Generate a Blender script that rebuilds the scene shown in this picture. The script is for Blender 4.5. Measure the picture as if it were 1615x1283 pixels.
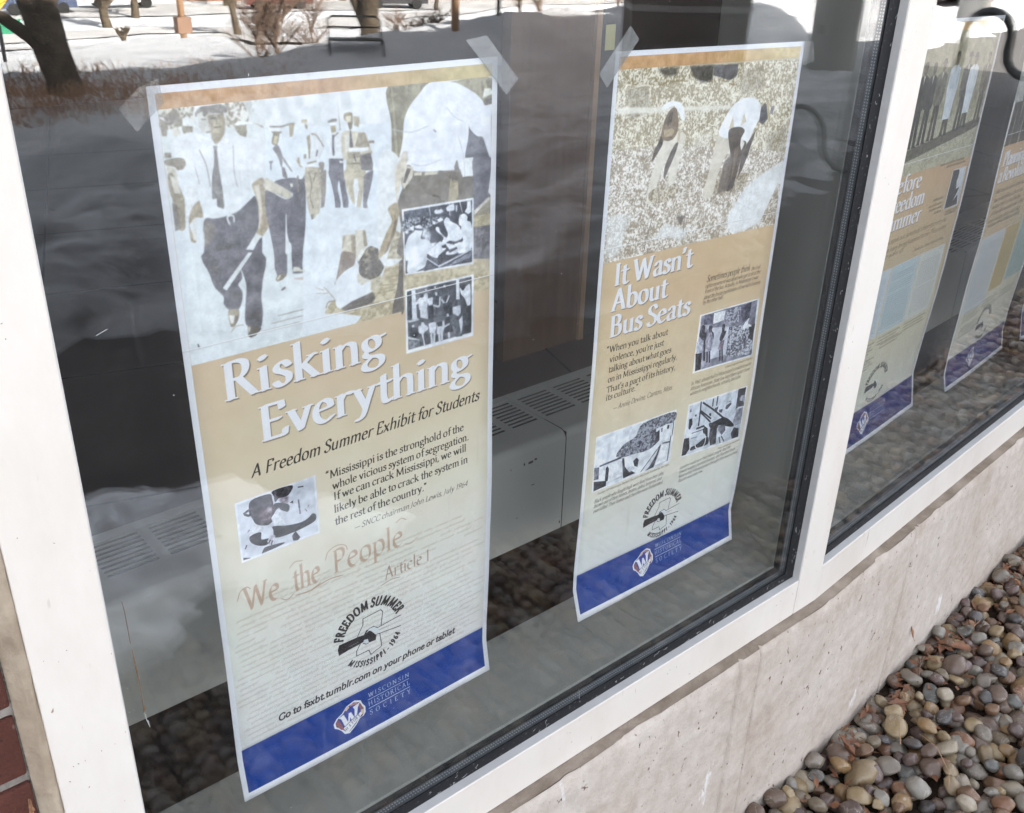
import bpy, math, random
import numpy as np
from mathutils import Vector, Matrix, noise as mnoise

random.seed(7)
RNG = np.random.default_rng(11)
sc = bpy.context.scene
for o in list(bpy.data.objects):
    bpy.data.objects.remove(o)

# ------------------------------------------------------------------ camera
# world: x along the window wall, y into the building, z up; gravel level z = 0
CAMZ = 1.95
cam_d = bpy.data.cameras.new("camera")
cam = bpy.data.objects.new("camera", cam_d)
sc.collection.objects.link(cam)
_up = Vector((-95.5, -3141.5, -1574.6)).normalized() * -1      # world z seen in camera space
_x = Vector((2064.5, 726.5, -1574.6)).normalized()
_x = (_x - _up * _x.dot(_up)).normalized()
_y = _up.cross(_x)
Rm = Matrix((_x, _y, _up))
cam.matrix_world = Matrix.Translation((0, -0.98, CAMZ)) @ Rm.to_4x4()
cam_d.sensor_width = 36.0
cam_d.lens = 36.0 * 1574.6 / 1615.0
cam_d.clip_start = 0.02
cam_d.clip_end = 3000
sc.camera = cam

# ------------------------------------------------------------------ light
SUN_EL, SUN_AZ = math.radians(37), math.radians(80)   # azimuth from +x towards +y: the sun stands behind the building
world = bpy.data.worlds.new("World")
sc.world = world
world.use_nodes = True
wn = world.node_tree
wn.nodes.clear()
sky = wn.nodes.new("ShaderNodeTexSky")
sky.sky_type = 'NISHITA'
sky.sun_disc = False
sky.sun_elevation = SUN_EL
sky.sun_rotation = math.radians(90) - SUN_AZ
sky.dust_density = 2.5
sky.ozone_density = 0.6
sky.air_density = 0.8
bg = wn.nodes.new("ShaderNodeBackground")
bg.inputs[1].default_value = 0.1
wo = wn.nodes.new("ShaderNodeOutputWorld")
hsv = wn.nodes.new("ShaderNodeHueSaturation")           # thin winter haze: a paler sky than the clear-air model gives
hsv.inputs['Saturation'].default_value = 0.30
wn.links.new(sky.outputs[0], hsv.inputs['Color'])
wn.links.new(hsv.outputs[0], bg.inputs[0])
wn.links.new(bg.outputs[0], wo.inputs[0])
sun_d = bpy.data.lights.new("sun", 'SUN')
sun_d.energy = 5.0
sun_d.angle = math.radians(0.5)
sun_d.color = (1.0, 0.94, 0.86)
sun = bpy.data.objects.new("sun", sun_d)
sc.collection.objects.link(sun)
_sd = Vector((math.cos(SUN_EL) * math.cos(SUN_AZ), math.cos(SUN_EL) * math.sin(SUN_AZ), math.sin(SUN_EL)))
sun.rotation_euler = _sd.to_track_quat('Z', 'Y').to_euler()
sun.location = (0, 30, 40)
sc.view_settings.view_transform = 'Standard'
sc.view_settings.look = 'None'
sc.view_settings.exposure = 3.26
sc.view_settings.gamma = 1.0
sc.view_settings.use_curve_mapping = False
sc.cycles.use_denoising = True
sc.cycles.max_bounces = 10
sc.cycles.diffuse_bounces = 5
sc.cycles.glossy_bounces = 6
sc.cycles.transparent_max_bounces = 24
sc.cycles.transmission_bounces = 4
sc.cycles.caustics_reflective = False
sc.cycles.caustics_refractive = False
sc.cycles.sample_clamp_indirect = 6.0

# ------------------------------------------------------------------ node helpers
def newmat(name):
    m = bpy.data.materials.new(name)
    m.use_nodes = True
    nt = m.node_tree
    for n in list(nt.nodes):
        nt.nodes.remove(n)
    out = nt.nodes.new("ShaderNodeOutputMaterial")
    return m, nt, out

def N(nt, t, **kw):
    n = nt.nodes.new(t)
    for k, v in kw.items():
        if k.startswith('i_'):
            n.inputs[int(k[2:])].default_value = v
        else:
            setattr(n, k, v)
    return n

def L(nt, a, b):
    nt.links.new(a, b)

def ramp(nt, src, stops, interp='LINEAR'):
    r = nt.nodes.new("ShaderNodeValToRGB")
    r.color_ramp.interpolation = interp
    el = r.color_ramp.elements
    while len(el) < len(stops):
        el.new(0.5)
    for e, (p, c) in zip(el, stops):
        e.position = p
        e.color = (c, c, c, 1) if isinstance(c, (int, float)) else (c[0], c[1], c[2], 1)
    L(nt, src, r.inputs[0])
    return r.outputs[0]

def noise(nt, scale, detail=4, rough=0.55, vec=None, dist=0.0):
    n = N(nt, "ShaderNodeTexNoise")
    n.inputs['Scale'].default_value = scale
    n.inputs['Detail'].default_value = detail
    n.inputs['Roughness'].default_value = rough
    n.inputs['Distortion'].default_value = dist
    if vec is not None:
        L(nt, vec, n.inputs['Vector'])
    return n.outputs['Fac']

def mixc(nt, fac, a, b, mode='MIX'):
    m = N(nt, "ShaderNodeMix", data_type='RGBA', blend_type=mode)
    for sock, v in ((m.inputs[0], fac), (m.inputs[6], a), (m.inputs[7], b)):
        if isinstance(v, (int, float)):
            sock.default_value = v
        elif isinstance(v, (tuple, list)):
            sock.default_value = (v[0], v[1], v[2], 1)
        else:
            L(nt, v, sock)
    return m.outputs[2]

def mth(nt, op, a, b=None, c=None):
    m = N(nt, "ShaderNodeMath", operation=op)
    for i, v in enumerate((a, b, c)):
        if v is None:
            continue
        if isinstance(v, (int, float)):
            m.inputs[i].default_value = v
        else:
            L(nt, v, m.inputs[i])
    return m.outputs[0]

def geopos(nt):
    return N(nt, "ShaderNodeNewGeometry").outputs['Position']

def objpos(nt):
    return N(nt, "ShaderNodeTexCoord").outputs['Object']

def mapping(nt, vec, scale=(1, 1, 1), rot=(0, 0, 0)):
    m = N(nt, "ShaderNodeMapping")
    L(nt, vec, m.inputs[0])
    m.inputs['Scale'].default_value = scale
    m.inputs['Rotation'].default_value = rot
    return m.outputs[0]

def bump(nt, h, strength=0.3, dist=0.01):
    b = N(nt, "ShaderNodeBump")
    b.inputs['Strength'].default_value = strength
    b.inputs['Distance'].default_value = dist
    L(nt, h, b.inputs['Height'])
    return b.outputs[0]

def princ(nt, out, col, rough=0.6, nrm=None, metal=0.0, spec=0.5, sub=None):
    p = N(nt, "ShaderNodeBsdfPrincipled")
    for key, v in (('Base Color', col), ('Roughness', rough), ('Metallic', metal), ('Specular IOR Level', spec)):
        s = p.inputs[key]
        if isinstance(v, (int, float)):
            s.default_value = v
        elif isinstance(v, (tuple, list)):
            s.default_value = (v[0], v[1], v[2], 1)
        else:
            L(nt, v, s)
    if nrm is not None:
        L(nt, nrm, p.inputs['Normal'])
    L(nt, p.outputs[0], out.inputs[0])
    return p

MAT = {}
def simple(name, c1, c2, scale=8, rough=0.7, bs=0.2, bd=0.005, bscale=60, spec=0.4, metal=0.0, obj=False):
    m, nt, out = newmat(name)
    v = objpos(nt) if obj else geopos(nt)
    f = noise(nt, scale, 5, 0.6, v)
    col = ramp(nt, f, [(0.3, c1), (0.7, c2)])
    nb = bump(nt, noise(nt, bscale, 4, 0.6, v), bs, bd)
    princ(nt, out, col, rough, nb, metal, spec)
    MAT[name] = m
    return m

# ------------------------------------------------------------------ materials
# white powder-coated aluminium frame, with a few scuffs
m, nt, out = newmat('frame_white'); v = geopos(nt)
c = ramp(nt, noise(nt, 2.2, 5, 0.6, v), [(0.3, (0.625, 0.575, 0.52)), (0.7, (0.675, 0.63, 0.58))])
sp = ramp(nt, noise(nt, 90, 3, 0.5, mapping(nt, v, (1, 1, 0.45))), [(0.745, 0.0), (0.77, 1.0)])
pat = ramp(nt, noise(nt, 5, 3, 0.6, v), [(0.5, 0.0), (0.62, 1.0)])
c = mixc(nt, mth(nt, 'MULTIPLY', sp, pat), c, (0.25, 0.17, 0.12))
sc1 = ramp(nt, noise(nt, 26, 6, 0.7, mapping(nt, v, (1, 1, 0.08))), [(0.68, 0.0), (0.74, 0.35)])
c = mixc(nt, mth(nt, 'MULTIPLY', sc1, pat), c, (0.42, 0.36, 0.31))
gr = ramp(nt, noise(nt, 4.5, 8, 0.7, mapping(nt, v, (1, 1, 0.4))), [(0.45, 0.0), (0.75, 0.45)])
c = mixc(nt, gr, c, (0.50, 0.43, 0.36))
hs = ramp(nt, noise(nt, 130, 2, 0.5, mapping(nt, v, (1, 1, 0.1))), [(0.70, 0.0), (0.73, 0.8)])
c = mixc(nt, mth(nt, 'MULTIPLY', hs, ramp(nt, noise(nt, 9, 3, 0.6, v), [(0.55, 0.0), (0.62, 1.0)])), c, (0.33, 0.27, 0.22))
princ(nt, out, c, 0.42, bump(nt, noise(nt, 700, 2, 0.5, v), 0.05, 0.001), 0, 0.4); MAT['frame_white'] = m
simple('frame_grey', (0.44, 0.43, 0.42), (0.52, 0.51, 0.50), 14, 0.45, 0.05, 0.001, 300)
m, nt, out = newmat('gasket_black'); v = geopos(nt)
c = ramp(nt, noise(nt, 160, 4, 0.6, v), [(0.62, (0.008, 0.008, 0.01)), (0.75, (0.16, 0.15, 0.14))])
princ(nt, out, c, 0.6, bump(nt, noise(nt, 60, 4, 0.5, v), 0.3, 0.002), 0, 0.3); MAT['gasket_black'] = m
simple('spacer_steel', (0.17, 0.19, 0.21), (0.24, 0.26, 0.28), 30, 0.42, 0.1, 0.001, 200, metal=0.35)
simple('spacer_hole', (0.55, 0.58, 0.60), (0.65, 0.68, 0.70), 30, 0.4, 0.0)
simple('edge_dark', (0.035, 0.036, 0.036), (0.06, 0.06, 0.058), 30, 0.5, 0.1)

# glass: every face reflects with the Schlick curve of float glass, the rest passes, thin dust on it
def glassmat(name, r0, tint, dust):
    m, nt, out = newmat(name)
    g = N(nt, "ShaderNodeNewGeometry")
    dp = N(nt, "ShaderNodeVectorMath", operation='DOT_PRODUCT')
    L(nt, g.outputs['Incoming'], dp.inputs[0]); L(nt, g.outputs['Normal'], dp.inputs[1])
    cc = mth(nt, 'ABSOLUTE', dp.outputs['Value'])
    q = mth(nt, 'POWER', mth(nt, 'SUBTRACT', 1.0, cc), 5.0)
    f = mth(nt, 'ADD', mth(nt, 'MULTIPLY', q, 1 - r0), r0)
    tr = N(nt, "ShaderNodeBsdfTransparent"); tr.inputs[0].default_value = (*tint, 1)
    gl = N(nt, "ShaderNodeBsdfGlossy"); gl.inputs['Roughness'].default_value = 0.0
    L(nt, bump(nt, noise(nt, 3.0, 2, 0.4, g.outputs['Position']), 0.035, 0.01), gl.inputs['Normal'])
    mx = N(nt, "ShaderNodeMixShader"); L(nt, f, mx.inputs[0]); L(nt, tr.outputs[0], mx.inputs[1]); L(nt, gl.outputs[0], mx.inputs[2])
    if dust:
        v = g.outputs['Position']
        di = N(nt, "ShaderNodeBsdfDiffuse"); di.inputs[0].default_value = (0.62, 0.62, 0.60, 1)
        film = mth(nt, 'MULTIPLY', ramp(nt, noise(nt, 3.5, 6, 0.65, mapping(nt, v, (1, 1, 0.35))), [(0.4, 0.0), (0.8, 1.0)]), 0.009)
        strk = mth(nt, 'MULTIPLY', ramp(nt, noise(nt, 60, 3, 0.6, mapping(nt, v, (1, 1, 0.05))), [(0.66, 0.0), (0.72, 1.0)]), 0.03)
        spk = mth(nt, 'MULTIPLY', ramp(nt, noise(nt, 230, 2, 0.5, v), [(0.79, 0.0), (0.81, 1.0)]), 0.5)
        lowr = mth(nt, 'ADD', film, strk)
        tot = mth(nt, 'ADD', mth(nt, 'ADD', lowr, spk), 0.0012)
        m2 = N(nt, "ShaderNodeMixShader"); L(nt, tot, m2.inputs[0]); L(nt, mx.outputs[0], m2.inputs[1]); L(nt, di.outputs[0], m2.inputs[2])
        L(nt, m2.outputs[0], out.inputs[0])
    else:
        L(nt, mx.outputs[0], out.inputs[0])
    MAT[name] = m
glassmat('glass_outer', 0.062, (0.99, 0.992, 0.99), True)
glassmat('glass_inner', 0.062, (0.99, 0.992, 0.99), False)

# concrete plinth
m, nt, out = newmat('concrete'); v = geopos(nt)
c = ramp(nt, noise(nt, 3.5, 8, 0.62, v), [(0.3, (0.41, 0.335, 0.28)), (0.5, (0.50, 0.435, 0.38)), (0.68, (0.555, 0.50, 0.455))])
c = mixc(nt, 0.35, c, ramp(nt, noise(nt, 30, 6, 0.7, v), [(0.35, (0.31, 0.25, 0.20)), (0.65, (0.60, 0.535, 0.475))]))
st = ramp(nt, noise(nt, 5, 5, 0.6, mapping(nt, v, (1, 1, 0.25))), [(0.5, 0.0), (0.7, 0.55)])
sx = N(nt, "ShaderNodeSeparateXYZ"); L(nt, v, sx.inputs[0])
hi = ramp(nt, sx.outputs['Z'], [(0.35, 0.15), (0.555, 0.75), (0.575, 1.0)])
c = mixc(nt, mth(nt, 'MULTIPLY', st, hi), c, (0.27, 0.20, 0.145))
eff = mth(nt, 'MULTIPLY', ramp(nt, noise(nt, 9, 7, 0.7, mapping(nt, v, (1, 1, 0.3))), [(0.63, 0.0), (0.68, 1.0)]), 0.7)
c = mixc(nt, eff, c, (0.72, 0.71, 0.70))
pit = ramp(nt, noise(nt, 75, 3, 0.6, mapping(nt, v, (1, 1, 0.6))), [(0.66, 0.0), (0.70, 1.0)])
pit2 = mth(nt, 'MULTIPLY', pit, ramp(nt, noise(nt, 7, 3, 0.6, v), [(0.46, 0.0), (0.55, 1.0)]))
c = mixc(nt, pit2, c, (0.17, 0.105, 0.075))
pit3 = ramp(nt, noise(nt, 240, 2, 0.5, v), [(0.70, 0.0), (0.74, 0.75)])
c = mixc(nt, pit3, c, (0.20, 0.145, 0.11))
hgt = mth(nt, 'SUBTRACT', mth(nt, 'ADD', noise(nt, 28, 8, 0.65, v), mth(nt, 'MULTIPLY', noise(nt, 220, 4, 0.6, v), 0.3)), mth(nt, 'MULTIPLY', pit2, 1.2))
princ(nt, out, c, 0.9, bump(nt, hgt, 0.6, 0.008), 0, 0.2); MAT['concrete'] = m
simple('concrete_ledge', (0.16, 0.125, 0.095), (0.34, 0.285, 0.235), 9, 0.95, 0.6, 0.01, 45, 0.1)
simple('caulk', (0.25, 0.19, 0.135), (0.40, 0.33, 0.25), 18, 0.85, 0.6, 0.006, 40, 0.3)
simple('mortar', (0.13, 0.11, 0.095), (0.30, 0.27, 0.24), 40, 0.95, 0.8, 0.006, 120, 0.1)
m, nt, out = newmat('brick'); v = geopos(nt)
c = ramp(nt, noise(nt, 12, 6, 0.6, v), [(0.3, (0.062, 0.02, 0.013)), (0.7, (0.105, 0.032, 0.021))])
orr = N(nt, "ShaderNodeObjectInfo").outputs['Random']
c = mixc(nt, mth(nt, 'MULTIPLY', orr, 0.45), c, (0.085, 0.03, 0.024))
c = mixc(nt, ramp(nt, noise(nt, 110, 3, 0.6, v), [(0.66, 0.0), (0.72, 0.8)]), c, (0.03, 0.012, 0.01))
c = mixc(nt, ramp(nt, noise(nt, 60, 4, 0.6, v), [(0.68, 0.0), (0.78, 0.6)]), c, (0.42, 0.36, 0.31))
princ(nt, out, c, 0.8, bump(nt, noise(nt, 90, 6, 0.7, v), 0.9, 0.006), 0, 0.3); MAT['brick'] = m

# interior
simple('sill_stone', (0.40, 0.405, 0.37), (0.45, 0.45, 0.415), 3, 0.5, 0.05, 0.002, 80, 0.4)
simple('heater_paint', (0.49, 0.495, 0.455), (0.54, 0.54, 0.50), 3, 0.45, 0.05, 0.002, 60, 0.4)
simple('heater_dark', (0.01, 0.01, 0.01), (0.02, 0.02, 0.02), 8, 0.8)
simple('chip_dark', (0.03, 0.025, 0.02), (0.06, 0.05, 0.04), 8, 0.8)
simple('return_paint', (0.50, 0.505, 0.455), (0.56, 0.56, 0.51), 2, 0.55, 0.05, 0.002, 60, 0.3)
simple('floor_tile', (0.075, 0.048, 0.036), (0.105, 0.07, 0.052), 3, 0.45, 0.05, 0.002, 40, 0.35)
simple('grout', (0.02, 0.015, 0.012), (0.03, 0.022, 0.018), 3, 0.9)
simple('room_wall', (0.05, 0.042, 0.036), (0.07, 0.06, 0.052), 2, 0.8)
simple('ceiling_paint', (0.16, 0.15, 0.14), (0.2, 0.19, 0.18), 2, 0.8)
m, nt, out = newmat('wood_panel'); v = objpos(nt)
c = ramp(nt, noise(nt, 6, 5, 0.6, mapping(nt, v, (6, 6, 0.5))), [(0.3, (0.15, 0.078, 0.034)), (0.7, (0.21, 0.115, 0.055))])
princ(nt, out, c, 0.4); MAT['wood_panel'] = m
simple('wood_edge', (0.45, 0.28, 0.15), (0.5, 0.32, 0.18), 6, 0.5)
simple('yellow_paper', (0.62, 0.58, 0.22), (0.68, 0.64, 0.28), 6, 0.7)

# outdoors
m, nt, out = newmat('snow'); v = geopos(nt)
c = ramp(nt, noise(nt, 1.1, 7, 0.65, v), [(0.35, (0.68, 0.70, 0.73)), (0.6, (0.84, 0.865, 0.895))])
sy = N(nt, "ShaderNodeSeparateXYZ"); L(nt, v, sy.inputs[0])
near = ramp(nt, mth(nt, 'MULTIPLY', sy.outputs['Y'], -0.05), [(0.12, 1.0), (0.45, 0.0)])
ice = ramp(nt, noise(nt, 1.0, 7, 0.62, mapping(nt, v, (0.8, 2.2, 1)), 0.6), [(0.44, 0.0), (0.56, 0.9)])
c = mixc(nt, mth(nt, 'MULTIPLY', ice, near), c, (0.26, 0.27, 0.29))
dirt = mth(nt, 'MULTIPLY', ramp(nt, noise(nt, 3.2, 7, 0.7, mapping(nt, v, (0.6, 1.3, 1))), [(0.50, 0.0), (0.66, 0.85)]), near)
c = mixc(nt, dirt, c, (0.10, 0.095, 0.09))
h = mth(nt, 'ADD', noise(nt, 2.6, 10, 0.7, mapping(nt, v, (1, 1.7, 1))), mth(nt, 'MULTIPLY', noise(nt, 40, 4, 0.6, v), 0.15))
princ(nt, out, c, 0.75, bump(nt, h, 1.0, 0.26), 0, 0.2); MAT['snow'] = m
simple('snow_crust', (0.70, 0.72, 0.75), (0.86, 0.88, 0.90), 9, 0.7, 0.9, 0.03, 14, 0.2)
simple('asphalt', (0.035, 0.034, 0.034), (0.065, 0.06, 0.057), 4, 0.75, 0.4, 0.004, 120, 0.4)
simple('road_slush', (0.33, 0.325, 0.32), (0.60, 0.595, 0.59), 0.35, 0.6, 0.3, 0.02, 3, 0.4)
simple('soil', (0.018, 0.012, 0.009), (0.04, 0.026, 0.018), 30, 0.95, 0.8, 0.02, 60, 0.1)
simple('bark', (0.055, 0.042, 0.03), (0.15, 0.12, 0.085), 9, 0.95, 0.9, 0.03, 30, 0.1)
simple('bark_dark', (0.045, 0.035, 0.026), (0.14, 0.115, 0.085), 7, 0.95, 0.9, 0.03, 25, 0.1)
simple('twig', (0.10, 0.065, 0.045), (0.19, 0.13, 0.095), 2, 0.9)
simple('weed', (0.26, 0.14, 0.08), (0.46, 0.31, 0.20), 3, 0.9)
simple('column_concrete', (0.36, 0.355, 0.34), (0.44, 0.43, 0.41), 1.5, 0.8, 0.2, 0.01, 20, 0.2)
simple('pier_brown', (0.03, 0.02, 0.016), (0.05, 0.033, 0.026), 2, 0.8, 0.3, 0.01, 20, 0.2)
simple('band_grey', (0.16, 0.15, 0.14), (0.2, 0.19, 0.18), 2, 0.7)
simple('black_metal', (0.008, 0.009, 0.01), (0.016, 0.017, 0.018), 20, 0.35, 0.1, 0.002, 60, 0.5)
simple('green_metal', (0.012, 0.03, 0.022), (0.02, 0.045, 0.032), 10, 0.5)
simple('post_wood', (0.42, 0.24, 0.13), (0.55, 0.34, 0.20), 4, 0.8)
simple('sign_yellow', (0.75, 0.42, 0.03), (0.85, 0.5, 0.05), 4, 0.5)
simple('sign_back', (0.06, 0.045, 0.04), (0.09, 0.07, 0.06), 6, 0.5)
simple('sign_green', (0.02, 0.2, 0.1), (0.03, 0.25, 0.13), 4, 0.5)
simple('car_red', (0.11, 0.025, 0.02), (0.13, 0.03, 0.025), 2, 0.25, 0, spec=0.6)
simple('car_blue', (0.05, 0.07, 0.12), (0.06, 0.08, 0.14), 2, 0.25, 0, spec=0.6)
simple('car_dark', (0.03, 0.03, 0.035), (0.04, 0.04, 0.045), 2, 0.25, 0, spec=0.6)
simple('car_white', (0.7, 0.7, 0.7), (0.74, 0.74, 0.74), 2, 0.25, 0, spec=0.6)
simple('car_glass', (0.01, 0.012, 0.015), (0.015, 0.018, 0.02), 2, 0.1, 0, spec=0.8)
simple('tyre', (0.01, 0.01, 0.01), (0.02, 0.02, 0.02), 2, 0.8, 0)
simple('lamp_red', (0.5, 0.01, 0.01), (0.55, 0.02, 0.02), 2, 0.2, 0)
simple('house_brown', (0.20, 0.12, 0.08), (0.26, 0.16, 0.11), 2, 0.8)
simple('roof_dark', (0.10, 0.09, 0.085), (0.14, 0.13, 0.12), 2, 0.8)
simple('evergreen', (0.03, 0.045, 0.02), (0.07, 0.09, 0.04), 1.2, 0.9)
simple('leaf_brown', (0.11, 0.045, 0.022), (0.22, 0.10, 0.052), 30, 0.6, 0.3, 0.003, 90, obj=True)
simple('leaf_tan', (0.26, 0.13, 0.065), (0.38, 0.21, 0.12), 30, 0.7, 0.3, 0.003, 90, obj=True)
simple('chalk', (0.7, 0.69, 0.67), (0.8, 0.79, 0.77), 30, 0.9)
simple('web', (0.32, 0.32, 0.31), (0.5, 0.5, 0.48), 30, 0.9)
simple('streak_rust', (0.14, 0.08, 0.035), (0.22, 0.14, 0.07), 60, 0.9)

# frosted sticky tape: partly lets the light through
for tname, lo_, hi_ in (('tape', 0.24, 0.36), ('tape_clear', 0.04, 0.09)):
    m, nt, out = newmat(tname)
    tr = N(nt, "ShaderNodeBsdfTransparent"); tr.inputs[0].default_value = (0.93, 0.94, 0.95, 1)
    df = N(nt, "ShaderNodeBsdfDiffuse"); df.inputs[0].default_value = (0.55, 0.57, 0.58, 1)
    tl = N(nt, "ShaderNodeBsdfTranslucent"); tl.inputs[0].default_value = (0.5, 0.52, 0.53, 1)
    a1 = N(nt, "ShaderNodeMixShader", i_0=0.25); L(nt, df.outputs[0], a1.inputs[1]); L(nt, tl.outputs[0], a1.inputs[2])
    a2 = N(nt, "ShaderNodeMixShader"); 
    L(nt, ramp(nt, noise(nt, 40, 4, 0.6, geopos(nt)), [(0.3, lo_), (0.7, hi_)]), a2.inputs[0])
    L(nt, tr.outputs[0], a2.inputs[1]); L(nt, a1.outputs[0], a2.inputs[2])
    gs = N(nt, "ShaderNodeBsdfGlossy"); gs.inputs['Roughness'].default_value = 0.22
    L(nt, bump(nt, noise(nt, 55, 4, 0.6, mapping(nt, geopos(nt), (1, 1, 0.4))), 0.7, 0.004), gs.inputs['Normal'])
    a3 = N(nt, "ShaderNodeMixShader", i_0=0.07); L(nt, a2.outputs[0], a3.inputs[1]); L(nt, gs.outputs[0], a3.inputs[2])
    L(nt, a3.outputs[0], out.inputs[0]); MAT[tname] = m

# river pebbles: one stone colour each
def pebblemat(name, per_vertex):
    m, nt, out = newmat(name)
    if per_vertex:
        r = N(nt, "ShaderNodeAttribute", attribute_name='tint').outputs['Fac']
        v = geopos(nt)
    else:
        r = N(nt, "ShaderNodeObjectInfo").outputs['Random']
        v = geopos(nt)
    stops = [(0.0, (0.27, 0.205, 0.125)), (0.10, (0.13, 0.09, 0.072)), (0.20, (0.20, 0.175, 0.145)), (0.30, (0.33, 0.25, 0.145)),
             (0.38, (0.095, 0.066, 0.062)), (0.46, (0.18, 0.105, 0.065)), (0.54, (0.25, 0.235, 0.205)), (0.62, (0.06, 0.06, 0.066)),
             (0.67, (0.28, 0.18, 0.09)), (0.74, (0.135, 0.095, 0.09)), (0.81, (0.37, 0.32, 0.245)), (0.87, (0.22, 0.115, 0.07)), (0.92, (0.10, 0.105, 0.10)), (0.96, (0.17, 0.14, 0.10))]
    c = ramp(nt, r, stops, 'CONSTANT')
    f = noise(nt, 45, 6, 0.65, v)
    c = mixc(nt, ramp(nt, f, [(0.42, 0.0), (0.74, 0.5)]), c, mixc(nt, 0.5, c, (0.40, 0.34, 0.26)))
    vein = ramp(nt, noise(nt, 22, 3, 0.5, v, 1.5), [(0.485, 0.0), (0.5, 0.7), (0.515, 0.0)])
    c = mixc(nt, mth(nt, 'MULTIPLY', vein, ramp(nt, noise(nt, 14, 2, 0.5, v), [(0.52, 0.0), (0.56, 1.0)])), c, (0.5, 0.46, 0.4))

    c = mixc(nt, 0.10, c, (0.11, 0.05, 0.015))
    hs_ = N(nt, "ShaderNodeHueSaturation"); hs_.inputs['Saturation'].default_value = 1.06; hs_.inputs['Value'].default_value = 0.84; L(nt, c, hs_.inputs['Color']); c = hs_.outputs[0]
    c = mixc(nt, ramp(nt, noise(nt, 160, 4, 0.6, v), [(0.55, 0.0), (0.75, 0.5)]), c, mixc(nt, 0.65, c, (0.05, 0.04, 0.035)))
    princ(nt, out, c, 0.36, bump(nt, noise(nt, 120, 5, 0.6, v), 0.4, 0.003), 0, 0.5)
    MAT[name] = m
pebblemat('pebble_obj', False)
pebblemat('pebble_mass', True)

# ------------------------------------------------------------------ object helpers
COL = sc.collection
class MB:
    """collects geometry for ONE mesh object"""
    def __init__(s):
        s.v, s.f, s.mi = [], [], []
        s.cm = 0
    def add(s, vs, fs):
        b = len(s.v)
        s.v += [tuple(p) for p in vs]
        s.f += [tuple(b + i for i in f) for f in fs]
        s.mi += [s.cm] * len(fs)
    def box(s, x0, x1, y0, y1, z0, z1):
        vs = [(x, y, z) for z in (z0, z1) for y in (y0, y1) for x in (x0, x1)]
        s.add(vs, [(0, 2, 3, 1), (4, 5, 7, 6), (0, 1, 5, 4), (2, 6, 7, 3), (0, 4, 6, 2), (1, 3, 7, 5)])
    def prism(s, poly, z0, z1):
        n = len(poly)
        vs = [(x, y, z0) for x, y in poly] + [(x, y, z1) for x, y in poly]
        s.add(vs, [tuple(range(n))[::-1], tuple(range(n, 2 * n))] + [(i, (i + 1) % n, n + (i + 1) % n, n + i) for i in range(n)])
    def tube(s, pts, rad, n=6, cap=True):
        pts = [Vector(p) for p in pts]
        if not isinstance(rad, (list, tuple)):
            rad = [rad] * len(pts)
        rings = []
        ref = None
        for i, p in enumerate(pts):
            t = (pts[min(i + 1, len(pts) - 1)] - pts[max(i - 1, 0)])
            if t.length < 1e-9:
                t = Vector((0, 0, 1))
            t.normalize()
            if ref is None:
                ref = t.orthogonal().normalized()
            ref = (ref - t * ref.dot(t))
            if ref.length < 1e-6:
                ref = t.orthogonal()
            ref.normalize()
            b = t.cross(ref)
            rings.append([p + (ref * math.cos(2 * math.pi * k / n) + b * math.sin(2 * math.pi * k / n)) * rad[i] for k in range(n)])
        vs = [q for r in rings for q in r]
        fs = []
        for i in range(len(pts) - 1):
            for k in range(n):
                a, c2 = i * n + k, i * n + (k + 1) % n
                fs.append((a, c2, c2 + n, a + n))
        if cap:
            fs.append(tuple(range(n))[::-1])
            fs.append(tuple(range((len(pts) - 1) * n, len(pts) * n)))
        s.add(vs, fs)
    def build(s, name, mats, parent=None, smooth=False, bevel=0.0):
        me = bpy.data.meshes.new(name)
        me.from_pydata(s.v, [], s.f)
        if not isinstance(mats, (list, tuple)):
            mats = [mats]
        for mm in mats:
            me.materials.append(MAT[mm])
        if len(mats) > 1:
            me.polygons.foreach_set('material_index', s.mi)
        if smooth:
            me.polygons.foreach_set('use_smooth', [True] * len(me.polygons))
        me.update()
        o = bpy.data.objects.new(name, me)
        COL.objects.link(o)
        if parent is not None:
            o.parent = parent
            o.matrix_parent_inverse = Matrix.Identity(4)
        if bevel > 0:
            b = o.modifiers.new('bevel', 'BEVEL'); b.width = bevel; b.segments = 2; b.limit_method = 'ANGLE'
        return o

def tag(o, label=None, cat=None, group=None, kind=None):
    if label: o['label'] = label
    if cat: o['category'] = cat
    if group: o['group'] = group
    if kind: o['kind'] = kind
    return o

def empty(name, loc=(0, 0, 0), rz=0.0):
    o = bpy.data.objects.new(name, None)
    o.empty_display_size = 0.1
    COL.objects.link(o)
    o.location = loc
    o.rotation_euler = (0, 0, rz)
    return o

def gridmesh(name, fn, us, vs, mat, parent=None, smooth=True, uv=None):
    """fn(u,v) -> xyz on a grid"""
    V = [fn(u, v) for v in vs for u in us]
    nu, nv = len(us), len(vs)
    F = [(j * nu + i, j * nu + i + 1, (j + 1) * nu + i + 1, (j + 1) * nu + i) for j in range(nv - 1) for i in range(nu - 1)]
    me = bpy.data.meshes.new(name)
    me.from_pydata(V, [], F)
    me.materials.append(MAT[mat])
    if smooth:
        me.polygons.foreach_set('use_smooth', [True] * len(me.polygons))
    if uv:
        lay = me.uv_layers.new(name='UVMap')
        li = np.zeros(len(me.loops), dtype=np.int32)
        me.loops.foreach_get('vertex_index', li)
        U = np.array([(u, v) for v in vs for u in us])
        lay.data.foreach_set('uv', np.array([uv(*U[k]) for k in li], dtype=np.float32).ravel())
    me.update()
    o = bpy.data.objects.new(name, me)
    COL.objects.link(o)
    if parent is not None:
        o.parent = parent
    return o

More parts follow.
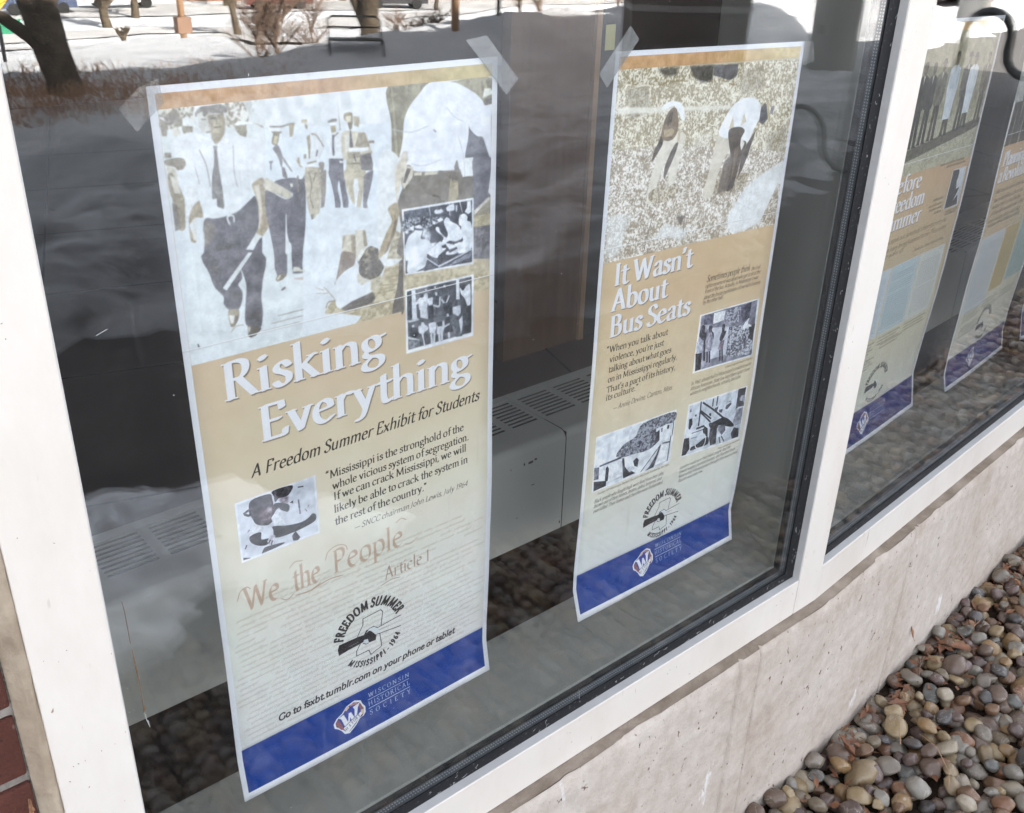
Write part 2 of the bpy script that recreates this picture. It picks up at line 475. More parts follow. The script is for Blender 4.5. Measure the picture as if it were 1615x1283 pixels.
# ------------------------------------------------------------------ lettering: a broad-nib pen alphabet drawn from skeleton strokes
# glyph: advance | strokes (c = curve, l = line, d = dot) | serifs (b both, l left, r right) ; x-height 44, caps 68
GL = {}
_G = """
a 42|c9,34 15,43 25,44 31,38 31,26 31,8 35,1 40,3;c31,27 19,24 9,18 8,8 14,0 24,2 31,10|
b 46|l9,71 9,3;c9,33 17,43 28,44 37,36 39,22 36,8 26,0 16,0 9,6|l9,71
c 39|c34,36 27,43 20,44 10,38 6,24 8,9 17,0 26,1 34,8|
d 47|l38,71 38,1;c38,36 30,43 22,44 11,38 7,22 10,7 19,0 29,3 38,12|l38,71 r38,0
e 40|l8,25 33,28;c33,28 31,38 22,44 12,40 6,28 7,12 14,2 23,0 34,7|
f 28|c34,67 28,72 20,69 16,58 16,40 16,1;l6,43 29,43|b16,0
g 44|c21,44 10,40 8,30 13,20 22,18 31,23 33,33 28,42 21,44;c13,20 8,12 14,6 30,4 38,-3 36,-14 24,-21 10,-19 5,-12 8,-5 16,2;l31,40 42,43|
h 48|l10,71 10,1;c10,32 18,41 27,44 35,40 37,30 37,1|l10,71 b10,0 b37,0
i 23|l11,43 11,1;d11,61|l11,43 b11,0
j 22|l13,43 13,2;c13,2 12,-12 3,-19;d13,61|l13,43
k 46|l10,71 10,1;l35,43 12,22;l19,27 38,1|l10,71 b10,0 b38,0 b34,43
l 23|l11,71 11,1|l11,71 b11,0
m 71|l10,43 10,1;c10,32 17,41 25,44 32,40 34,30 34,1;c34,32 42,41 50,44 57,40 59,30 59,1|l10,43 b10,0 b34,0 b59,0
n 48|l10,43 10,1;c10,32 18,41 27,44 35,40 37,30 37,1|l10,43 b10,0 b37,0
o 46|c23,44 11,39 7,22 11,6 23,0 35,6 39,22 35,39 23,44|
p 47|l10,43 10,-20;c10,33 18,42 28,44 37,37 40,22 36,7 26,0 17,1 10,7|l10,43 b10,-21
q 47|l38,43 38,-20;c38,36 30,43 22,44 11,38 7,22 10,7 19,0 29,3 38,12|b38,-21
r 34|l10,43 10,1;c10,30 16,40 23,44 32,42|l10,43 b10,0
s 33|c28,35 22,43 14,43 8,36 11,28 20,23 27,16 26,6 18,0 10,1 5,8|
t 29|c14,57 14,30 14,12 17,2 23,0 29,4;l5,43 27,43|
u 48|c10,43 10,22 11,8 18,1 27,3 36,12;l36,43 36,1|l10,43 l36,43 r37,0
v 43|l7,42 22,1;l22,1 36,42|b7,43 b36,43
w 65|l7,42 20,1;l20,1 33,40;l33,40 45,1;l45,1 58,42|b7,43 b58,43
x 42|l8,42 35,1;l34,42 8,1|b8,43 b34,43 b8,0 b35,0
y 43|l7,42 22,3;c36,42 26,14 18,-10 12,-19 5,-19|b7,43 b36,43
z 38|l7,42 32,42;l32,42 7,1;l7,1 33,1|
A 60|l30,68 9,2;l30,68 51,2;l16,24 44,24|b9,0 b51,0
B 51|l13,67 13,1;c13,67 28,68 37,62 38,50 30,38 14,37;c28,37 40,33 43,17 36,3 13,1|l13,67 l13,0
C 58|c53,56 43,66 32,68 16,60 8,38 14,12 30,0 44,1 54,12|
D 63|l13,67 13,1;c13,67 30,68 46,62 55,45 54,22 43,5 28,0 13,1|l13,67 l13,0
E 48|l13,67 13,1;l13,67 40,67;l13,36 34,36;l13,1 42,1;l40,67 41,56;l42,1 44,13|l13,67 l13,0
F 46|l13,67 13,1;l13,67 40,67;l13,36 33,36;l40,67 41,56|l13,67 b13,0
G 62|c53,56 43,66 32,68 16,60 8,38 14,12 30,0 44,1 54,6;l54,6 54,28|b52,28
H 68|l13,67 13,1;l54,67 54,1;l13,36 54,36|b13,67 b13,0 b54,67 b54,0
I 28|l14,67 14,1|b14,67 b14,0
J 30|c16,67 16,30 14,4 3,-8|b16,67
K 58|l13,67 13,1;l44,67 15,34;l22,40 50,1|b13,67 b13,0 b46,67 b50,0
L 46|l13,67 13,1;l13,1 40,1;l40,1 42,14|b13,67 l13,0
M 80|l15,67 12,1;l15,67 40,6;l40,6 65,67;l65,67 68,1|l15,67 b12,0 r65,67 b68,0
N 68|l13,67 13,1;l13,67 54,2;l54,67 54,2|l13,67 b13,0 b54,67
O 66|c33,68 14,59 8,34 14,9 33,0 52,9 58,34 52,59 33,68|
P 48|l13,67 13,1;c13,67 28,68 38,61 39,46 30,34 14,33|l13,67 b13,0
R 54|l13,67 13,1;c13,67 28,68 38,62 38,48 30,37 14,35;l27,35 48,1|l13,67 b13,0 r48,0
S 43|c37,56 29,67 18,67 9,58 12,44 25,35 36,25 36,10 24,0 12,1 6,11|
T 54|l27,67 27,1;l6,67 48,67;l6,67 5,57;l48,67 49,57|b27,0
U 64|c13,67 13,30 18,6 32,0 46,6 51,30 51,67|b13,67 b51,67
V 58|l8,67 29,1;l29,1 50,67|b8,67 b50,67
W 84|l8,67 26,1;l26,1 43,64;l43,64 59,1;l59,1 76,67|b8,67 b76,67
Y 56|l8,67 28,34;l48,67 28,34;l28,34 28,1|b8,67 b48,67 b28,0
0 44|c22,66 10,56 7,33 10,10 22,0 34,10 37,33 34,56 22,66|
1 34|l12,56 20,66;l20,66 20,1|b20,0
4 44|l31,66 6,20;l6,20 38,20;l31,66 31,1|b31,0
6 44|c36,63 20,52 8,28 12,6 24,0 36,8 36,28 24,38 11,28|
9 44|c8,3 24,14 36,38 32,60 20,66 8,58 8,38 20,28 33,38|
3 42|c8,58 18,66 32,60 30,42 16,35;c16,35 34,32 35,8 20,0 6,6|
7 42|l7,66 36,66;l36,66 16,1|
. 20|d10,3|
, 20|d10,3;l11,2 6,-10|
- 28|l5,24 22,24|
— 70|l5,22 64,22|
’ 17|d8,66;l10,65 5,53|
“ 30|d6,58;l5,59 9,71;d18,58;l17,59 21,71|
” 30|d7,67;l9,66 5,54;d18,67;l20,66 16,54|
' 15|l8,70 8,55|
/ 28|l4,-4 24,72|
"""
def _cat(P, n=7):
    P = np.array(P, float)
    if len(P) < 3:
        return P
    closed = np.allclose(P[0], P[-1])
    Q = np.vstack([P[-2], P, P[1]]) if closed else np.vstack([2 * P[0] - P[1], P, 2 * P[-1] - P[-2]])
    out = []
    for i in range(1, len(Q) - 2):
        for t in np.linspace(0, 1, n, endpoint=False):
            a, b, c, d = Q[i - 1], Q[i], Q[i + 1], Q[i + 2]
            out.append(0.5 * ((2 * b) + (c - a) * t + (2 * a - 5 * b + 4 * c - d) * t * t + (3 * b - a - 3 * c + d) * t ** 3))
    out.append(Q[-2])
    return np.array(out)
for ln in _G.strip().split('\n'):
    hd, st, sf = ln.split('|')
    ch, adv = hd.rsplit(' ', 1)
    segs = []
    for s in st.split(';'):
        pts = [tuple(float(k) for k in p.split(',')) for p in s[1:].split()]
        segs.append((s[0], pts))
    ser = [(s[0], *[float(k) for k in s[1:].split(',')]) for s in sf.split()]
    GL[ch] = (float(adv), segs, ser)

STY = {  # nib half widths (wide, thin), nib angle, slant, serifs, x squeeze
    'T': (7.6, 2.1, 15, 0.0, 1), 'SB': (5.1, 1.8, 22, 0.0, 1), 'SI': (5.2, 1.9, 26, 0.22, 0), 'Si': (3.8, 1.5, 28, 0.24, 0),
    'R': (4.6, 0.5, 40, 0.0, 1), 'G': (6.2, 6.0, 0, 0.16, 0), 'W': (3.9, 1.5, 18, 0.0, 1), 'F': (7.0, 6.2, 0, 0.14, 0)}
def glyph_segments(ch, sty):
    a, b, ang, sl, serif = STY[sty]
    adv, segs, ser = GL.get(ch, GL['o'])
    S = []
    for k, pts in segs:
        if k == 'd':
            x, y = pts[0]
            r = 2.6
            S += [((x - r, y), (x + r, y), 1.5), ((x, y - r), (x, y + r), 1.5)]
            continue
        P = _cat(pts) if k == 'c' else np.array(pts)
        for i in range(len(P) - 1):
            S.append((tuple(P[i]), tuple(P[i + 1]), 1.0))
    if serif:
        w = a * 0.75 + 3.2
        for k, x, y in ser:
            up = 0.8 if y < 5 else (-0.8 if y > 60 or y > 40 else 0.8)
            if k in 'bl': S.append(((x, y + up), (x - w, y + up * 0.6), 0.0))
            if k in 'br': S.append(((x, y + up), (x + w, y + up * 0.6), 0.0))
    return adv, [((p[0] + sl * p[1], p[1]), (q[0] + sl * q[1], q[1]), w) for p, q, w in S]

def raster_glyph(ch, sty, size, sx, rot=0.0):
    """coverage array + offset of its origin (baseline start); y down"""
    adv, S = glyph_segments(ch, sty)
    a, b, ang, sl, _ = STY[sty]
    k = size / 100.0
    cr, sr = math.cos(rot), math.sin(rot)
    def T(p):
        x, y = p[0] * k * sx, -p[1] * k
        return (x * cr - y * sr, x * sr + y * cr)
    A = np.array([T(p) for p, q, w in S]); B = np.array([T(q) for p, q, w in S]); Wt = np.array([w for p, q, w in S])
    pad = a * k + 2
    x0, y0 = np.floor(np.minimum(A, B).min(0) - pad).astype(int)
    x1, y1 = np.ceil(np.maximum(A, B).max(0) + pad).astype(int)
    gx, gy = np.meshgrid(np.arange(x0, x1) + 0.5, np.arange(y0, y1) + 0.5)
    G = np.stack([gx, gy], -1)[..., None, :]
    cov = np.zeros(gx.shape)
    th = -math.radians(ang) + rot
    for wsel in (1, 0):
        sel = (Wt > 0) if wsel else (Wt == 0)
        if not sel.any():
            continue
        ha, hb = (max(a * k, 0.42), max(b * k, 0.36)) if wsel else (max(1.3 * k, 0.36),) * 2
        ct, stt = math.cos(th), math.sin(th)
        M = np.array([[ct / ha, stt / ha], [-stt / hb, ct / hb]])
        a2, b2 = A[sel] @ M.T, B[sel] @ M.T
        g = G @ M.T
        d = b2 - a2
        t = np.clip(((g - a2) * d).sum(-1) / np.maximum((d * d).sum(-1), 1e-9), 0, 1)
        dist = np.sqrt((((g - a2) - t[..., None] * d) ** 2).sum(-1)).min(-1)
        soft = math.sqrt(ha * hb)
        cov = np.maximum(cov, np.clip(0.5 + (1 - dist) * soft, 0, 1))
    return adv * k * sx, cov, (x0, y0)

def hexc(h):
    return np.array([int(h[i:i + 2], 16) / 255 for i in (0, 2, 4)])

_nz = {}
def vnoise(w, h, cell, seed=0):
    key = (w, h, cell, seed)
    if key in _nz:
        return _nz[key]
    r = np.random.default_rng(seed + int(cell * 10))
    gw, gh = int(w / cell) + 3, int(h / cell) + 3
    g = r.random((gh, gw))
    xs, ys = np.arange(w) / cell, np.arange(h) / cell
    xi, yi = xs.astype(int), ys.astype(int)
    fx, fy = xs - xi, ys - yi
    fx, fy = fx * fx * (3 - 2 * fx), fy * fy * (3 - 2 * fy)
    a = g[yi][:, xi] * (1 - fx) + g[yi][:, xi + 1] * fx
    b = g[yi + 1][:, xi] * (1 - fx) + g[yi + 1][:, xi + 1] * fx
    _nz[key] = a * (1 - fy)[:, None] + b * fy[:, None]
    return _nz[key]

class Canvas:
    def __init__(s, scale, base):
        s.k = scale
        s.W, s.H = int(1000 * scale), int(2210 * scale)
        s.a = np.ones((s.H, s.W, 3)) * hexc(base)
        s.cache = {}
        s.tone = 0.0
    def blend(s, cov, x0, y0, col, alpha=1.0):
        h, w = cov.shape
        X0, Y0 = max(x0, 0), max(y0, 0)
        X1, Y1 = min(x0 + w, s.W), min(y0 + h, s.H)
        if X1 <= X0 or Y1 <= Y0:
            return
        c = (cov[Y0 - y0:Y1 - y0, X0 - x0:X1 - x0] * alpha)[..., None]
        if isinstance(col, np.ndarray) and col.ndim == 3:
            col = col[Y0:Y1, X0:X1]
        s.a[Y0:Y1, X0:X1] = s.a[Y0:Y1, X0:X1] * (1 - c) + col * c
    def mask(s, P, blur=0.0):
        P = np.array(P, float) * s.k
        pad = int(blur * 2 * s.k) + 2
        x0, y0 = np.floor(P.min(0)).astype(int) - pad
        x1, y1 = np.ceil(P.max(0)).astype(int) + pad
        x0, y0, x1, y1 = max(x0, -60), max(y0, -60), min(x1, s.W + 60), min(y1, s.H + 60)
        if x1 <= x0 or y1 <= y0:
            return None
        SS = 3
        ys = y0 + (np.arange((y1 - y0) * SS) + 0.5) / SS
        Q = np.roll(P, -1, 0)
        ya, yb, xa, xb = P[:, 1], Q[:, 1], P[:, 0], Q[:, 0]
        hit = (ya[None] <= ys[:, None]) != (yb[None] <= ys[:, None])
        dy = np.where(np.abs(yb - ya) < 1e-9, 1e-9, yb - ya)
        X = np.where(hit, xa + (ys[:, None] - ya) / dy * (xb - xa), 1e6)
        X.sort(1)
        nc = int(hit.sum(1).max()) if hit.size else 0
        gx = np.arange(x0, x1)
        cov = np.zeros((len(ys), len(gx)))
        for j in range(0, nc - 1, 2):
            cov += np.clip(X[:, j + 1, None] - gx, 0, 1) - np.clip(X[:, j, None] - gx, 0, 1)
        cov = np.clip(cov, 0, 1).reshape(y1 - y0, SS, len(gx)).mean(1)
        if blur > 0:
            r = max(1, int(blur * s.k))
            ker = np.exp(-(np.arange(-r, r + 1) / (r * 0.55)) ** 2); ker /= ker.sum()
            cov = np.apply_along_axis(lambda m: np.convolve(m, ker, 'same'), 0, cov)
            cov = np.apply_along_axis(lambda m: np.convolve(m, ker, 'same'), 1, cov)
        return cov, x0, y0
    def poly(s, P, col, alpha=1.0, blur=0.0, smooth=True):
        if smooth and len(P) > 5:
            P = _cat(list(P) + [P[0]], 4)
        r = s.mask(P, blur)
        if r:
            c = col if isinstance(col, np.ndarray) else hexc(col)
            if s.tone and len(P) > 2:
                Q = np.array(P, float)
                bx0, by0 = Q.min(0); bx1, by1 = Q.max(0)
                size = max(min(bx1 - bx0, by1 - by0), 4.0)
                h, w = r[0].shape
                yy, xx = np.mgrid[r[2]:r[2] + h, r[1]:r[1] + w].astype(float)
                Y, X = np.clip(yy.astype(int), 0, s.H - 1), np.clip(xx.astype(int), 0, s.W - 1)
                c1 = np.clip(2 ** round(math.log2(max(size * 0.22, 3.0))), 4, 32) * s.k
                n = (vnoise(s.W, s.H, c1, 71)[Y, X] - 0.5) * 1.3 + (vnoise(s.W, s.H, max(c1 * 0.4, 2), 72)[Y, X] - 0.5) * 0.9 + (vnoise(s.W, s.H, 2.2, 73)[Y, X] - 0.5) * 0.5
                gx = ((xx / s.k - bx0) / max(bx1 - bx0, 1) - 0.5)
                lum = c.mean()
                amp = s.tone * (0.55 if lum > 0.8 else 1.0)
                g = (n * amp - gx * amp * 0.7)[..., None]
                cc = np.clip(c + g, 0, 1)
                full = np.zeros((1, 1, 3))
                X0, Y0 = max(r[1], 0), max(r[2], 0); X1, Y1 = min(r[1] + w, s.W), min(r[2] + h, s.H)
                if X1 > X0 and Y1 > Y0:
                    m = (r[0][Y0 - r[2]:Y1 - r[2], X0 - r[1]:X1 - r[1]] * alpha)[..., None]
                    s.a[Y0:Y1, X0:X1] = s.a[Y0:Y1, X0:X1] * (1 - m) + cc[Y0 - r[2]:Y1 - r[2], X0 - r[1]:X1 - r[1]] * m
                return
            s.blend(r[0], r[1], r[2], c, alpha)
    def speckle(s, P, c1, c2, cell, alpha=1.0, soft=1.2):
        r = s.mask(_cat(list(P) + [P[0]], 4) if len(P) > 5 else P, soft)
        if not r:
            return
        cell = max(cell * s.k * 0.55, 1.6)
        n = (vnoise(s.W, s.H, cell, 3) * 0.5 + vnoise(s.W, s.H, cell * 2.3, 5) * 0.3 + vnoise(s.W, s.H, cell * 7, 8) * 0.2)
        n = np.clip((n - 0.5) * 4.2 + 0.5, 0, 1)[..., None]
        s.blend(r[0], r[1], r[2], hexc(c1) * (1 - n) + hexc(c2) * n, alpha)
    def line(s, P, w, col, alpha=1.0, smooth=False):
        P = np.array(P, float)
        if smooth and len(P) > 2:
            P = _cat(P, 5)
        for i in range(len(P) - 1):
            d = P[i + 1] - P[i]
            ln = np.hypot(*d)
            if ln < 1e-6: continue
            n = np.array([-d[1], d[0]]) / ln * w * 0.5
            e = d / ln * w * 0.25
            s.poly([P[i] - e + n, P[i + 1] + e + n, P[i + 1] + e - n, P[i] - e - n], col, alpha, smooth=False)
    def rect(s, x0, y0, x1, y1, col, alpha=1.0):
        s.poly([(x0, y0), (x1, y0), (x1, y1), (x0, y1)], col, alpha, smooth=False)
    def width(s, txt, sty, size):
        return sum(18 if c == ' ' else GL.get(c, GL['o'])[0] for c in txt) * size / 100.0
    def text(s, txt, x0, x1, y, sty, size, col, alpha=1.0, spread=False):
        w = s.width(txt, sty, size)
        if spread:
            sx, gap = 1.0, ((x1 - x0) - w) / max(len(txt) - 1, 1)
        else:
            sx, gap = (x1 - x0) / w, 0.0
        x = x0 * s.k
        size *= s.k
        for c in txt:
            if c == ' ':
                x += 0.18 * size * sx + gap * s.k
                continue
            key = (c, sty, round(size, 2), round(sx, 3))
            if key not in s.cache:
                s.cache[key] = raster_glyph(c, sty, size, sx)
            adv, cov, off = s.cache[key]
            s.blend(cov, int(round(x)) + off[0], int(round(y * s.k)) + off[1], hexc(col), alpha)
            x += adv + gap * s.k
    def arc(s, txt, cx, cy, r, a0, a1, sty, size, col, inward=False, sx=0.8):
        adv = [(20 if c == ' ' else GL.get(c, GL['o'])[0]) for c in txt]
        tot = sum(adv); pos = 0
        for c, ad in zip(txt, adv):
            t = a0 + (a1 - a0) * (pos + ad / 2) / tot
            pos += ad
            if c == ' ':
                continue
            th = math.radians(t)
            px, py = cx + r * math.cos(th), cy - r * math.sin(th)
            rot = (math.pi / 2 - th) if not inward else (-math.pi / 2 - th)
            half = ad / 2 * size / 100 * sx
            ox, oy = px - half * math.cos(rot), py - half * math.sin(rot)
            _, cov, off = raster_glyph(c, sty, size * s.k, sx, rot)
            s.blend(cov, int(round(ox * s.k)) + off[0], int(round(oy * s.k)) + off[1], hexc(col))
    def image(s, name):
        img = bpy.data.images.new(name, s.W, s.H)
        px = np.ones((s.H, s.W, 4), dtype=np.float32)
        px[..., :3] = np.clip(s.a, 0, 1)[::-1]
        img.pixels.foreach_set(px.ravel())
        img.update()
        img.pack()
        return img

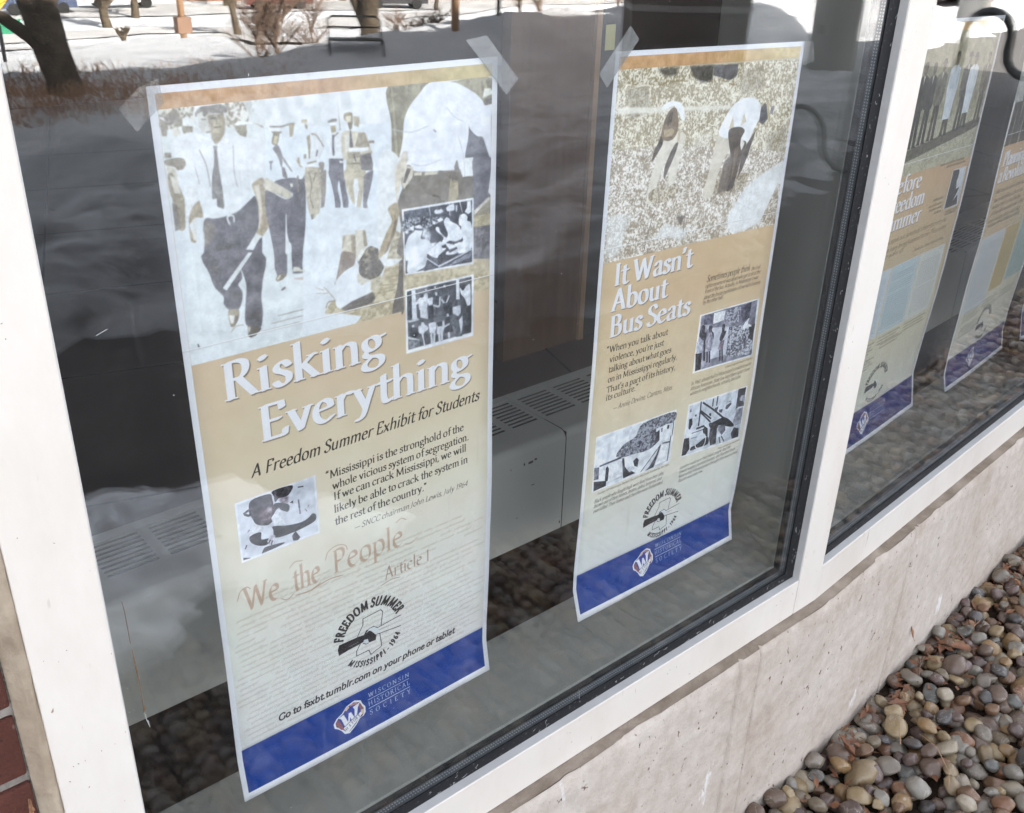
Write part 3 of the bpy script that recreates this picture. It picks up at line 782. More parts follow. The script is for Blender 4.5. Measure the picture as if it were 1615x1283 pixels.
ART_DATA = """
=P1
f dfe5e6:17,38 318,44 300,255 19,215
n 9a9384 e2e2d8 9:17,38 110,39 104,55 101,81 96,94 73,92 45,96 19,93 20,62
n a39b8a e6e6e0 9:175,43 224,44 237,84 228,108 198,109 180,103 179,74
n c9cdcb e3e8e8 12:224,44 265,46 249,85 237,84
f 98918a .9 3:21,62 65,67 69,81 37,88 21,80
f a09788:20,71 31,72 37,88 32,111 21,109
f e8ebea:20,67 30,69 37,81 31,77 22,71
f d9d6cb:48,96 55,92 63,96 66,109 52,115 45,108
f 9c9484:70,92 96,94 93,116 88,131 76,117 70,102
f e6eaea:73,76 87,71 104,92 110,103 96,96 73,92
f a79f8d:202,104 228,107 229,123 223,137 212,132 199,113
f eceff0:199,102 209,95 247,101 245,106 200,105
f b0a897 .8:247,102 271,113 273,119 255,108
f 9d9688:22,147 36,149 37,160 21,159
f a49c8d:22,164 61,164 69,180 59,198 53,218 47,204 44,184 22,175
f d9d5c6:24,176 43,187 47,219 21,216
f e4e8ec:41,127 75,110 94,109 101,116 144,147 166,124 206,128 245,144 306,181 300,255 56,221 69,180 61,162 43,160 39,142
f e9eef2:100,74 106,50 111,40 169,43 177,56 179,81 178,96 171,79 163,60 119,56 109,64 104,72
f 8f8a85 .95 2:105,67 119,55 141,54 163,58 174,72 174,81 164,73 141,71 114,68 107,76
f d5d5cf:109,71 122,65 141,65 136,115 113,111 111,96
f a39880 .8 4:135,75 152,73 171,79 175,96 172,117 161,132 149,142 140,132 137,106 135,88
f cbc3ad .8 4:146,89 162,91 159,116 154,126 144,114
f 7d756a:143,81 155,81 155,85 144,84
f 867e78:118,81 130,82 129,85 118,84
f 7d7474:126,112 140,111 138,113 128,115
f 8b8580 .9 2:171,79 177,89 174,99 169,95
f a79c86:144,116 171,121 161,134 145,141
f e9edf0:101,111 140,132 142,145 152,144 173,121 186,130 157,158 132,154 107,132
f 8e8c89:140,146 150,148 148,156 148,192 148,234 128,231 137,190 141,156
f 8f8d8c:278,199 291,200 284,207 284,220 281,220 281,206
f dfe5e9:47,190 123,200 337,229 336,246 291,255 260,238 227,249 223,272 186,313 138,317 100,311 97,275 94,245 57,219 47,201
f 8f8d8b:133,201 148,203 151,290 143,294 134,288 134,269 123,266
f a69c88:23,198 36,199 53,252 54,269 47,329 28,325 25,291 26,255 21,232
f d7d3c6:27,200 43,208 48,245 33,243
f 8f8a84:24,264 34,268 37,327 23,332
f dfe3e4:56,224 89,237 91,276 78,315 49,310 59,262
f b3a893:71,283 87,270 91,271 95,308 79,307 68,313 59,327 71,364 61,366 57,354 59,311
f dcdcd4:67,309 74,314 73,365 64,359 65,336 68,328
f b9ad97:229,249 260,238 264,284 262,329 263,358 256,369 243,383 229,377 229,352 238,317 235,279
f ddd9cc .9 3:235,254 248,252 250,319 236,370 234,353 242,318
f 7b7a80:101,313 126,318 179,312 222,285 235,281 239,326 227,370 157,458 94,445 85,407 94,360 92,338
f 8e8880 .9 6:97,318 125,334 110,371 90,387 92,360 92,338
f 6b6867 .8 8:99,397 134,382 181,388 148,402 105,410
f 75737a:242,385 233,474 180,463 180,446 214,417 232,389
f e3e8ec:154,318 173,317 174,334 170,334 170,320 158,321 162,337 158,338
f c7c4c0:258,253 270,251 325,259 333,276 332,300 318,298 266,266
f 7b7a80:266,268 296,289 317,300 331,304 327,348 314,338 297,487 272,482 273,434 263,362 262,329
f e3e9ea:227,372 242,381 168,460 153,457
f dbe3e6:39,386 87,395 354,446 333,680 138,679 18,647
f 77757b:87,395 238,424 232,499 224,540 225,580 220,609 213,621 180,611 174,592 180,548 187,498 175,449 178,479 165,495 174,516 170,541 158,560 135,556 122,537 123,518 103,488 95,454
f 64625f .7 8:147,510 172,512 170,537 144,531
f 625f5c .7 8:183,570 222,579 217,604 180,593
f 6f6c6c .7 6:89,396 113,413 126,443 98,465 94,431
f dee5e6:201,417 213,419 133,504 123,495
f a59c88:130,566 135,556 159,561 158,581 144,602 135,602 131,588
f e5e6e1:132,569 147,574 141,595 134,593
f 827a6f:148,575 158,577 155,587 144,603
f 7a746b:179,610 213,619 216,628 199,642 185,645 178,639
f cfcabc:180,613 187,615 185,627 179,630
f 7b7a82:271,430 304,437 304,473 301,496 288,506 271,508 274,492 272,477 276,450
f 7b7a82:320,440 353,446 348,477 348,501 319,497 319,478
f 8f8471:269,502 278,491 301,494 288,507 272,509
f d9d5c4:273,501 281,492 285,495 275,506
f 6d6660:281,533 293,527 296,532 283,537
f c9b4ac .8:320,509 348,512 348,520 324,514
l 2 b5aea0:133,616 148,604 168,605
l 2 a09a8e:267,603 341,602
l 2 a8a296:245,620 339,619
l 2 b0aa9c:220,636 327,635
l 2 3a3a3a:42,627 44,637
f dde5ec:284,44 635,50 646,49 636,303 266,250
n d3dade e6eaf0 40:284,44 635,50 631,143 474,134 278,114
f a09984 .8:480,46 482,90 486,147 482,147 482,104
f e4e8ec:284,118 324,120 322,132 289,129
l 3 8d887c:290,117 320,120 339,117 356,116
f b0a68b:341,117 356,116 349,146 341,147
f 8f8773:292,129 322,133 314,136 311,147 306,160 295,161 291,153 297,135
f c9c0a2:299,139 309,142 304,160 295,157
f 8d8b8c:294,168 306,162 316,188 313,217 310,215 305,193 294,174
f 8a888a:312,217 320,220 326,246 320,248 313,241
f 928f8c:316,190 322,199 341,233 339,234 319,204
f 8b898e:278,199 291,200 285,207 284,221 281,221 282,206
f b5ac98:357,199 363,200 364,220 373,227 362,224 354,207
f c5bba0:376,109 392,110 391,118 376,117
f b0a793:385,117 392,126 390,135 385,131
f a89f8c:387,152 399,146 396,184 392,208 389,207 389,180
f a9a293:376,194 383,195 382,205 375,205
f dde2e6:399,144 428,147 435,177 419,215 414,218 394,214 397,173
l 3 9d9789:401,146 414,151 426,168 433,181
l 4 88868a:415,189 411,202
f a39c8c:382,216 410,214 411,218 384,220
f c7c0ab:377,226 420,233 419,272 374,266
l 3 99927e:386,233 393,252 390,268
l 3 a59e8b:408,240 397,260
f 9b968e:416,221 432,223 428,246 436,258 433,274 419,272 421,244
f 8b8684:449,120 464,116 476,117 476,123 468,126 452,126
f e8ebee:449,125 475,123 477,131 456,130
f a99d7e:457,133 472,134 471,152 464,155 458,148
f dfe4e8:457,152 487,152 493,160 494,190 476,214 448,213 450,191
l 5 75737b:463,157 461,184 461,206
l 2 85837c:465,161 478,152
f 77777f:447,214 488,219 486,282 442,276
f e8eaec:477,222 488,226 487,230 477,229
f a99f84:496,113 501,106 519,105 523,114 522,131 518,147 511,146 507,130 498,121
f dfd9c4:502,114 518,113 517,127 504,130
f 867f6e:507,130 522,131 518,147 512,148
f b5ac95:525,116 542,118 543,134 539,144 527,140
f cfc9b6:490,154 510,150 538,157 560,164 572,202 572,218 499,221 489,220 485,183
f dcdbd2:496,160 510,158 507,206 496,205
f 65646d:512,150 516,151 520,193 510,193
f a39a86:538,159 557,161 570,197 553,197 525,194
f e5e9ec:508,194 565,199 567,207 536,209 507,204
f b0a995:500,203 541,208 537,222 504,222
f c2baa4:499,221 540,222 549,291 489,282
f 7d7a7a:539,216 572,214 578,244 571,294 549,291 539,243
l 3 8d8673:501,234 537,237
l 3 6c6a72:521,212 526,231
f 8b8378:568,182 585,184 585,190 570,189
f dde6ee:377,234 638,269 628,488 522,532 354,498
f 76757c:287,253 338,248 364,256 375,252 369,347 359,412 351,449 342,484 320,480 322,422 316,409 312,379 314,338 308,378 304,466 301,487 271,481 271,434 264,362 259,325 264,270 297,289 320,300 337,287
f 66646a .7 6:322,422 354,416 349,449 322,444
f c9c4b4:267,239 279,246 320,274 333,286 325,299 295,284 265,266
f dddcd6:330,262 339,262 339,271 333,272
f 8f8a7e .9:352,245 357,245 355,289 350,289
f d7d6ca:339,484 343,489 359,499 319,491 323,478
f e0e4e6:312,338 315,338 311,408 316,415 311,442 302,440
f c6bfad:377,234 419,240 415,306 408,353 399,360 387,362 381,349 375,311
l 3 958e7d:387,241 392,276 385,302 392,334
l 3 958e7d:407,244 397,267
f a09991:421,240 437,242 432,295 424,335 414,338 416,307
f 8f8881:384,349 392,351 389,363 384,363
f 857f78:393,370 406,371 404,376 394,375
f 7c7b84:445,243 487,249 491,293 497,329 494,350 482,350 478,310 472,273 467,296 473,330 470,346 458,347 456,315 449,276
f 938c80:457,346 470,346 467,354 457,353
f 938b78:481,348 494,349 502,358 498,365 481,362
f c7bfa8:491,249 550,257 551,276 536,344 525,390 517,388 524,338 511,342 497,306 491,280
f e2e6ea:518,276 530,275 531,307 517,363 517,333 514,294
f 858389:551,270 575,261 577,269 568,304 554,343 555,358 543,358 542,341 546,299
f 8b8478:517,386 528,388 529,408 517,412 513,405 520,400
f e2e5e8:515,399 527,401 527,405 517,405
f dce4ea:400,352 671,396 668,453 635,440 605,521 530,575 453,604 380,588
n b8ac8f d8cfb4 16:643,439 668,450 661,687 450,638 406,628 438,596 497,612 566,594 596,556 611,513
f b5ac9a:473,422 484,423 475,455 470,457
f d5cfbe:485,420 514,425 512,489 504,501 469,468 475,447
f a79d89 .9 2:499,425 513,430 511,493 500,482
f d9d5c8:514,414 544,417 550,463 525,476 512,489
f a59b86 .9 2:536,418 545,420 550,463 539,465
f a3968b:469,467 491,470 510,484 502,514 470,524 444,545 443,552 460,492
f 8b8078 .7 4:468,485 505,492 498,513 466,516
f dfe6ec:442,556 470,524 508,511 518,513 512,539 516,560 557,562 561,572 553,593 519,598 492,613 456,626 440,608 447,578
f d6d2c4:512,539 522,536 536,560 557,562 525,574 513,560
f 837c6e:520,513 514,494 525,478 546,471 561,467 586,481 601,497 602,530 588,554 562,563 537,555 520,536
n 6a655f a89f8c 12:520,513 514,494 525,478 546,471 561,467 586,481 601,497 602,530 588,554 562,563 537,555 520,536
f e0e1da:520,480 541,466 549,467 535,485 519,504 514,496
f 66635f .7 8:560,503 601,511 600,529 583,553 542,550
f b3a78e:588,488 594,473 603,452 631,406 649,406 640,436 617,477 609,496
f 8d8372 .9 3:629,448 649,406 651,416 617,477 604,489
f c6bda6:628,390 655,394 652,407 639,408 626,400
f c7bfa9:557,562 591,557 585,575 563,596 553,593
f 6f6a66 .95 3:456,626 492,613 560,600 570,618 558,632 475,639
f 77716a:664,495 653,503 646,587 623,678 661,687 663,622 667,496
f e0e6ea:670,410 669,448 648,438 649,415
l 2 a79c80:604,544 647,543
l 2 a79c80:598,566 646,569
l 2 a79c80:582,586 645,594
l 2 a79c80:575,608 637,609
l 2 a79c80:612,495 654,493
l 2 a79c80:626,468 665,468
l 2 b5ac9a:407,553 421,570 438,594
l 2 c5bca9:383,550 407,562
l 2 c5bca9:382,566 418,573
l 3 9c9280:410,613 418,599 440,599
n 8d8874 a8a28c 22:634,49 766,51 766,52 840,54 982,57 984,157 945,110 883,71 840,56 766,52 730,79 701,105 682,136 676,181 667,221 658,263 645,287 639,233 640,144
f b9b39c .8:643,52 647,52 659,229 651,249 647,144
f 7e7866 .8 4:942,59 982,62 983,83 956,85 945,106
f b5b394:947,59 958,59 964,80 970,82 953,87
f dfe2da:953,83 973,83 983,92 983,99 947,108
f 6f6962:953,111 983,107 983,128 956,127
f e3e8f1:766,52 840,55 883,73 919,91 945,112 956,128 983,128 984,157 979,166 980,296 963,248 948,215 928,211 903,188 900,171 897,210 886,268 866,299 857,269 847,287 844,296 751,288 709,280 699,266 686,262 673,291 647,287 667,221 676,181 681,140 701,105 730,79
f ddd8cf:675,223 690,224 684,262 673,291 647,287 661,238
f 70717b:903,188 928,211 948,218 963,248 981,298 981,334 916,325 916,270 886,268 897,214 901,175
f dfe5ea:886,268 914,268 916,322 875,319 869,295
f 85827d:857,269 866,299 875,319 849,315 847,287
l 4 8a8b90:889,277 886,302
l 4 8a8b90:893,280 892,305
l 4 8a8b90:877,299 897,299
l 4 8a8b90:903,288 900,295 906,298 907,305 900,305 900,295 906,291
l 3 8f9299 .6:777,177 785,183
f dfe4e6:599,230 661,238 649,301 652,358 664,390 662,435 664,523 586,508
n b3aa94 d9d2bd 16:641,436 671,455 669,524 611,513
f d6cfbf:648,264 674,240 690,242 675,283 656,332 654,358 648,353 647,300
f 837d74:707,287 849,302 875,314 914,324 946,315 981,310 982,392 917,436 919,573 664,523 662,435 654,376 655,354 672,321
f d8d3c5:681,264 707,270 704,297 674,326 669,310
f 6b655c:686,269 699,273 680,309 672,308
f d9d3c2:709,285 789,293 789,301 709,294
f 918b80:736,286 746,288 740,313 730,312
f 7b746b:792,290 849,302 860,330 832,326 827,312 792,298
f b3a98f:833,317 860,330 863,372 854,384 826,382
f 6d675d:838,311 847,313 841,332 838,325
f e0e5e8:872,305 875,265 916,270 914,320 877,321
f 72727c:916,270 981,278 981,313 973,374 976,391 920,425 917,338
f e0e5ea:981,313 982,390 972,379 976,351
f d9d6cc:920,425 976,391 979,399 920,439
n b3a98a cfc7aa 14:919,444 980,442 980,478 919,475
f 77757a:919,477 980,478 984,585 921,573
f b9ab90:620,372 649,359 656,389 653,402 640,445 615,483 586,508 586,489 615,434 632,407
f 8d8270 .9 3:653,402 640,445 615,490 601,501 627,452 642,409
f 8a857e .85 2:124,62 140,54 170,53 184,64 180,74 160,66 140,68 126,78
l 2.2 5c554c:141,83 149,82
l 2.2 5c554c:161,84 171,83
l 1.6 6e675c:139,78 150,76
l 1.6 6e675c:160,77 172,78
l 1.8 8d8270:156,84 154,95 158,97
l 2.2 6b5d52:148,104 164,103
f b0a58a .7 3:168,70 178,84 176,104 164,116 160,96
l 1.6 9a948a:105,150 118,190 122,240
l 1.6 b0aea8:190,150 186,210 190,250
l 1.6 b5b4b0:90,190 96,230
l 2 c4c9cd:640,160 700,175 760,165
l 2 c4c9cd:700,260 740,270 800,262
l 2 c4c9cd:860,200 880,260 884,320
l 2 c4c9cd:820,120 850,150 880,165
f e7edf5:665,381 918,386 919,589 670,573
f 4b4f5a:672,388 911,393 913,581 673,569
f 5d6470 .9:672,388 788,391 788,430 672,421
f dfe6ee:756,389 759,390 764,414 761,414
f dfe6ee:828,391 831,392 832,426 829,425
f dfe6ee:865,391 869,392 878,425 875,424
f dde4ec:776,403 784,400 793,403 799,400 808,409 804,412 795,415 779,412
f dde4ec:817,401 824,396 843,392 848,398 848,413 820,412
f c9d0da:851,398 859,399 857,418 852,418
f dde4ec:894,394 907,393 910,427 898,433 884,423 892,413
n 30343e c9d0da 5:674,411 806,425 806,436 749,449 703,449 672,451
f dde4ec:678,420 689,421 688,424 678,423
f dfe6ee:673,447 683,442 687,452 679,454
f e1e8f0:692,436 705,432 705,449 694,445
f e1e8f0:767,428 783,438 776,443 770,441
f e1e8f0:783,429 803,427 806,436 792,439
f dfe6ee:709,435 716,432 729,435 735,447 731,463 729,476 755,484 768,510 782,520 773,539 750,525 749,548 740,562 700,572 678,565 681,533 674,530 674,487 687,461 707,449
l 4 3c404c:707,444 726,449 734,450
f 32353f:705,436 714,428 732,431 735,443 725,434 712,435
f c3cad4 .95 5:731,470 738,449 753,450 764,467 759,489 746,483
f e1e8f0:781,451 792,454 796,467 816,488 823,477 809,443 819,427 828,433 835,443 863,461 875,486 875,502 851,507 828,501 805,511 800,500 807,486 782,463
f 3a3e48:807,437 810,422 829,425 828,433 819,427
f dde4ec:865,433 884,428 896,440 895,451 910,464 912,536 875,547 859,542 847,510 875,512 877,499 871,478 872,465 864,458
f 474b57:844,508 875,504 880,508 851,513
f dde4ec:762,495 784,497 768,510
f e1e8f0:769,510 797,495 803,516 819,521 793,536 782,544 752,526
f d9e0e8:814,506 844,514 859,528 856,542 840,545 816,540 819,531 828,528
f 4a4e5a:826,528 856,524 859,530 828,537
f cdd4de:748,536 789,568 912,540 912,544 791,574 748,541
f 8d93a2:852,564 912,548 907,567 819,578
f 3f434f:748,544 788,573 768,575 736,575
f e7edf5:670,618 920,621 919,822 667,818
f 55585f:676,624 912,628 911,809 675,807
f d9dfe8:691,622 705,622 709,712 715,718 690,714
f d9dfe8:852,623 865,624 867,691 853,688
f 40464c:676,625 691,625 691,712 674,712
f c9d0d8:674,714 715,717 716,722 681,722
f 4d4f57:867,628 910,629 911,649 868,640
f d9dfe8:706,664 720,653 732,653 737,646 748,647 745,692 719,691 715,670 708,672
f d9dfe8:720,691 746,693 748,726 721,715
f 3b3f47:721,641 733,643 732,654 722,652
f d9dfe8:750,661 768,661 766,685 752,686 746,667
f 30343c:752,686 767,685 770,727 751,726
f 4a5058:769,661 790,664 792,695 768,688
f c9d0d8:774,648 783,649 784,660 776,659
l 5 cfd6de:768,687 789,694 793,667
f 585c62:769,692 782,697 781,733 769,731
f 4f545c:795,653 828,656 827,691 813,692 799,680
l 5 cfd6de:799,676 813,692 827,670
f c9d0d8:805,632 814,633 815,641 806,640
f c9d0d8:739,629 746,630 748,637 740,636
f c9d0d8:772,629 779,629 779,635 772,635
f 34383f:804,689 837,693 837,734 808,731
f cfd6de:839,710 851,708 869,710 871,734 861,744 841,731
f d9dfe8:867,652 879,665 891,653 906,652 908,713 896,718 886,693 871,674
f 484c54:847,687 859,689 858,710 844,709
f 33373e:896,718 911,718 911,794 881,791 876,747
f d9dfe8:689,732 697,731 700,739 691,739
f 33373f:683,739 708,745 712,766 703,774 682,769
l 6 cfd6de:676,768 698,779 721,791
f 7d828a:676,774 721,787 723,804 679,807
f d9dfe8:713,742 722,740 725,728 732,732 736,741 745,748 748,758 731,771 737,810 732,809 724,771 715,763
f 2e323a:720,725 732,726 732,732 725,730
f d9dfe8:749,742 762,739 776,743 778,762 771,777 754,773
f 3b3f47:755,727 767,728 767,740 757,740
l 7 cfd6de:759,778 761,808
l 7 cfd6de:771,779 769,808
f c9d0d8:781,750 807,744 810,765 802,784 780,783
f 3c4149:781,746 800,746 800,761 783,759
l 7 cfd6de:788,785 790,809
l 7 cfd6de:798,785 799,805
f 34383f:812,737 827,736 841,769 841,790 807,785
f c9d0d8:817,725 825,726 826,736 818,735
l 5 cfd6de:810,765 827,761
l 6 cfd6de:824,788 826,805
f 60656d:829,753 841,746 858,756 876,752 878,807 866,811 848,806 839,776
f d9dfe8:863,757 876,745 878,773 871,805
f e7ecf4:85,1115 340,1116 341,1318 86,1317
f d5dbe6:92,1123 333,1122 334,1310 92,1309
f 36323a:134,1124 190,1124 198,1144 201,1180 204,1201 189,1220 170,1222 143,1207 132,1182 125,1160
f 6e6068 .95 10:151,1170 180,1159 197,1173 194,1202 179,1216 159,1203
f c5bec6 .9 8:179,1166 193,1167 194,1182 182,1185
f 2d2930:202,1118 263,1122 254,1145 239,1152 218,1149 206,1157 203,1136
f 7e747e .9 8:218,1149 248,1153 246,1175 225,1172
f 2e2a30:203,1161 246,1180 244,1204 223,1191 215,1180 208,1203 200,1194
f d8dde6:210,1181 223,1191 234,1243 197,1236 189,1205
f 2b282e:192,1234 239,1250 282,1257 306,1252 321,1242 332,1252 327,1270 294,1278 250,1281 198,1276 192,1246
f dde2ea:131,1202 165,1225 160,1240 125,1241 119,1236 129,1220
f 2b282e:120,1239 153,1238 153,1263 176,1270 169,1288 142,1280 121,1260
f c7c8d4:170,1278 181,1262 197,1266 191,1297 174,1290
l 4 38343c:174,1285 180,1277
l 4 38343c:182,1293 186,1282
f 39333a:150,1311 159,1296 173,1295 220,1302 219,1307 190,1310 157,1311
f 3a363e:249,1291 262,1280 275,1307 267,1314 252,1310
f 3c3840:93,1301 116,1311 92,1309
l 6 4b4750:109,1158 126,1153 126,1170 112,1162
l 4 5b5862:279,1178 281,1226
f 4b4860:276,1197 283,1199 283,1207 277,1206
f 3c3840:251,1177 261,1173 262,1184
f 3c3840:280,1133 298,1137 298,1141 280,1138
l 3 70707a:298,1218 303,1227
l 3 70707a:308,1214 311,1208
l 3 70707a:115,1222 120,1217
l 4 55515c:102,1274 107,1264
=P1L
f 24222a:381,1775 447,1777 474,1780 485,1764 499,1774 522,1805 518,1824 492,1822 488,1803 468,1809 413,1813 378,1818 375,1793
l 2 24222a:473,1712 542,1708 549,1719 541,1771
l 2 24222a:473,1712 472,1737 455,1765 450,1776
l 2 24222a:459,1810 444,1834 443,1854 490,1853 498,1876 519,1868 531,1866 541,1860 535,1806
l 2 24222a:484,1769 495,1764 512,1763 526,1776 618,1768
l 2 24222a:522,1802 534,1804 618,1813
l 1.5 8a8a90:529,1787 572,1789
l 2 24222a:470,1813 480,1822 490,1823
f dde4e8:481,1779 495,1764 515,1766 526,1777 532,1790 521,1803 507,1781 494,1772
f d5dce2:473,1801 483,1803 492,1822 482,1822 471,1813
l 1.5 9a9aa0:418,1800 451,1799
=P2
n a39777 ece8d8 7:27,58 486,61 987,64 991,121 985,226 1005,430 20,327 26,148
f 6e654f .35 14:60,120 160,110 190,190 90,220
f f0eee4 .45 16:420,300 520,280 500,420 400,440
f f3f1ea .5 18:60,380 190,360 200,560 80,600
f 6e634c .3 14:640,90 760,80 800,150 660,170
f 7a6d58 .35 12:380,520 480,500 560,600 440,640
f f2f1ec .5 14:240,560 400,550 420,660 260,670
f 6e634c .28 16:840,330 960,300 970,420 860,440
f 4b4843 .75 10:200,61 298,59 302,85 240,86
f 45433f .85 8:361,60 486,61 487,111 435,117 386,94
f 5a5a60 .85 4:486,61 620,64 622,102 583,117 491,95
f e9e8dd .85 8:28,171 614,204 609,217 345,206 28,194
n a4967f f0eee8 6:18,307 971,403 993,494 995,699 431,688 23,687 14,499
f e6ebee .85 10:779,505 975,438 995,503 963,537 998,636 725,690 671,617 718,560
f e6ebec .6 14:18,523 134,531 91,674 27,675
f 6b6055 .8 6:371,574 423,577 402,613
f e4e9ea .7 10:323,592 416,624 455,621 422,669 304,641 255,642
l 2 4b4640:254,536 224,637 221,671
l 2 4b4640:423,534 421,638
n 8b7c66 e2ddd0 5:882,667 962,527 1000,646 986,693
n 8a7d66 dcd3bd 5:540,480 600,462 660,470 720,455 770,470 730,510 650,525 570,520
f ded9cb:300,270 372,282 372,320 356,390 340,470 320,470 300,380 286,330
f ded9cb:262,300 240,345 218,420 206,500 238,500 262,420 300,350 322,312
f 5f564b:322,318 302,350 284,392 288,430 304,400 330,352 342,310
f 4f463c:252,278 240,300 222,330 216,362 228,352 246,330 262,306
f 7d6c54:250,270 262,226 284,196 306,190 322,206 334,262 312,296 270,296
f b5a384:262,262 300,258 318,266 306,284 268,286
f 5d5245:286,204 302,200 298,236 280,250 268,236
f e9edf1:240,186 262,172 296,168 336,178 358,206 362,236 346,232 326,204 300,184 262,192
f c9bd9f:338,262 350,264 346,304 334,306
f d8d2c2:560,300 648,326 640,352 606,392 580,450 560,520 508,520 524,450 540,360
f e9edf1:556,296 580,248 618,206 664,186 716,182 760,196 786,222 784,262 760,300 738,340 712,346 690,322 676,300 640,300 612,318 590,316
f cbbf9f .8:628,240 640,286 612,286
f cbbf9f .8:690,236 708,268 676,282
f 574a3d:614,290 672,284 706,300 690,330 726,346 706,400 690,470 676,510 640,512 652,440 640,380 622,336
f 7b6a56 .8:660,360 690,350 676,430 662,480
f 4b4037:730,350 776,300 748,380 724,440 702,470 706,400
f 6c6158 .8 4:610,400 660,380 650,510 590,520
f e3e2da:690,322 716,346 702,372 690,352
f 3f3c42:786,226 806,208 834,226 842,262 812,286 786,276
f baac86:812,204 828,206 856,276 842,282
f 8d8a92:846,224 868,222 862,250 846,252
n 8a7d66 e2dac6 5:215,470 262,455 310,462 350,452 372,478 330,505 270,512 225,500
f e6ebf2:580,997 955,1000 961,1261 580,1249
f 8f90a0:590,1003 942,1005 953,1254 592,1242
f c5cad6:666,1069 829,1096 803,1213 676,1211 667,1121
f dfe5ec:666,1007 740,1009 736,1051 671,1054
f 67687a:606,1002 666,1007 666,1053 613,1046
f 4f4f60:837,1010 905,1008 904,1083 863,1092 844,1047
n 50505e c9ced8 7:777,1089 928,1109 957,1252 780,1225
n 5b5a6a b9bdc9 7:744,1004 837,1010 836,1085 747,1065
f 36343a:906,1110 950,1112 946,1189 910,1165 920,1152
f dfe5ec:870,1105 891,1083 907,1078 899,1100 930,1119 894,1117 880,1128
f 403e48:601,1046 622,1054 623,1079 636,1085 634,1119 603,1100 591,1080
f 403e48:647,1057 668,1062 668,1081 684,1099 684,1122 672,1122 670,1093 652,1083
f a9a9b8:645,1087 670,1093 684,1125 681,1171 640,1169 643,1121
f 403e48:731,1070 749,1074 750,1101 763,1104 752,1130 738,1144 724,1129 733,1100
f 7b6f7c:734,1143 759,1143 754,1180 723,1176
l 8 403e48:737,1182 745,1231
l 8 403e48:750,1182 761,1235
l 8 403e48:657,1174 663,1219
l 8 403e48:671,1174 679,1223
f bfc3cf:585,1113 620,1116 623,1168 586,1165
f 2f2d35:584,1164 623,1168 628,1242 596,1243
f 2f2d35:624,1117 634,1119 649,1210 638,1207
f e6ebf2:579,1388 958,1400 957,1659 568,1634
f cdd5e0:588,1395 949,1405 951,1653 573,1628
f 3b3a40:896,1401 949,1405 947,1472 897,1499
f a5a9b4:914,1453 924,1438 950,1443 951,1473 916,1463
f 44424a:904,1465 952,1480 951,1497 904,1489
f 8b8f9b:902,1500 948,1502 950,1582 912,1583 891,1558
f 4a4854:825,1459 857,1454 862,1462 837,1481 823,1474
f 9a9cab:834,1442 854,1442 862,1453 839,1449
f 4a4854:751,1452 775,1450 770,1469 758,1469
f 4a4854:782,1467 807,1472 801,1488 784,1479
l 7 2e2d35:670,1404 735,1450 772,1479 832,1527 895,1577
l 7 2e2d35:657,1397 658,1444 658,1508
l 6 2e2d35:658,1436 735,1497
l 6 2e2d35:660,1445 733,1511
l 7 3d3c46:735,1404 735,1438
l 7 3d3c46:762,1400 761,1440
f 2d2c33:726,1518 754,1518 826,1516 892,1564 900,1582 869,1575 799,1547 785,1560 743,1547
f 3b3a42:739,1545 785,1560 794,1635 758,1635 738,1587
f 2d2c33:889,1615 905,1589 941,1604 950,1650 905,1647
f 6b6b78:792,1550 837,1553 847,1586 825,1603 795,1569
f 2d2c33:576,1545 607,1550 619,1607 600,1630 573,1628 573,1576
f 2d2c33:593,1459 612,1459 617,1489 605,1511 594,1502
f 3b3a42:594,1416 599,1412 601,1427 592,1427
f 3b3a42:625,1447 637,1449 637,1458 629,1457
f 3b3a42:716,1468 730,1467 734,1482 725,1483
l 8 34333a:648,1519 695,1520
f 3b3a42:690,1536 699,1521 722,1540 729,1584 698,1562
f 34333a:627,1603 665,1598 701,1584 733,1585 739,1620 676,1620 629,1619
l 4 dfe5ec:681,1553 706,1564 718,1589 714,1615 692,1626 663,1616 653,1600
l 4 dfe5ec:661,1573 674,1557 685,1555
l 3 3b3a42:620,1533 690,1536
l 3 7b7f8b:619,1557 659,1561
l 5 3b3a42:810,1610 824,1642
l 5 3b3a42:826,1610 849,1641
f e6ebf2:55,1379 507,1389 501,1633 54,1626
f d8dfe8:59,1385 499,1396 491,1625 64,1622
n 40404c a9afba 7:174,1497 212,1460 274,1445 296,1405 347,1393 499,1398 493,1444 396,1446 421,1503 350,1531 215,1518
f cdd5df:59,1502 215,1518 222,1611 129,1612 69,1597
f 5d5f6a:83,1513 199,1511 208,1520 88,1520
f dfe5ec:84,1523 208,1522 220,1603 131,1604 87,1581
f 35343c:122,1536 131,1530 140,1546 139,1600 123,1601
f 35343c:60,1577 131,1597 131,1620 64,1622
f 7b7e8a:57,1514 84,1520 86,1574 59,1571
f dfe5ec:224,1521 358,1531 422,1506 433,1526 405,1570 329,1623 304,1620 233,1562
f 35343c:210,1522 222,1523 231,1568 296,1617 227,1619
f 35343c:276,1555 295,1545 309,1560 305,1591 287,1582
f c9ced8:233,1569 287,1582 289,1595 261,1602
f 4a4954:355,1628 378,1613 410,1571 428,1525 434,1533 404,1626
f dfe5ec:415,1455 450,1440 489,1446 492,1526 427,1511
f 34333b:395,1462 415,1455 421,1503 399,1496
f 34333b:460,1447 473,1449 471,1466 460,1465
f 34333b:425,1452 433,1451 433,1469 427,1469
f e2e8ee:438,1535 483,1536 484,1617 412,1619
f 5a5964:441,1522 488,1528 489,1535 442,1529
l 4 4a4954:329,1623 425,1534
l 4 34333b:489,1505 484,1621
l 4 34333b:498,1445 496,1504
=P3
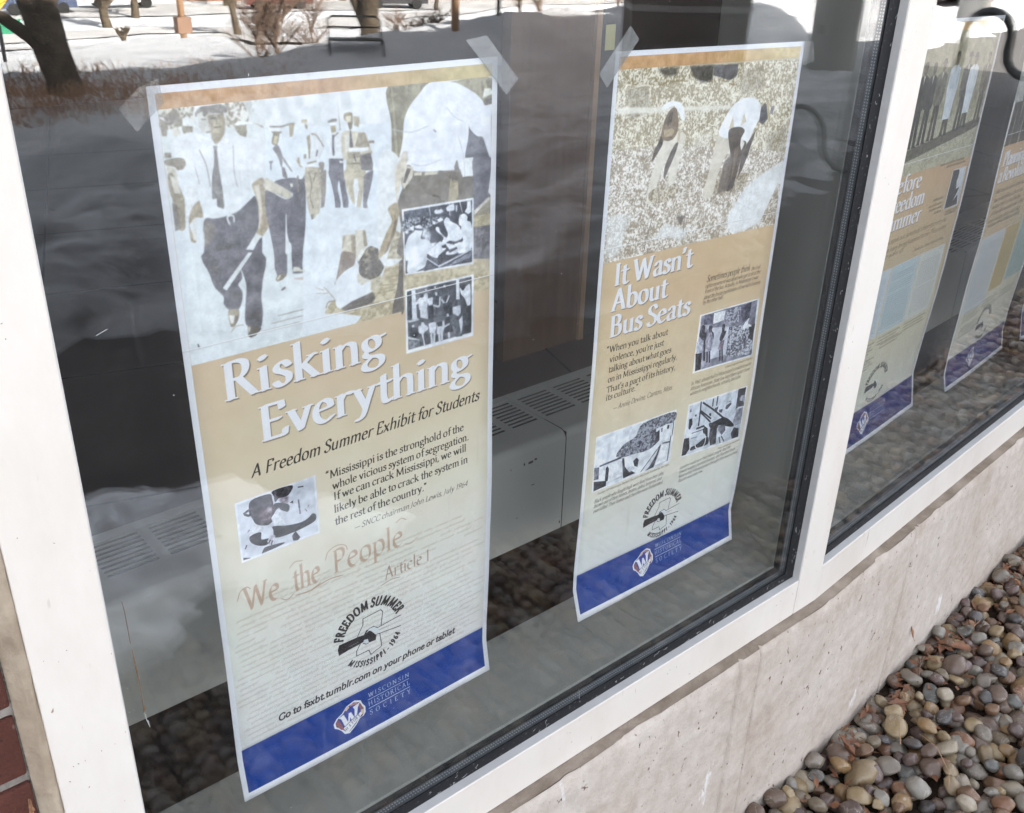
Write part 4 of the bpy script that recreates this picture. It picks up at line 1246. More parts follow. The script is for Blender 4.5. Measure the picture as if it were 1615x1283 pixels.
n 87826c a9a48c 20:193,106 246,76 1037,68 1069,164 973,564 492,433 200,670 193,106
f a8a78d .9 20:193,106 246,76 1037,68 1058,190 903,238 234,272
n a3a18a c5c3ac 8:316,660 200,670 -39,696 -48,571 305,515 517,436 967,508 992,623 626,703
f 3d3b33:177,403 266,362 298,454 295,590 261,612 205,584 146,497
f 3d3b33:185,198 248,217 290,277 385,289 370,371 374,472 392,582 340,519 331,595 302,581 267,411 215,300
f 37362f:289,253 328,222 381,259 419,356 401,434 416,559 402,578 360,420 290,345
f 6d6a5d:182,161 199,162 216,196 199,195
f 57544a:317,180 340,182 354,219 328,212
f 45433a:410,315 482,321 500,403 484,557 452,563 430,448 440,562 410,548 422,386
f 6f6c5c:442,215 472,226 494,267 457,319 413,276
f 45433c:416,167 451,167 450,176 454,206 434,199
f c9d2da:519,259 569,242 638,303 679,378 643,496 609,500 563,492 565,368 525,314
f 77756c:555,177 580,179 625,246 596,269 554,207
f 4b4940:571,496 596,498 600,565 573,546
f 4b4940:609,500 630,494 641,538 615,535
f d3dbe2:711,216 809,233 836,323 810,390 780,497 699,485 704,381 683,296
f 3f3c33:734,192 738,157 780,195 770,220 740,213
f 4b4940:700,488 733,492 739,538 713,535
f 4b4940:747,493 780,497 786,543 753,540
f 6b6350 .9:876,347 961,381 979,481 966,552 920,542 889,555 849,415
f 3a382f:969,328 986,356 974,404 913,366
f 38362e .95 3:227,633 345,602 464,565 624,552 793,544 980,554 975,592 728,564 497,584 353,618 208,640
f b9b8a8 .8:194,608 338,611 252,641
f ccd2d8:794,750 956,753 955,966 782,961
f 3a3a3c:802,755 868,758 892,786 869,818 883,865 922,862 906,891 879,928 923,903 940,957 795,959
f d9dde2:877,757 949,758 941,861 897,854 880,820
f d3d8da:171,1162 421,1169 506,1329 241,1310
f c3ced3:444,1200 693,1204 766,1391 506,1329
f d9dcd6:692,1195 947,1207 1001,1399 771,1383
=P4
f 55554d:-15,588 259,611 233,712 42,732
f cfd5d8:50,1228 278,1231 327,1597 80,1590
f c7ae72:329,1247 511,1232 567,1581 385,1591
f a9bdb8:561,1235 827,1260 887,1594 600,1582
"""
TEXT_DATA = """
=P1
t TW 255:89,803 593,841|Risking
t TW 255:178,953 909,997|Everything
t SI 78:140,1052 944,1067|A Freedom Summer Exhibit for Students
t SB 58:373,1138 883,1152|“Mississippi is the stronghold of the
t SB 58:392,1182 903,1192|whole vicious system of segregation.
t SB 58:394,1222 893,1229|If we can crack Mississippi, we will
t SB 58:393,1263 898,1276|likely be able to crack the system in
t SB 58:393,1307 734,1321|the rest of the country.”
t Si 42:458,1353 896,1363|— SNCC chairman John Lewis, July 1964
t RW 230:77,1487 196,1500|We
t RW 215:237,1490 333,1498|the
t RW 215:374,1480 637,1506|People
t RA 95:550,1588 760,1617|Article 1
t GB 60:148,1972 848,1957|Go to fsxbt.tumblr.com on your phone or tablet
t WW 42:479,2055 646,2053|WISCONSIN
t WW 42:475,2091 646,2089|HISTORICAL
t WW 42:475,2127 646,2128|SOCIETY
l 2 dfe6f2:475,2065 644,2064
l 2 dfe6f2:474,2100 646,2100
t WH 22:386,2129 441,2114|HISTORY
=P2
t TW 185:77,783 491,786|It Wasn’t
t TW 185:73,878 367,884|About
t TW 185:74,977 514,987|Bus Seats
t SB 76:69,1030 398,1045|“When you talk about
t SB 76:88,1073 381,1083|violence, you’re just
t SB 76:87,1114 431,1124|talking about what goes
t SB 76:88,1156 473,1164|on in Mississippi regularly.
t SB 76:87,1198 470,1208|That’s a part of its history,
t SB 76:87,1239 262,1231|its culture.”
t Si 52:131,1282 468,1293|— Annie Devine, Canton, Miss.
t Si 66:593,862 859,865|Sometimes people think
t Si 40:869,866 926,866|the civil
t Si 40:589,885 931,890|rights movement was about who got to sit at the
t Si 40:590,907 922,912|front of the bus. Actually, in Mississippi it was
t Si 40:588,931 943,936|about the brutal exploitation of one half of society
t Si 40:587,952 710,956|by the other half.
t Si 24:786,1274 963,1278|A black neighborhood in Natchez
t Si 40:579,1294 958,1312|In 1960, almost half of Mississippi’s residents were
t Si 40:578,1317 954,1335|African American. State law kept them apart from
t Si 40:579,1341 901,1355|whites in neighborhoods, schools, and jobs.
t Si 24:814,1669 963,1678|Police restraining equipment
t Si 40:573,1681 906,1706|Leaders made sure that black people had the
t Si 40:573,1706 946,1740|lowest wages, poorest houses, and hardest lives.
t Si 40:573,1728 967,1762|Most white Mississippians thought this was normal.
t Si 40:576,1754 736,1767|Racism was state law.
t Si 26:88,1642 501,1654|Society Hill Missionary Baptist Church in McComb, bombed by the Klan.
t Si 42:74,1680 474,1690|Black people who fought back were fired from their jobs,
t Si 42:73,1701 464,1708|thrown out of their homes, beaten, jailed, tortured, and
t Si 42:74,1725 477,1732|even killed. Their homes and churches were firebombed.
=P3
t TW 185:137,782 447,783|Before
t TW 185:125,877 521,885|Freedom
t TW 185:112,967 523,985|Summer
t Si 60:71,1028 860,1039|“When you speak out, somebody’s there to crush you.
t Si 60:79,1071 881,1084|There’s too many things happened to me. This country
t Si 60:82,1106 437,1112|ought to wake up.”
t Si 44:526,1139 880,1143|— Fannie Lou Hamer, Ruleville, Miss.
t Si 30:627,705 904,712|before everyone spoke at hearings
t Si 30:703,724 924,730|a civil rights meeting
t Si 30:632,891 748,892|Ella Baker
t Si 30:598,918 752,920|worked with many
t Si 30:613,940 758,943|young people
t Si 30:677,965 754,965|to build
t Si 26:821,982 955,987|photograph taken
t Si 26:819,997 952,1000|at a meeting
=P4
t TW 170:60,821 760,846|Planning
t TW 170:48,913 1134,961|a Revolution
t Si 60:57,968 626,985|“We are not fighting just
t Si 60:62,1014 687,1039|to integrate a counter
t Si 60:62,1053 665,1079|of segregating a white
t Si 60:68,1095 617,1115|water system. This needs
t Si 60:62,1135 626,1160|planning to bring it about
t Si 60:65,1173 285,1183|for everyone.”
"""
# ------------------------------------------------------------------ what is printed on the posters
def parse_art(txt):
    D, cur = {}, None
    for ln in txt.strip().split('\n'):
        if ln[0] == '=':
            cur = ln[1:]; D.setdefault(cur, []); continue
        a, rest = ln.split(':', 1)
        word = None
        if '|' in rest:
            rest, word = rest.split('|')
        D[cur].append((a.split(), [tuple(int(k) for k in p.split(',')) for p in rest.split()], word))
    return D
PHOTO, WORDS = parse_art(ART_DATA), parse_art(TEXT_DATA)

def paper_ground(cv, v0, stops, seed=0):
    """blotched parchment tint from v0 down: stops = [(v, colour)]"""
    H, W, k = cv.H, cv.W, cv.k
    ys = np.arange(H) / k
    vs = [a for a, _ in stops]
    cols = np.array([hexc(c) for _, c in stops])
    cols = (cols.mean(1, keepdims=True) * 0.24 + cols * 0.76) * 1.05 + 0.03
    G = np.stack([np.interp(ys, vs, cols[:, i]) for i in range(3)], -1)[:, None, :].repeat(W, 1)
    n = vnoise(W, H, 70 * k, 21 + seed) * 0.5 + vnoise(W, H, 30 * k, 22 + seed) * 0.3 + vnoise(W, H, 11 * k, 23 + seed) * 0.2
    n2 = vnoise(W, H, 130 * k, 31 + seed) * 0.6 + vnoise(W, H, 45 * k, 32 + seed) * 0.4
    G = G + ((n - 0.5) * 0.05)[..., None] * np.array([0.9, 1.0, 1.25])
    G = G + ((n2 - 0.5) * 0.05)[..., None] * np.array([-0.2, 0.35, 0.2])
    y0 = int(v0 * k); x0, x1 = int(18 * k), int(981 * k); y1 = int(2012 * k)
    cv.a[y0:y1, x0:x1] = G[y0:y1, x0:x1]

def band_top(cv, c1, c2):
    H, W, k = cv.H, cv.W, cv.k
    t = np.clip((np.arange(W) / W - 0.45) * 2.5, 0, 1)[None, :, None]
    n = (vnoise(W, H, 22 * k, 41) - 0.5) * 0.10 + (vnoise(W, H, 8 * k, 42) - 0.5) * 0.06
    G = hexc(c1) * (1 - t) + hexc(c2) * t + n[..., None]
    y0, y1, x0, x1 = int(17 * k), int(56 * k), int(18 * k), int(981 * k)
    cv.a[y0:y1, x0:x1] = G[y0:y1, x0:x1]

def draw_photo(cv, key, clip=None):
    keep = cv.a.copy()
    for a, P, w in PHOTO.get(key, []):
        cen = sum(p[1] for p in P) / len(P); cx_ = sum(p[0] for p in P) / len(P)
        ext = max(p[0] for p in P) - min(p[0] for p in P)
        inset = (key == 'P1' and (cen > 700 or (cx_ > 660 and 380 < cen and ext < 330 and a[0] == 'f' and (P[0][0] > 655)))) or (key == 'P2' and cen > 740)
        cv.tone = 0.20 if inset else 0.085
        if ext > 500: cv.tone = 0.04
        if a[0] == 'f':
            cv.poly(P, a[1], float(a[2]) if len(a) > 2 else 1.0, float(a[3]) if len(a) > 3 else 1.3, smooth=len(P) > 6)
        elif a[0] == 'n':
            cv.speckle(P, a[1], a[2], float(a[3]))
        elif a[0] == 'l':
            cv.line(P, float(a[1]) * 1.15, a[2], 1.0, smooth=True)
    cv.tone = 0.0
    return keep

def soften(cv, y0, y1, r=1):
    """printed photographs have no knife edges: a small blur inside the picture field"""
    k = cv.k
    a, b, x0, x1 = int(y0 * k), int(y1 * k), int(19 * k), int(980 * k)
    w = np.array([1, 2, 3, 2, 1], float); w /= w.sum()
    R = cv.a[a:b, x0:x1]
    for _ in range(r):
        for ax in (0, 1):
            pad = [(0, 0)] * 3; pad[ax] = (2, 2)
            P = np.pad(R, pad, 'edge')
            R = sum(w[i] * (P[i:i + R.shape[0]] if ax == 0 else P[:, i:i + R.shape[1]]) for i in range(5))
    cv.a[a:b, x0:x1] = R

def grain(cv, y0, y1, amp=0.05):
    H, W, k = cv.H, cv.W, cv.k
    a, b = int(y0 * k), int(y1 * k)
    n = (vnoise(W, H, 2.0, 61) - 0.5) * 1.0 + (vnoise(W, H, 6 * k, 62) - 0.5) * 0.8 + (vnoise(W, H, 19 * k, 63) - 0.5) * 0.9
    reg = cv.a[a:b]
    lum = reg.mean(-1, keepdims=True)
    wgt = np.where(lum < 0.72, 1.5, 0.75)
    cv.a[a:b] = reg + (n[a:b] * amp)[..., None] * wgt + np.clip(lum - 0.68, 0, 0.3) * 0.22

def pseudo(cv, x0, x1, y, h, col, alpha, seed=0):
    """a line of print too small to read in the photograph: word-long runs of upright marks"""
    r = np.random.default_rng(seed + int(y * 7 + x0))
    x = x0
    while x < x1:
        wl = min(r.uniform(2, 9) * h * 0.55, x1 - x)
        q = x
        while q < x + wl:
            hh = h * (1.6 if r.random() < 0.2 else 1.0)
            cv.line([(q, y), (q + hh * 0.22, y - hh)], h * 0.2, col, alpha)
            if r.random() < 0.6:
                cv.line([(q + h * 0.1, y - (h * 0.9 if r.random() < 0.5 else 0)), (q + h * 0.5, y - (h * 0.9 if r.random() < 0.5 else 0))], h * 0.16, col, alpha)
            q += h * 0.48
        x += wl + h * 0.6

def figure(cv, x, yt, yb, coat, legs, skin, wd=1.0, long_coat=False, hat=None):
    """a standing person in a printed photograph"""
    cv.tone = 0.10
    h = yb - yt
    w = h * 0.125 * wd
    hip = yt + h * (0.80 if long_coat else 0.56)
    cv.poly([(x - w * 0.5, hip), (x - w * 0.62, yb), (x - w * 0.1, yb), (x, hip + h * 0.05), (x + w * 0.18, yb), (x + w * 0.7, yb), (x + w * 0.55, hip)], legs, smooth=False)
    cv.poly([(x - w * 0.75, yb + 3), (x - w * 0.05, yb + 3), (x - w * 0.1, yb - h * 0.02), (x - w * 0.6, yb - h * 0.02)], '2b2925', smooth=False)
    cv.poly([(x + w * 0.1, yb + 3), (x + w * 0.95, yb + 3), (x + w * 0.7, yb - h * 0.02), (x + w * 0.15, yb - h * 0.02)], '2b2925', smooth=False)
    cv.poly([(x - w * 0.28, yt + h * 0.145), (x - w * 0.95, yt + h * 0.19), (x - w * 1.0, yt + h * 0.42), (x - w * 0.85, yt + h * 0.52), (x - w * 0.68, hip), (x + w * 0.7, hip),
             (x + w * 0.85, yt + h * 0.52), (x + w * 1.0, yt + h * 0.42), (x + w * 0.95, yt + h * 0.19), (x + w * 0.28, yt + h * 0.145)], coat, smooth=False)
    cv.line([(x - w * 0.62, yt + h * 0.24), (x - w * 0.66, yt + h * 0.5)], 2.5, '55524a', 0.5)
    cv.line([(x + w * 0.62, yt + h * 0.24), (x + w * 0.64, yt + h * 0.5)], 2.5, '55524a', 0.5)
    cv.poly([(x - w * 0.16, yt + h * 0.145), (x, yt + h * 0.26), (x + w * 0.16, yt + h * 0.145)], 'b9b8ac', smooth=False)
    cv.poly([(x - w * 0.3, yt + h * 0.06), (x - w * 0.27, yt + h * 0.12), (x, yt + h * 0.155), (x + w * 0.27, yt + h * 0.12), (x + w * 0.3, yt + h * 0.06), (x + w * 0.2, yt + h * 0.01), (x, yt), (x - w * 0.2, yt + h * 0.01)], skin)
    cv.poly([(x - w * 0.33, yt + h * 0.055), (x - w * 0.28, yt + h * 0.0), (x, yt - h * 0.012), (x + w * 0.28, yt + h * 0.0), (x + w * 0.33, yt + h * 0.055), (x, yt + h * 0.03)], hat or '35322c')
    if hat:
        cv.line([(x - w * 0.5, yt + h * 0.045), (x + w * 0.5, yt + h * 0.045)], 5, hat)
    cv.tone = 0.0

def freedom_logo(cv, cx, cy, s=1.0):
    ink = '1d1b22'
    cv.arc('FREEDOM SUMMER', cx, cy, 100 * s, 171, 17, 'F', 46 * s, ink, sx=0.72)
    cv.arc('MISSISSIPPI - 1964', cx, cy, 122 * s, 222, 335, 'F', 31 * s, ink, inward=True, sx=0.68)

def blue_band(cv, strip='1b4292'):
    H, W, k = cv.H, cv.W, cv.k
    for i in range(14):
        cv.rect(18, 1997 + i, 981, 1998 + i, '8b8b94', 0.03 * i)
    n = (vnoise(W, H, 60 * k, 51) - 0.5) * 0.02
    G = hexc(strip) + n[..., None]
    y0, y1, x0, x1 = int(2011 * k), int(2184 * k), int(18 * k), int(981 * k)
    cv.a[y0:y1, x0:x1] = G[y0:y1, x0:x1]

def society_mark(cv):
    """shield with W and ribbon, three lines of widely spaced capitals with rules between"""
    w = 'dfe6f2'
    cv.text('WISCONSIN', 478, 648, 2056, 'W', 27, w, spread=True)
    cv.line([(476, 2065), (646, 2065)], 2.2, w)
    cv.text('HISTORICAL', 476, 648, 2091, 'W', 27, w, spread=True)
    cv.line([(476, 2100), (646, 2100)], 2.2, w)
    cv.text('SOCIETY', 477, 648, 2127, 'W', 27, w, spread=True)
    out = [(338, 2092), (352, 2076), (374, 2066), (392, 2046), (424, 2037), (448, 2050), (454, 2068), (464, 2084), (462, 2106), (452, 2116),
           (438, 2118), (420, 2138), (392, 2156), (374, 2150), (364, 2132), (352, 2118), (340, 2110)]
    cv.poly(out, 'e9eef5', smooth=False)
    cx, cy = 402, 2096
    inn = [(cx + (x - cx) * 0.88, cy + (y - cy) * 0.88) for x, y in out]
    cv.poly(inn, '2a2b52', smooth=False)
    inn = [(cx + (x - cx) * 0.83, cy + (y - cy) * 0.83) for x, y in out]
    cv.poly(inn, '34479c', smooth=False)
    cv.poly([(346, 2094), (360, 2084), (374, 2130), (364, 2128), (352, 2110)], '935f63', smooth=False)
    cv.poly([(434, 2056), (446, 2060), (456, 2088), (446, 2092)], '935f63', smooth=False)
    cv.poly([(384, 2056), (398, 2047), (404, 2056), (390, 2066)], 'd9c6ad', smooth=False)
    cv.poly([(404, 2046), (432, 2048), (436, 2058), (406, 2054)], 'c08d84', smooth=False)
    cv.poly([(444, 2088), (458, 2090), (456, 2108), (442, 2108)], 'd9c6ad', smooth=False)
    cv.poly([(440, 2108), (454, 2108), (446, 2116), (438, 2114)], '7d3f50', smooth=False)
    W = [(358, 2078), (380, 2074), (392, 2110), (398, 2078), (408, 2078), (418, 2106), (422, 2074), (416, 2062), (444, 2056), (436, 2072), (422, 2124), (410, 2122), (402, 2096), (394, 2130), (382, 2134), (368, 2086)]
    cv.poly(W, 'eef1f7', smooth=False)
    cv.poly([(372, 2124), (444, 2094), (448, 2106), (392, 2148), (376, 2146)], 'eef1f7', smooth=False)
    cv.line([(372, 2124), (444, 2094)], 2, '2a2b52')
    th = -0.42
    x = 379.0
    for i, c in enumerate('HISTORY'):
        px, py = (378 + i * 9.4), 2143 - i * 4.9
        _, cov, off = raster_glyph(c, 'W', 17 * cv.k, 0.8, th)
        cv.blend(cov, int(px * cv.k) + off[0], int(py * cv.k) + off[1], hexc('1d1b30'))

def script_lines(cv, v0, v1, slope, col, n, seed):
    """faint running handwriting, sloping up to the right"""
    r = np.random.default_rng(seed)
    for i in range(n):
        y = v0 + (v1 - v0) * i / n
        x = 22 + r.random() * 40
        while x < 975:
            wlen = r.uniform(30, 120)
            if r.random() < 0.93:
                m = max(3, int(wlen / 5))
                pts = []
                for j in range(m * 2):
                    xx = x + wlen * j / (m * 2)
                    amp = (3.2 if j % 2 else -3.2) * r.uniform(0.5, 1.4) * (2.2 if r.random() < 0.1 else 1)
                    yy = y - (xx - 20) * slope + amp
                    pts.append((xx + amp * -0.7, yy))
                if 1440 < min(p[1] for p in pts) and max(p[1] for p in pts) < 2000 and pts[-1][0] < 978:
                    cv.line(pts, 0.9, col, 0.36, smooth=True)
            x += wlen + r.uniform(5, 10)

def lettering(cv, key):
    for a, P, w in WORDS.get(key, []):
        if a[0] == 'l':
            continue
        sty, (x0, y0), (x1, y1) = a[1], P[0], P[1]
        if key == 'P4':
            if sty == 'Si':
                for q in range(1): pseudo(cv, x0, x0 + 420 + (len(w) * 37) % 90, (y0 + y1) / 2, 17, '3a342a', 0.8)
                continue
            x1 = x0 + cv.width(w, 'T', 118) * 0.86
        if key == 'P3' and sty == 'Si' and float(a[2]) <= 30:
            pseudo(cv, x0, x1, (y0 + y1) / 2, 9, '3a342a', 0.8); continue
        if sty == 'TW':
            size = 154 if key == 'P1' else 118
            for dx, dy, al in ((4, 5, 0.25), (3, 4, 0.35), (2, 3, 0.5)):
                cv.text(w, x0 + dx, x1 + dx, y0 + dy, 'T', size, '6f6557', al)
            cv.text(w, x0, x1, y0, 'T', size, 'eef0f6')
        elif sty == 'SI':
            cv.text(w, x0, x1, y0 + 2, 'SI', 57, '29241d')
        elif sty == 'SB':
            cv.text(w, x0, x1, (y0 + y1) / 2, 'SB', 39 if key == 'P1' else 37, '2a251e')
        elif sty == 'Si':
            size = float(a[2]) * {'P1': 0.71, 'P2': 0.60, 'P3': 0.60, 'P4': 0.6}[key]
            yy = (y0 + y1) / 2
            if w.startswith('Leaders'): yy = 1694
            if w.startswith('lowest'): yy = 1716
            if w.startswith('Most w'): yy = 1738
            if w.startswith('Racism'): yy = 1760
            if w.startswith('Black people who'): yy = 1683
            cv.text(w, x0, x1, yy, 'Si', size, '2e271f', 0.95)
        elif sty == 'RW':
            y = {'We': 1489, 'the': 1490, 'People': 1486}[w]
            cv.text(w, x0, x1, y, 'R', 122, 'b08a70', 0.62)
        elif sty == 'RA':
            cv.text(w, 560, 740, 1594, 'R', 70, '93745c', 0.7)
        elif sty == 'GB':
            cv.text(w, x0, x1, 1966, 'G', 38, '1b1920')

def sheet_seam(cv, v=636):
    cv.rect(0, v, 1000, v + 2.6, 'f4f7fb', 0.95)
    cv.rect(0, v + 2.6, 1000, v + 4.5, '8b8578', 0.25)

def make_prints():
    IM = {}
    # 1: title poster
    cv = Canvas(1.15, 'f1f4fa')
    paper_ground(cv, 50, [(0, 'c9a781'), (670, 'ccb28c'), (800, 'ccb48e'), (1000, 'd0be9a'), (1200, 'd2c8ac'), (1400, 'd5d1bd'), (1560, 'd5d6ca'), (1800, 'd4d7d2'), (2010, 'd1d4d1')])
    band_top(cv, 'c5a07c', 'c6b683')
    border = cv.a.copy()
    cv.rect(18, 52, 981, 681, 'dde5ea')
    cv.speckle([(640, 560), (981, 480), (981, 681), (500, 681)], 'b8ac8f', 'd0c6a8', 16)
    cv.poly([(640, 100), (981, 80), (981, 500), (700, 560)], 'a39d8c')
    keep = draw_photo(cv, 'P1')
    soften(cv, 54, 890, 2)
    grain(cv, 52, 681, 0.062)
    k = cv.k
    lim = int(690 * k)
    # the picture keeps inside its printed field; what follows it (insets, logo) lies free
    m = np.zeros((cv.H, cv.W), bool); m[int(52 * k):int(681 * k), int(18 * k):int(981 * k)] = True
    m[int(681 * k):] = True
    cv.a[~m] = border[~m]
    below = slice(int(681 * k), int(840 * k))
    x_in0, x_in1 = int(655 * k), int(960 * k)
    row = cv.a[below].copy(); row[:, :x_in0] = border[below][:, :x_in0]; row[:, x_in1:] = border[below][:, x_in1:]; cv.a[below] = row
    script_lines(cv, 1470, 2004, 0.0, '8d7860', 25, 4)
    lettering(cv, 'P1')
    for q in (((60, 1440), (72, 1412), (92, 1404), (104, 1416)), ((352, 1425), (364, 1398), (396, 1388), (424, 1400), (430, 1420)), ((232, 1400), (250, 1386), (276, 1392)), ((196, 1496), (214, 1508), (236, 1500)), ((610, 1392), (632, 1384), (650, 1396)), ((640, 1486), (664, 1494), (690, 1482))):
        cv.line(q, 3, 'b08a70', 0.6, smooth=True)
    cv.line([(300, 1512), (360, 1500), (410, 1506)], 4, 'b08a70', 0.6, smooth=True)
    cv.line([(245, 1506), (290, 1512), (330, 1500)], 4, 'b08a70', 0.6, smooth=True)
    cv.line([(545, 1612), (585, 1604), (620, 1610)], 3, '93745c', 0.6, smooth=True)
    # logo and hand again above the handwriting
    for a, P, w in PHOTO['P1L']:
        if a[0] == 'f': cv.poly(P, a[1], 1.0, 0.0, smooth=False)
        else: cv.line(P, float(a[1]) * 1.3, a[2])
    freedom_logo(cv, 500, 1785, 1.06)
    blue_band(cv); society_mark(cv); sheet_seam(cv)
    IM['P1'] = cv
    # 2: cotton field
    cv = Canvas(1.15, 'f1f4fa')
    paper_ground(cv, 50, [(0, 'caa57a'), (690, 'cfae7e'), (900, 'ceb184'), (1250, 'd0bb93'), (1550, 'cfc7ad'), (1750, 'd0d2c6'), (2010, 'd0d5d4')], 3)
    band_top(cv, 'cba274', 'cfb983')
    border = cv.a.copy()
    cv.rect(18, 56, 981, 692, 'c9c1ab')
    draw_photo(cv, 'P2')
    soften(cv, 58, 690, 1)
    grain(cv, 56, 692, 0.04)
    grain(cv, 980, 1700, 0.03)
    m = np.zeros((cv.H, cv.W), bool); m[int(56 * k):int(692 * k), int(18 * k):int(981 * k)] = True; m[int(740 * k):] = True
    cv.a[~m] = border[~m]
    lettering(cv, 'P2')
    for a, P, w in PHOTO['P1L']:
        Q = [((x - 500) * 0.9 + 498, (y - 1785) * 0.9 + 1890) for x, y in P]
        if a[0] == 'f': cv.poly(Q, a[1], 1.0, 0.0, smooth=False)
        else: cv.line(Q, float(a[1]) * 1.2, a[2])
    freedom_logo(cv, 498, 1890, 0.92)
    blue_band(cv); society_mark(cv); sheet_seam(cv, 640)
    IM['P2'] = cv
    # 3, 4, 5 behind the second pane
    for key in ('P3', 'P4', 'P5'):
        cv = Canvas(0.8, 'eef2f8'); k = cv.k
        paper_ground(cv, 50, [(0, 'c09a6c'), (690, 'c39c6d'), (900, 'c3a375'), (1300, 'c3ab80'), (1550, 'c8bf9c'), (2010, 'c9cabc')], 7 if key == 'P3' else 9)
        band_top(cv, 'c09a6c', 'c9b27c')
        border = cv.a.copy()
        cv.rect(18, 56, 981, 700, '9a967f')
        if key == 'P3':
            cv.speckle([(18, 56), (981, 56), (981, 520), (18, 520)], '8f8b74', 'a8a489', 60)
            cv.speckle([(18, 480), (981, 440), (981, 700), (18, 700)], 'a3a18a', 'c2c0a8', 6)
            cv.poly([(18, 600), (400, 560), (981, 500), (981, 540), (600, 590), (18, 650)], '4a473b', 0.85, 5)
            for i, (x, c, lg, hat) in enumerate(((60, '3b3933', '3b3933', None), (150, '45433a', '3b3933', '4a473e'), (245, '3b3a34', '33322c', None), (335, '37362f', '33322c', None), (430, '6b685a', '3f3c33', '55524a'),
                                      (560, 'c9d2da', '4b4940', None), (700, '4d4a40', '3f3c33', '4a473e'), (770, 'd3dbe2', '4b4940', '3f3c33'), (925, '6b6350', '5a5446', None))):
                yt = 150 + (i * 37) % 30 + (20 if i < 4 else 0)
                figure(cv, x, yt, 585 - i * 8, c, lg, '6f6353', 1.15, c in ('c9d2da', 'd3dbe2'), hat)
            grain(cv, 56, 700, 0.06)
        for a, P, w in PHOTO.get(key, []):
            if key == 'P3' and min(p[1] for p in P) > 640 and max(p[1] for p in P) < 1100 and a[0] == 'f':
                cv.poly(P, a[1], smooth=False)
        m = np.zeros((cv.H, cv.W), bool); m[int(56 * k):int(700 * k), int(18 * k):int(981 * k)] = True; m[int(700 * k):] = True
        cv.a[~m] = border[~m]
        if key == 'P4':
            cv.speckle([(18, 56), (981, 56), (981, 700), (18, 700)], '5a574d', '8b8878', 50, 0.8)
            for i in range(8):
                figure(cv, 80 + i * 120, 170 + (i * 53) % 40, 700, ('a9aba6', '4a483f', '6b675a')[i % 3], '3f3d38', '6f6353', 1.5, False, '5a574c' if i % 2 else None)
            grain(cv, 56, 700, 0.06)
            cv.rect(18, 56, 981, 120, '4a493f', 0.6)
        lettering(cv, key)
        r = np.random.default_rng(5)
        docs = ((60, 1180, 330, 1560), (345, 1180, 640, 1560), (655, 1180, 930, 1560)) if key == 'P3' else ((40, 1240, 400, 1720), (420, 1240, 640, 1660), (660, 1200, 960, 1640))
        dcol = ('ccd5dc', 'bccdd2', 'd3d6d0') if key == 'P3' else ('c9d0d4', 'c3a96c', 'a9bdb8')
        for (a0, b0, a1, b1), dc in zip(docs, dcol):
            cv.rect(a0 - 3, b0 - 3, a1 + 3, b1 + 3, 'e2e6ea', 0.8)
            cv.rect(a0, b0, a1, b1, dc)
            y = b0 + 50
            while y < b1 - 30:
                x = a0 + 24
                while x < a1 - 30:
                    wl = min(r.uniform(14, 46), a1 - 26 - x)
                    cv.rect(x, y, x + wl, y + 3.2, '5e6468', 0.55)
                    x += wl + 7
                y += 13 if r.random() < 0.9 else 26
        for (x, y, wd, nl) in ((90, 1600, 250, 4), (380, 1590, 230, 3), (660, 1590, 260, 3), (90, 1700, 300, 4), (420, 1640, 240, 2)):
            for j in range(nl):
                pseudo(cv, x, x + wd - (j * 31) % 60, (y if key == 'P3' else y + 130) + j * 19, 7.5, '4a443a', 0.7)
        for a, P, w in PHOTO['P1L']:
            Q = [((x - 500) * 0.9 + 500, (y - 1785) * 0.9 + 1890) for x, y in P]
            if a[0] == 'f': cv.poly(Q, a[1], 0.9, 0.0, smooth=False)
        freedom_logo(cv, 500, 1890, 0.92)
        blue_band(cv, '252e72'); society_mark(cv); sheet_seam(cv, 640)
        IM[key] = cv
    return {q: c.image('print_' + q) for q, c in IM.items()}

PRINTS = make_prints()
for key, img in PRINTS.items():
    m, nt, out = newmat('poster_' + key)
    uvn = N(nt, "ShaderNodeUVMap"); uvn.uv_map = 'UVMap'
    ti = N(nt, "ShaderNodeTexImage"); ti.image = img; ti.interpolation = 'Cubic'; ti.extension = 'EXTEND'
    L(nt, uvn.outputs[0], ti.inputs[0])
    p = princ(nt, out, ti.outputs[0], 0.55, bump(nt, noise(nt, 9, 3, 0.5, geopos(nt)), 0.05, 0.01), 0, 0.25)
    MAT['poster_' + key] = m
simple('paper_back', (0.7, 0.7, 0.72), (0.74, 0.74, 0.76), 5, 0.7, 0)

# ====GEOM====
TH = math.radians(5.07)
P2O = Vector((1.733, -0.0474, 0))                    # where the second bay starts, in the plane of the frame faces
T2 = Vector((math.cos(TH), math.sin(TH), 0))
N2 = Vector((-math.sin(TH), math.cos(TH), 0))
def bay2(x, off, z):                                  # point of bay 2: along, behind the frame face, height
    p = P2O + T2 * x + N2 * off
    return (p.x, p.y, z)
M2 = Matrix.Translation(P2O) @ Matrix.Rotation(TH, 4, 'Z')

def sstep(a, b, x):
    t = min(max((x - a) / (b - a), 0.0), 1.0)
    return t * t * (3 - 2 * t)
def ground(x, y):
    z = 0.05 * sstep(2.0, 3.2, -y)
    z += (0.10 + 0.42 * sstep(4.5, 9.5, x)) * math.exp(-((y + 10.2) / 0.95) ** 2)
    d = -y - 10.4
    if d > 0:
        s = 0.115
        z -= s * d if d < 38 else (s * 38 + 0.012 * (d - 38) if d < 120 else s * 38 + 0.012 * 82 + 0.004 * (d - 120))
    return z
def fbm(x, y, z=0.0, o=4):
    return mnoise.fractal(Vector((x, y, z)), 1.0, 2.0, o)

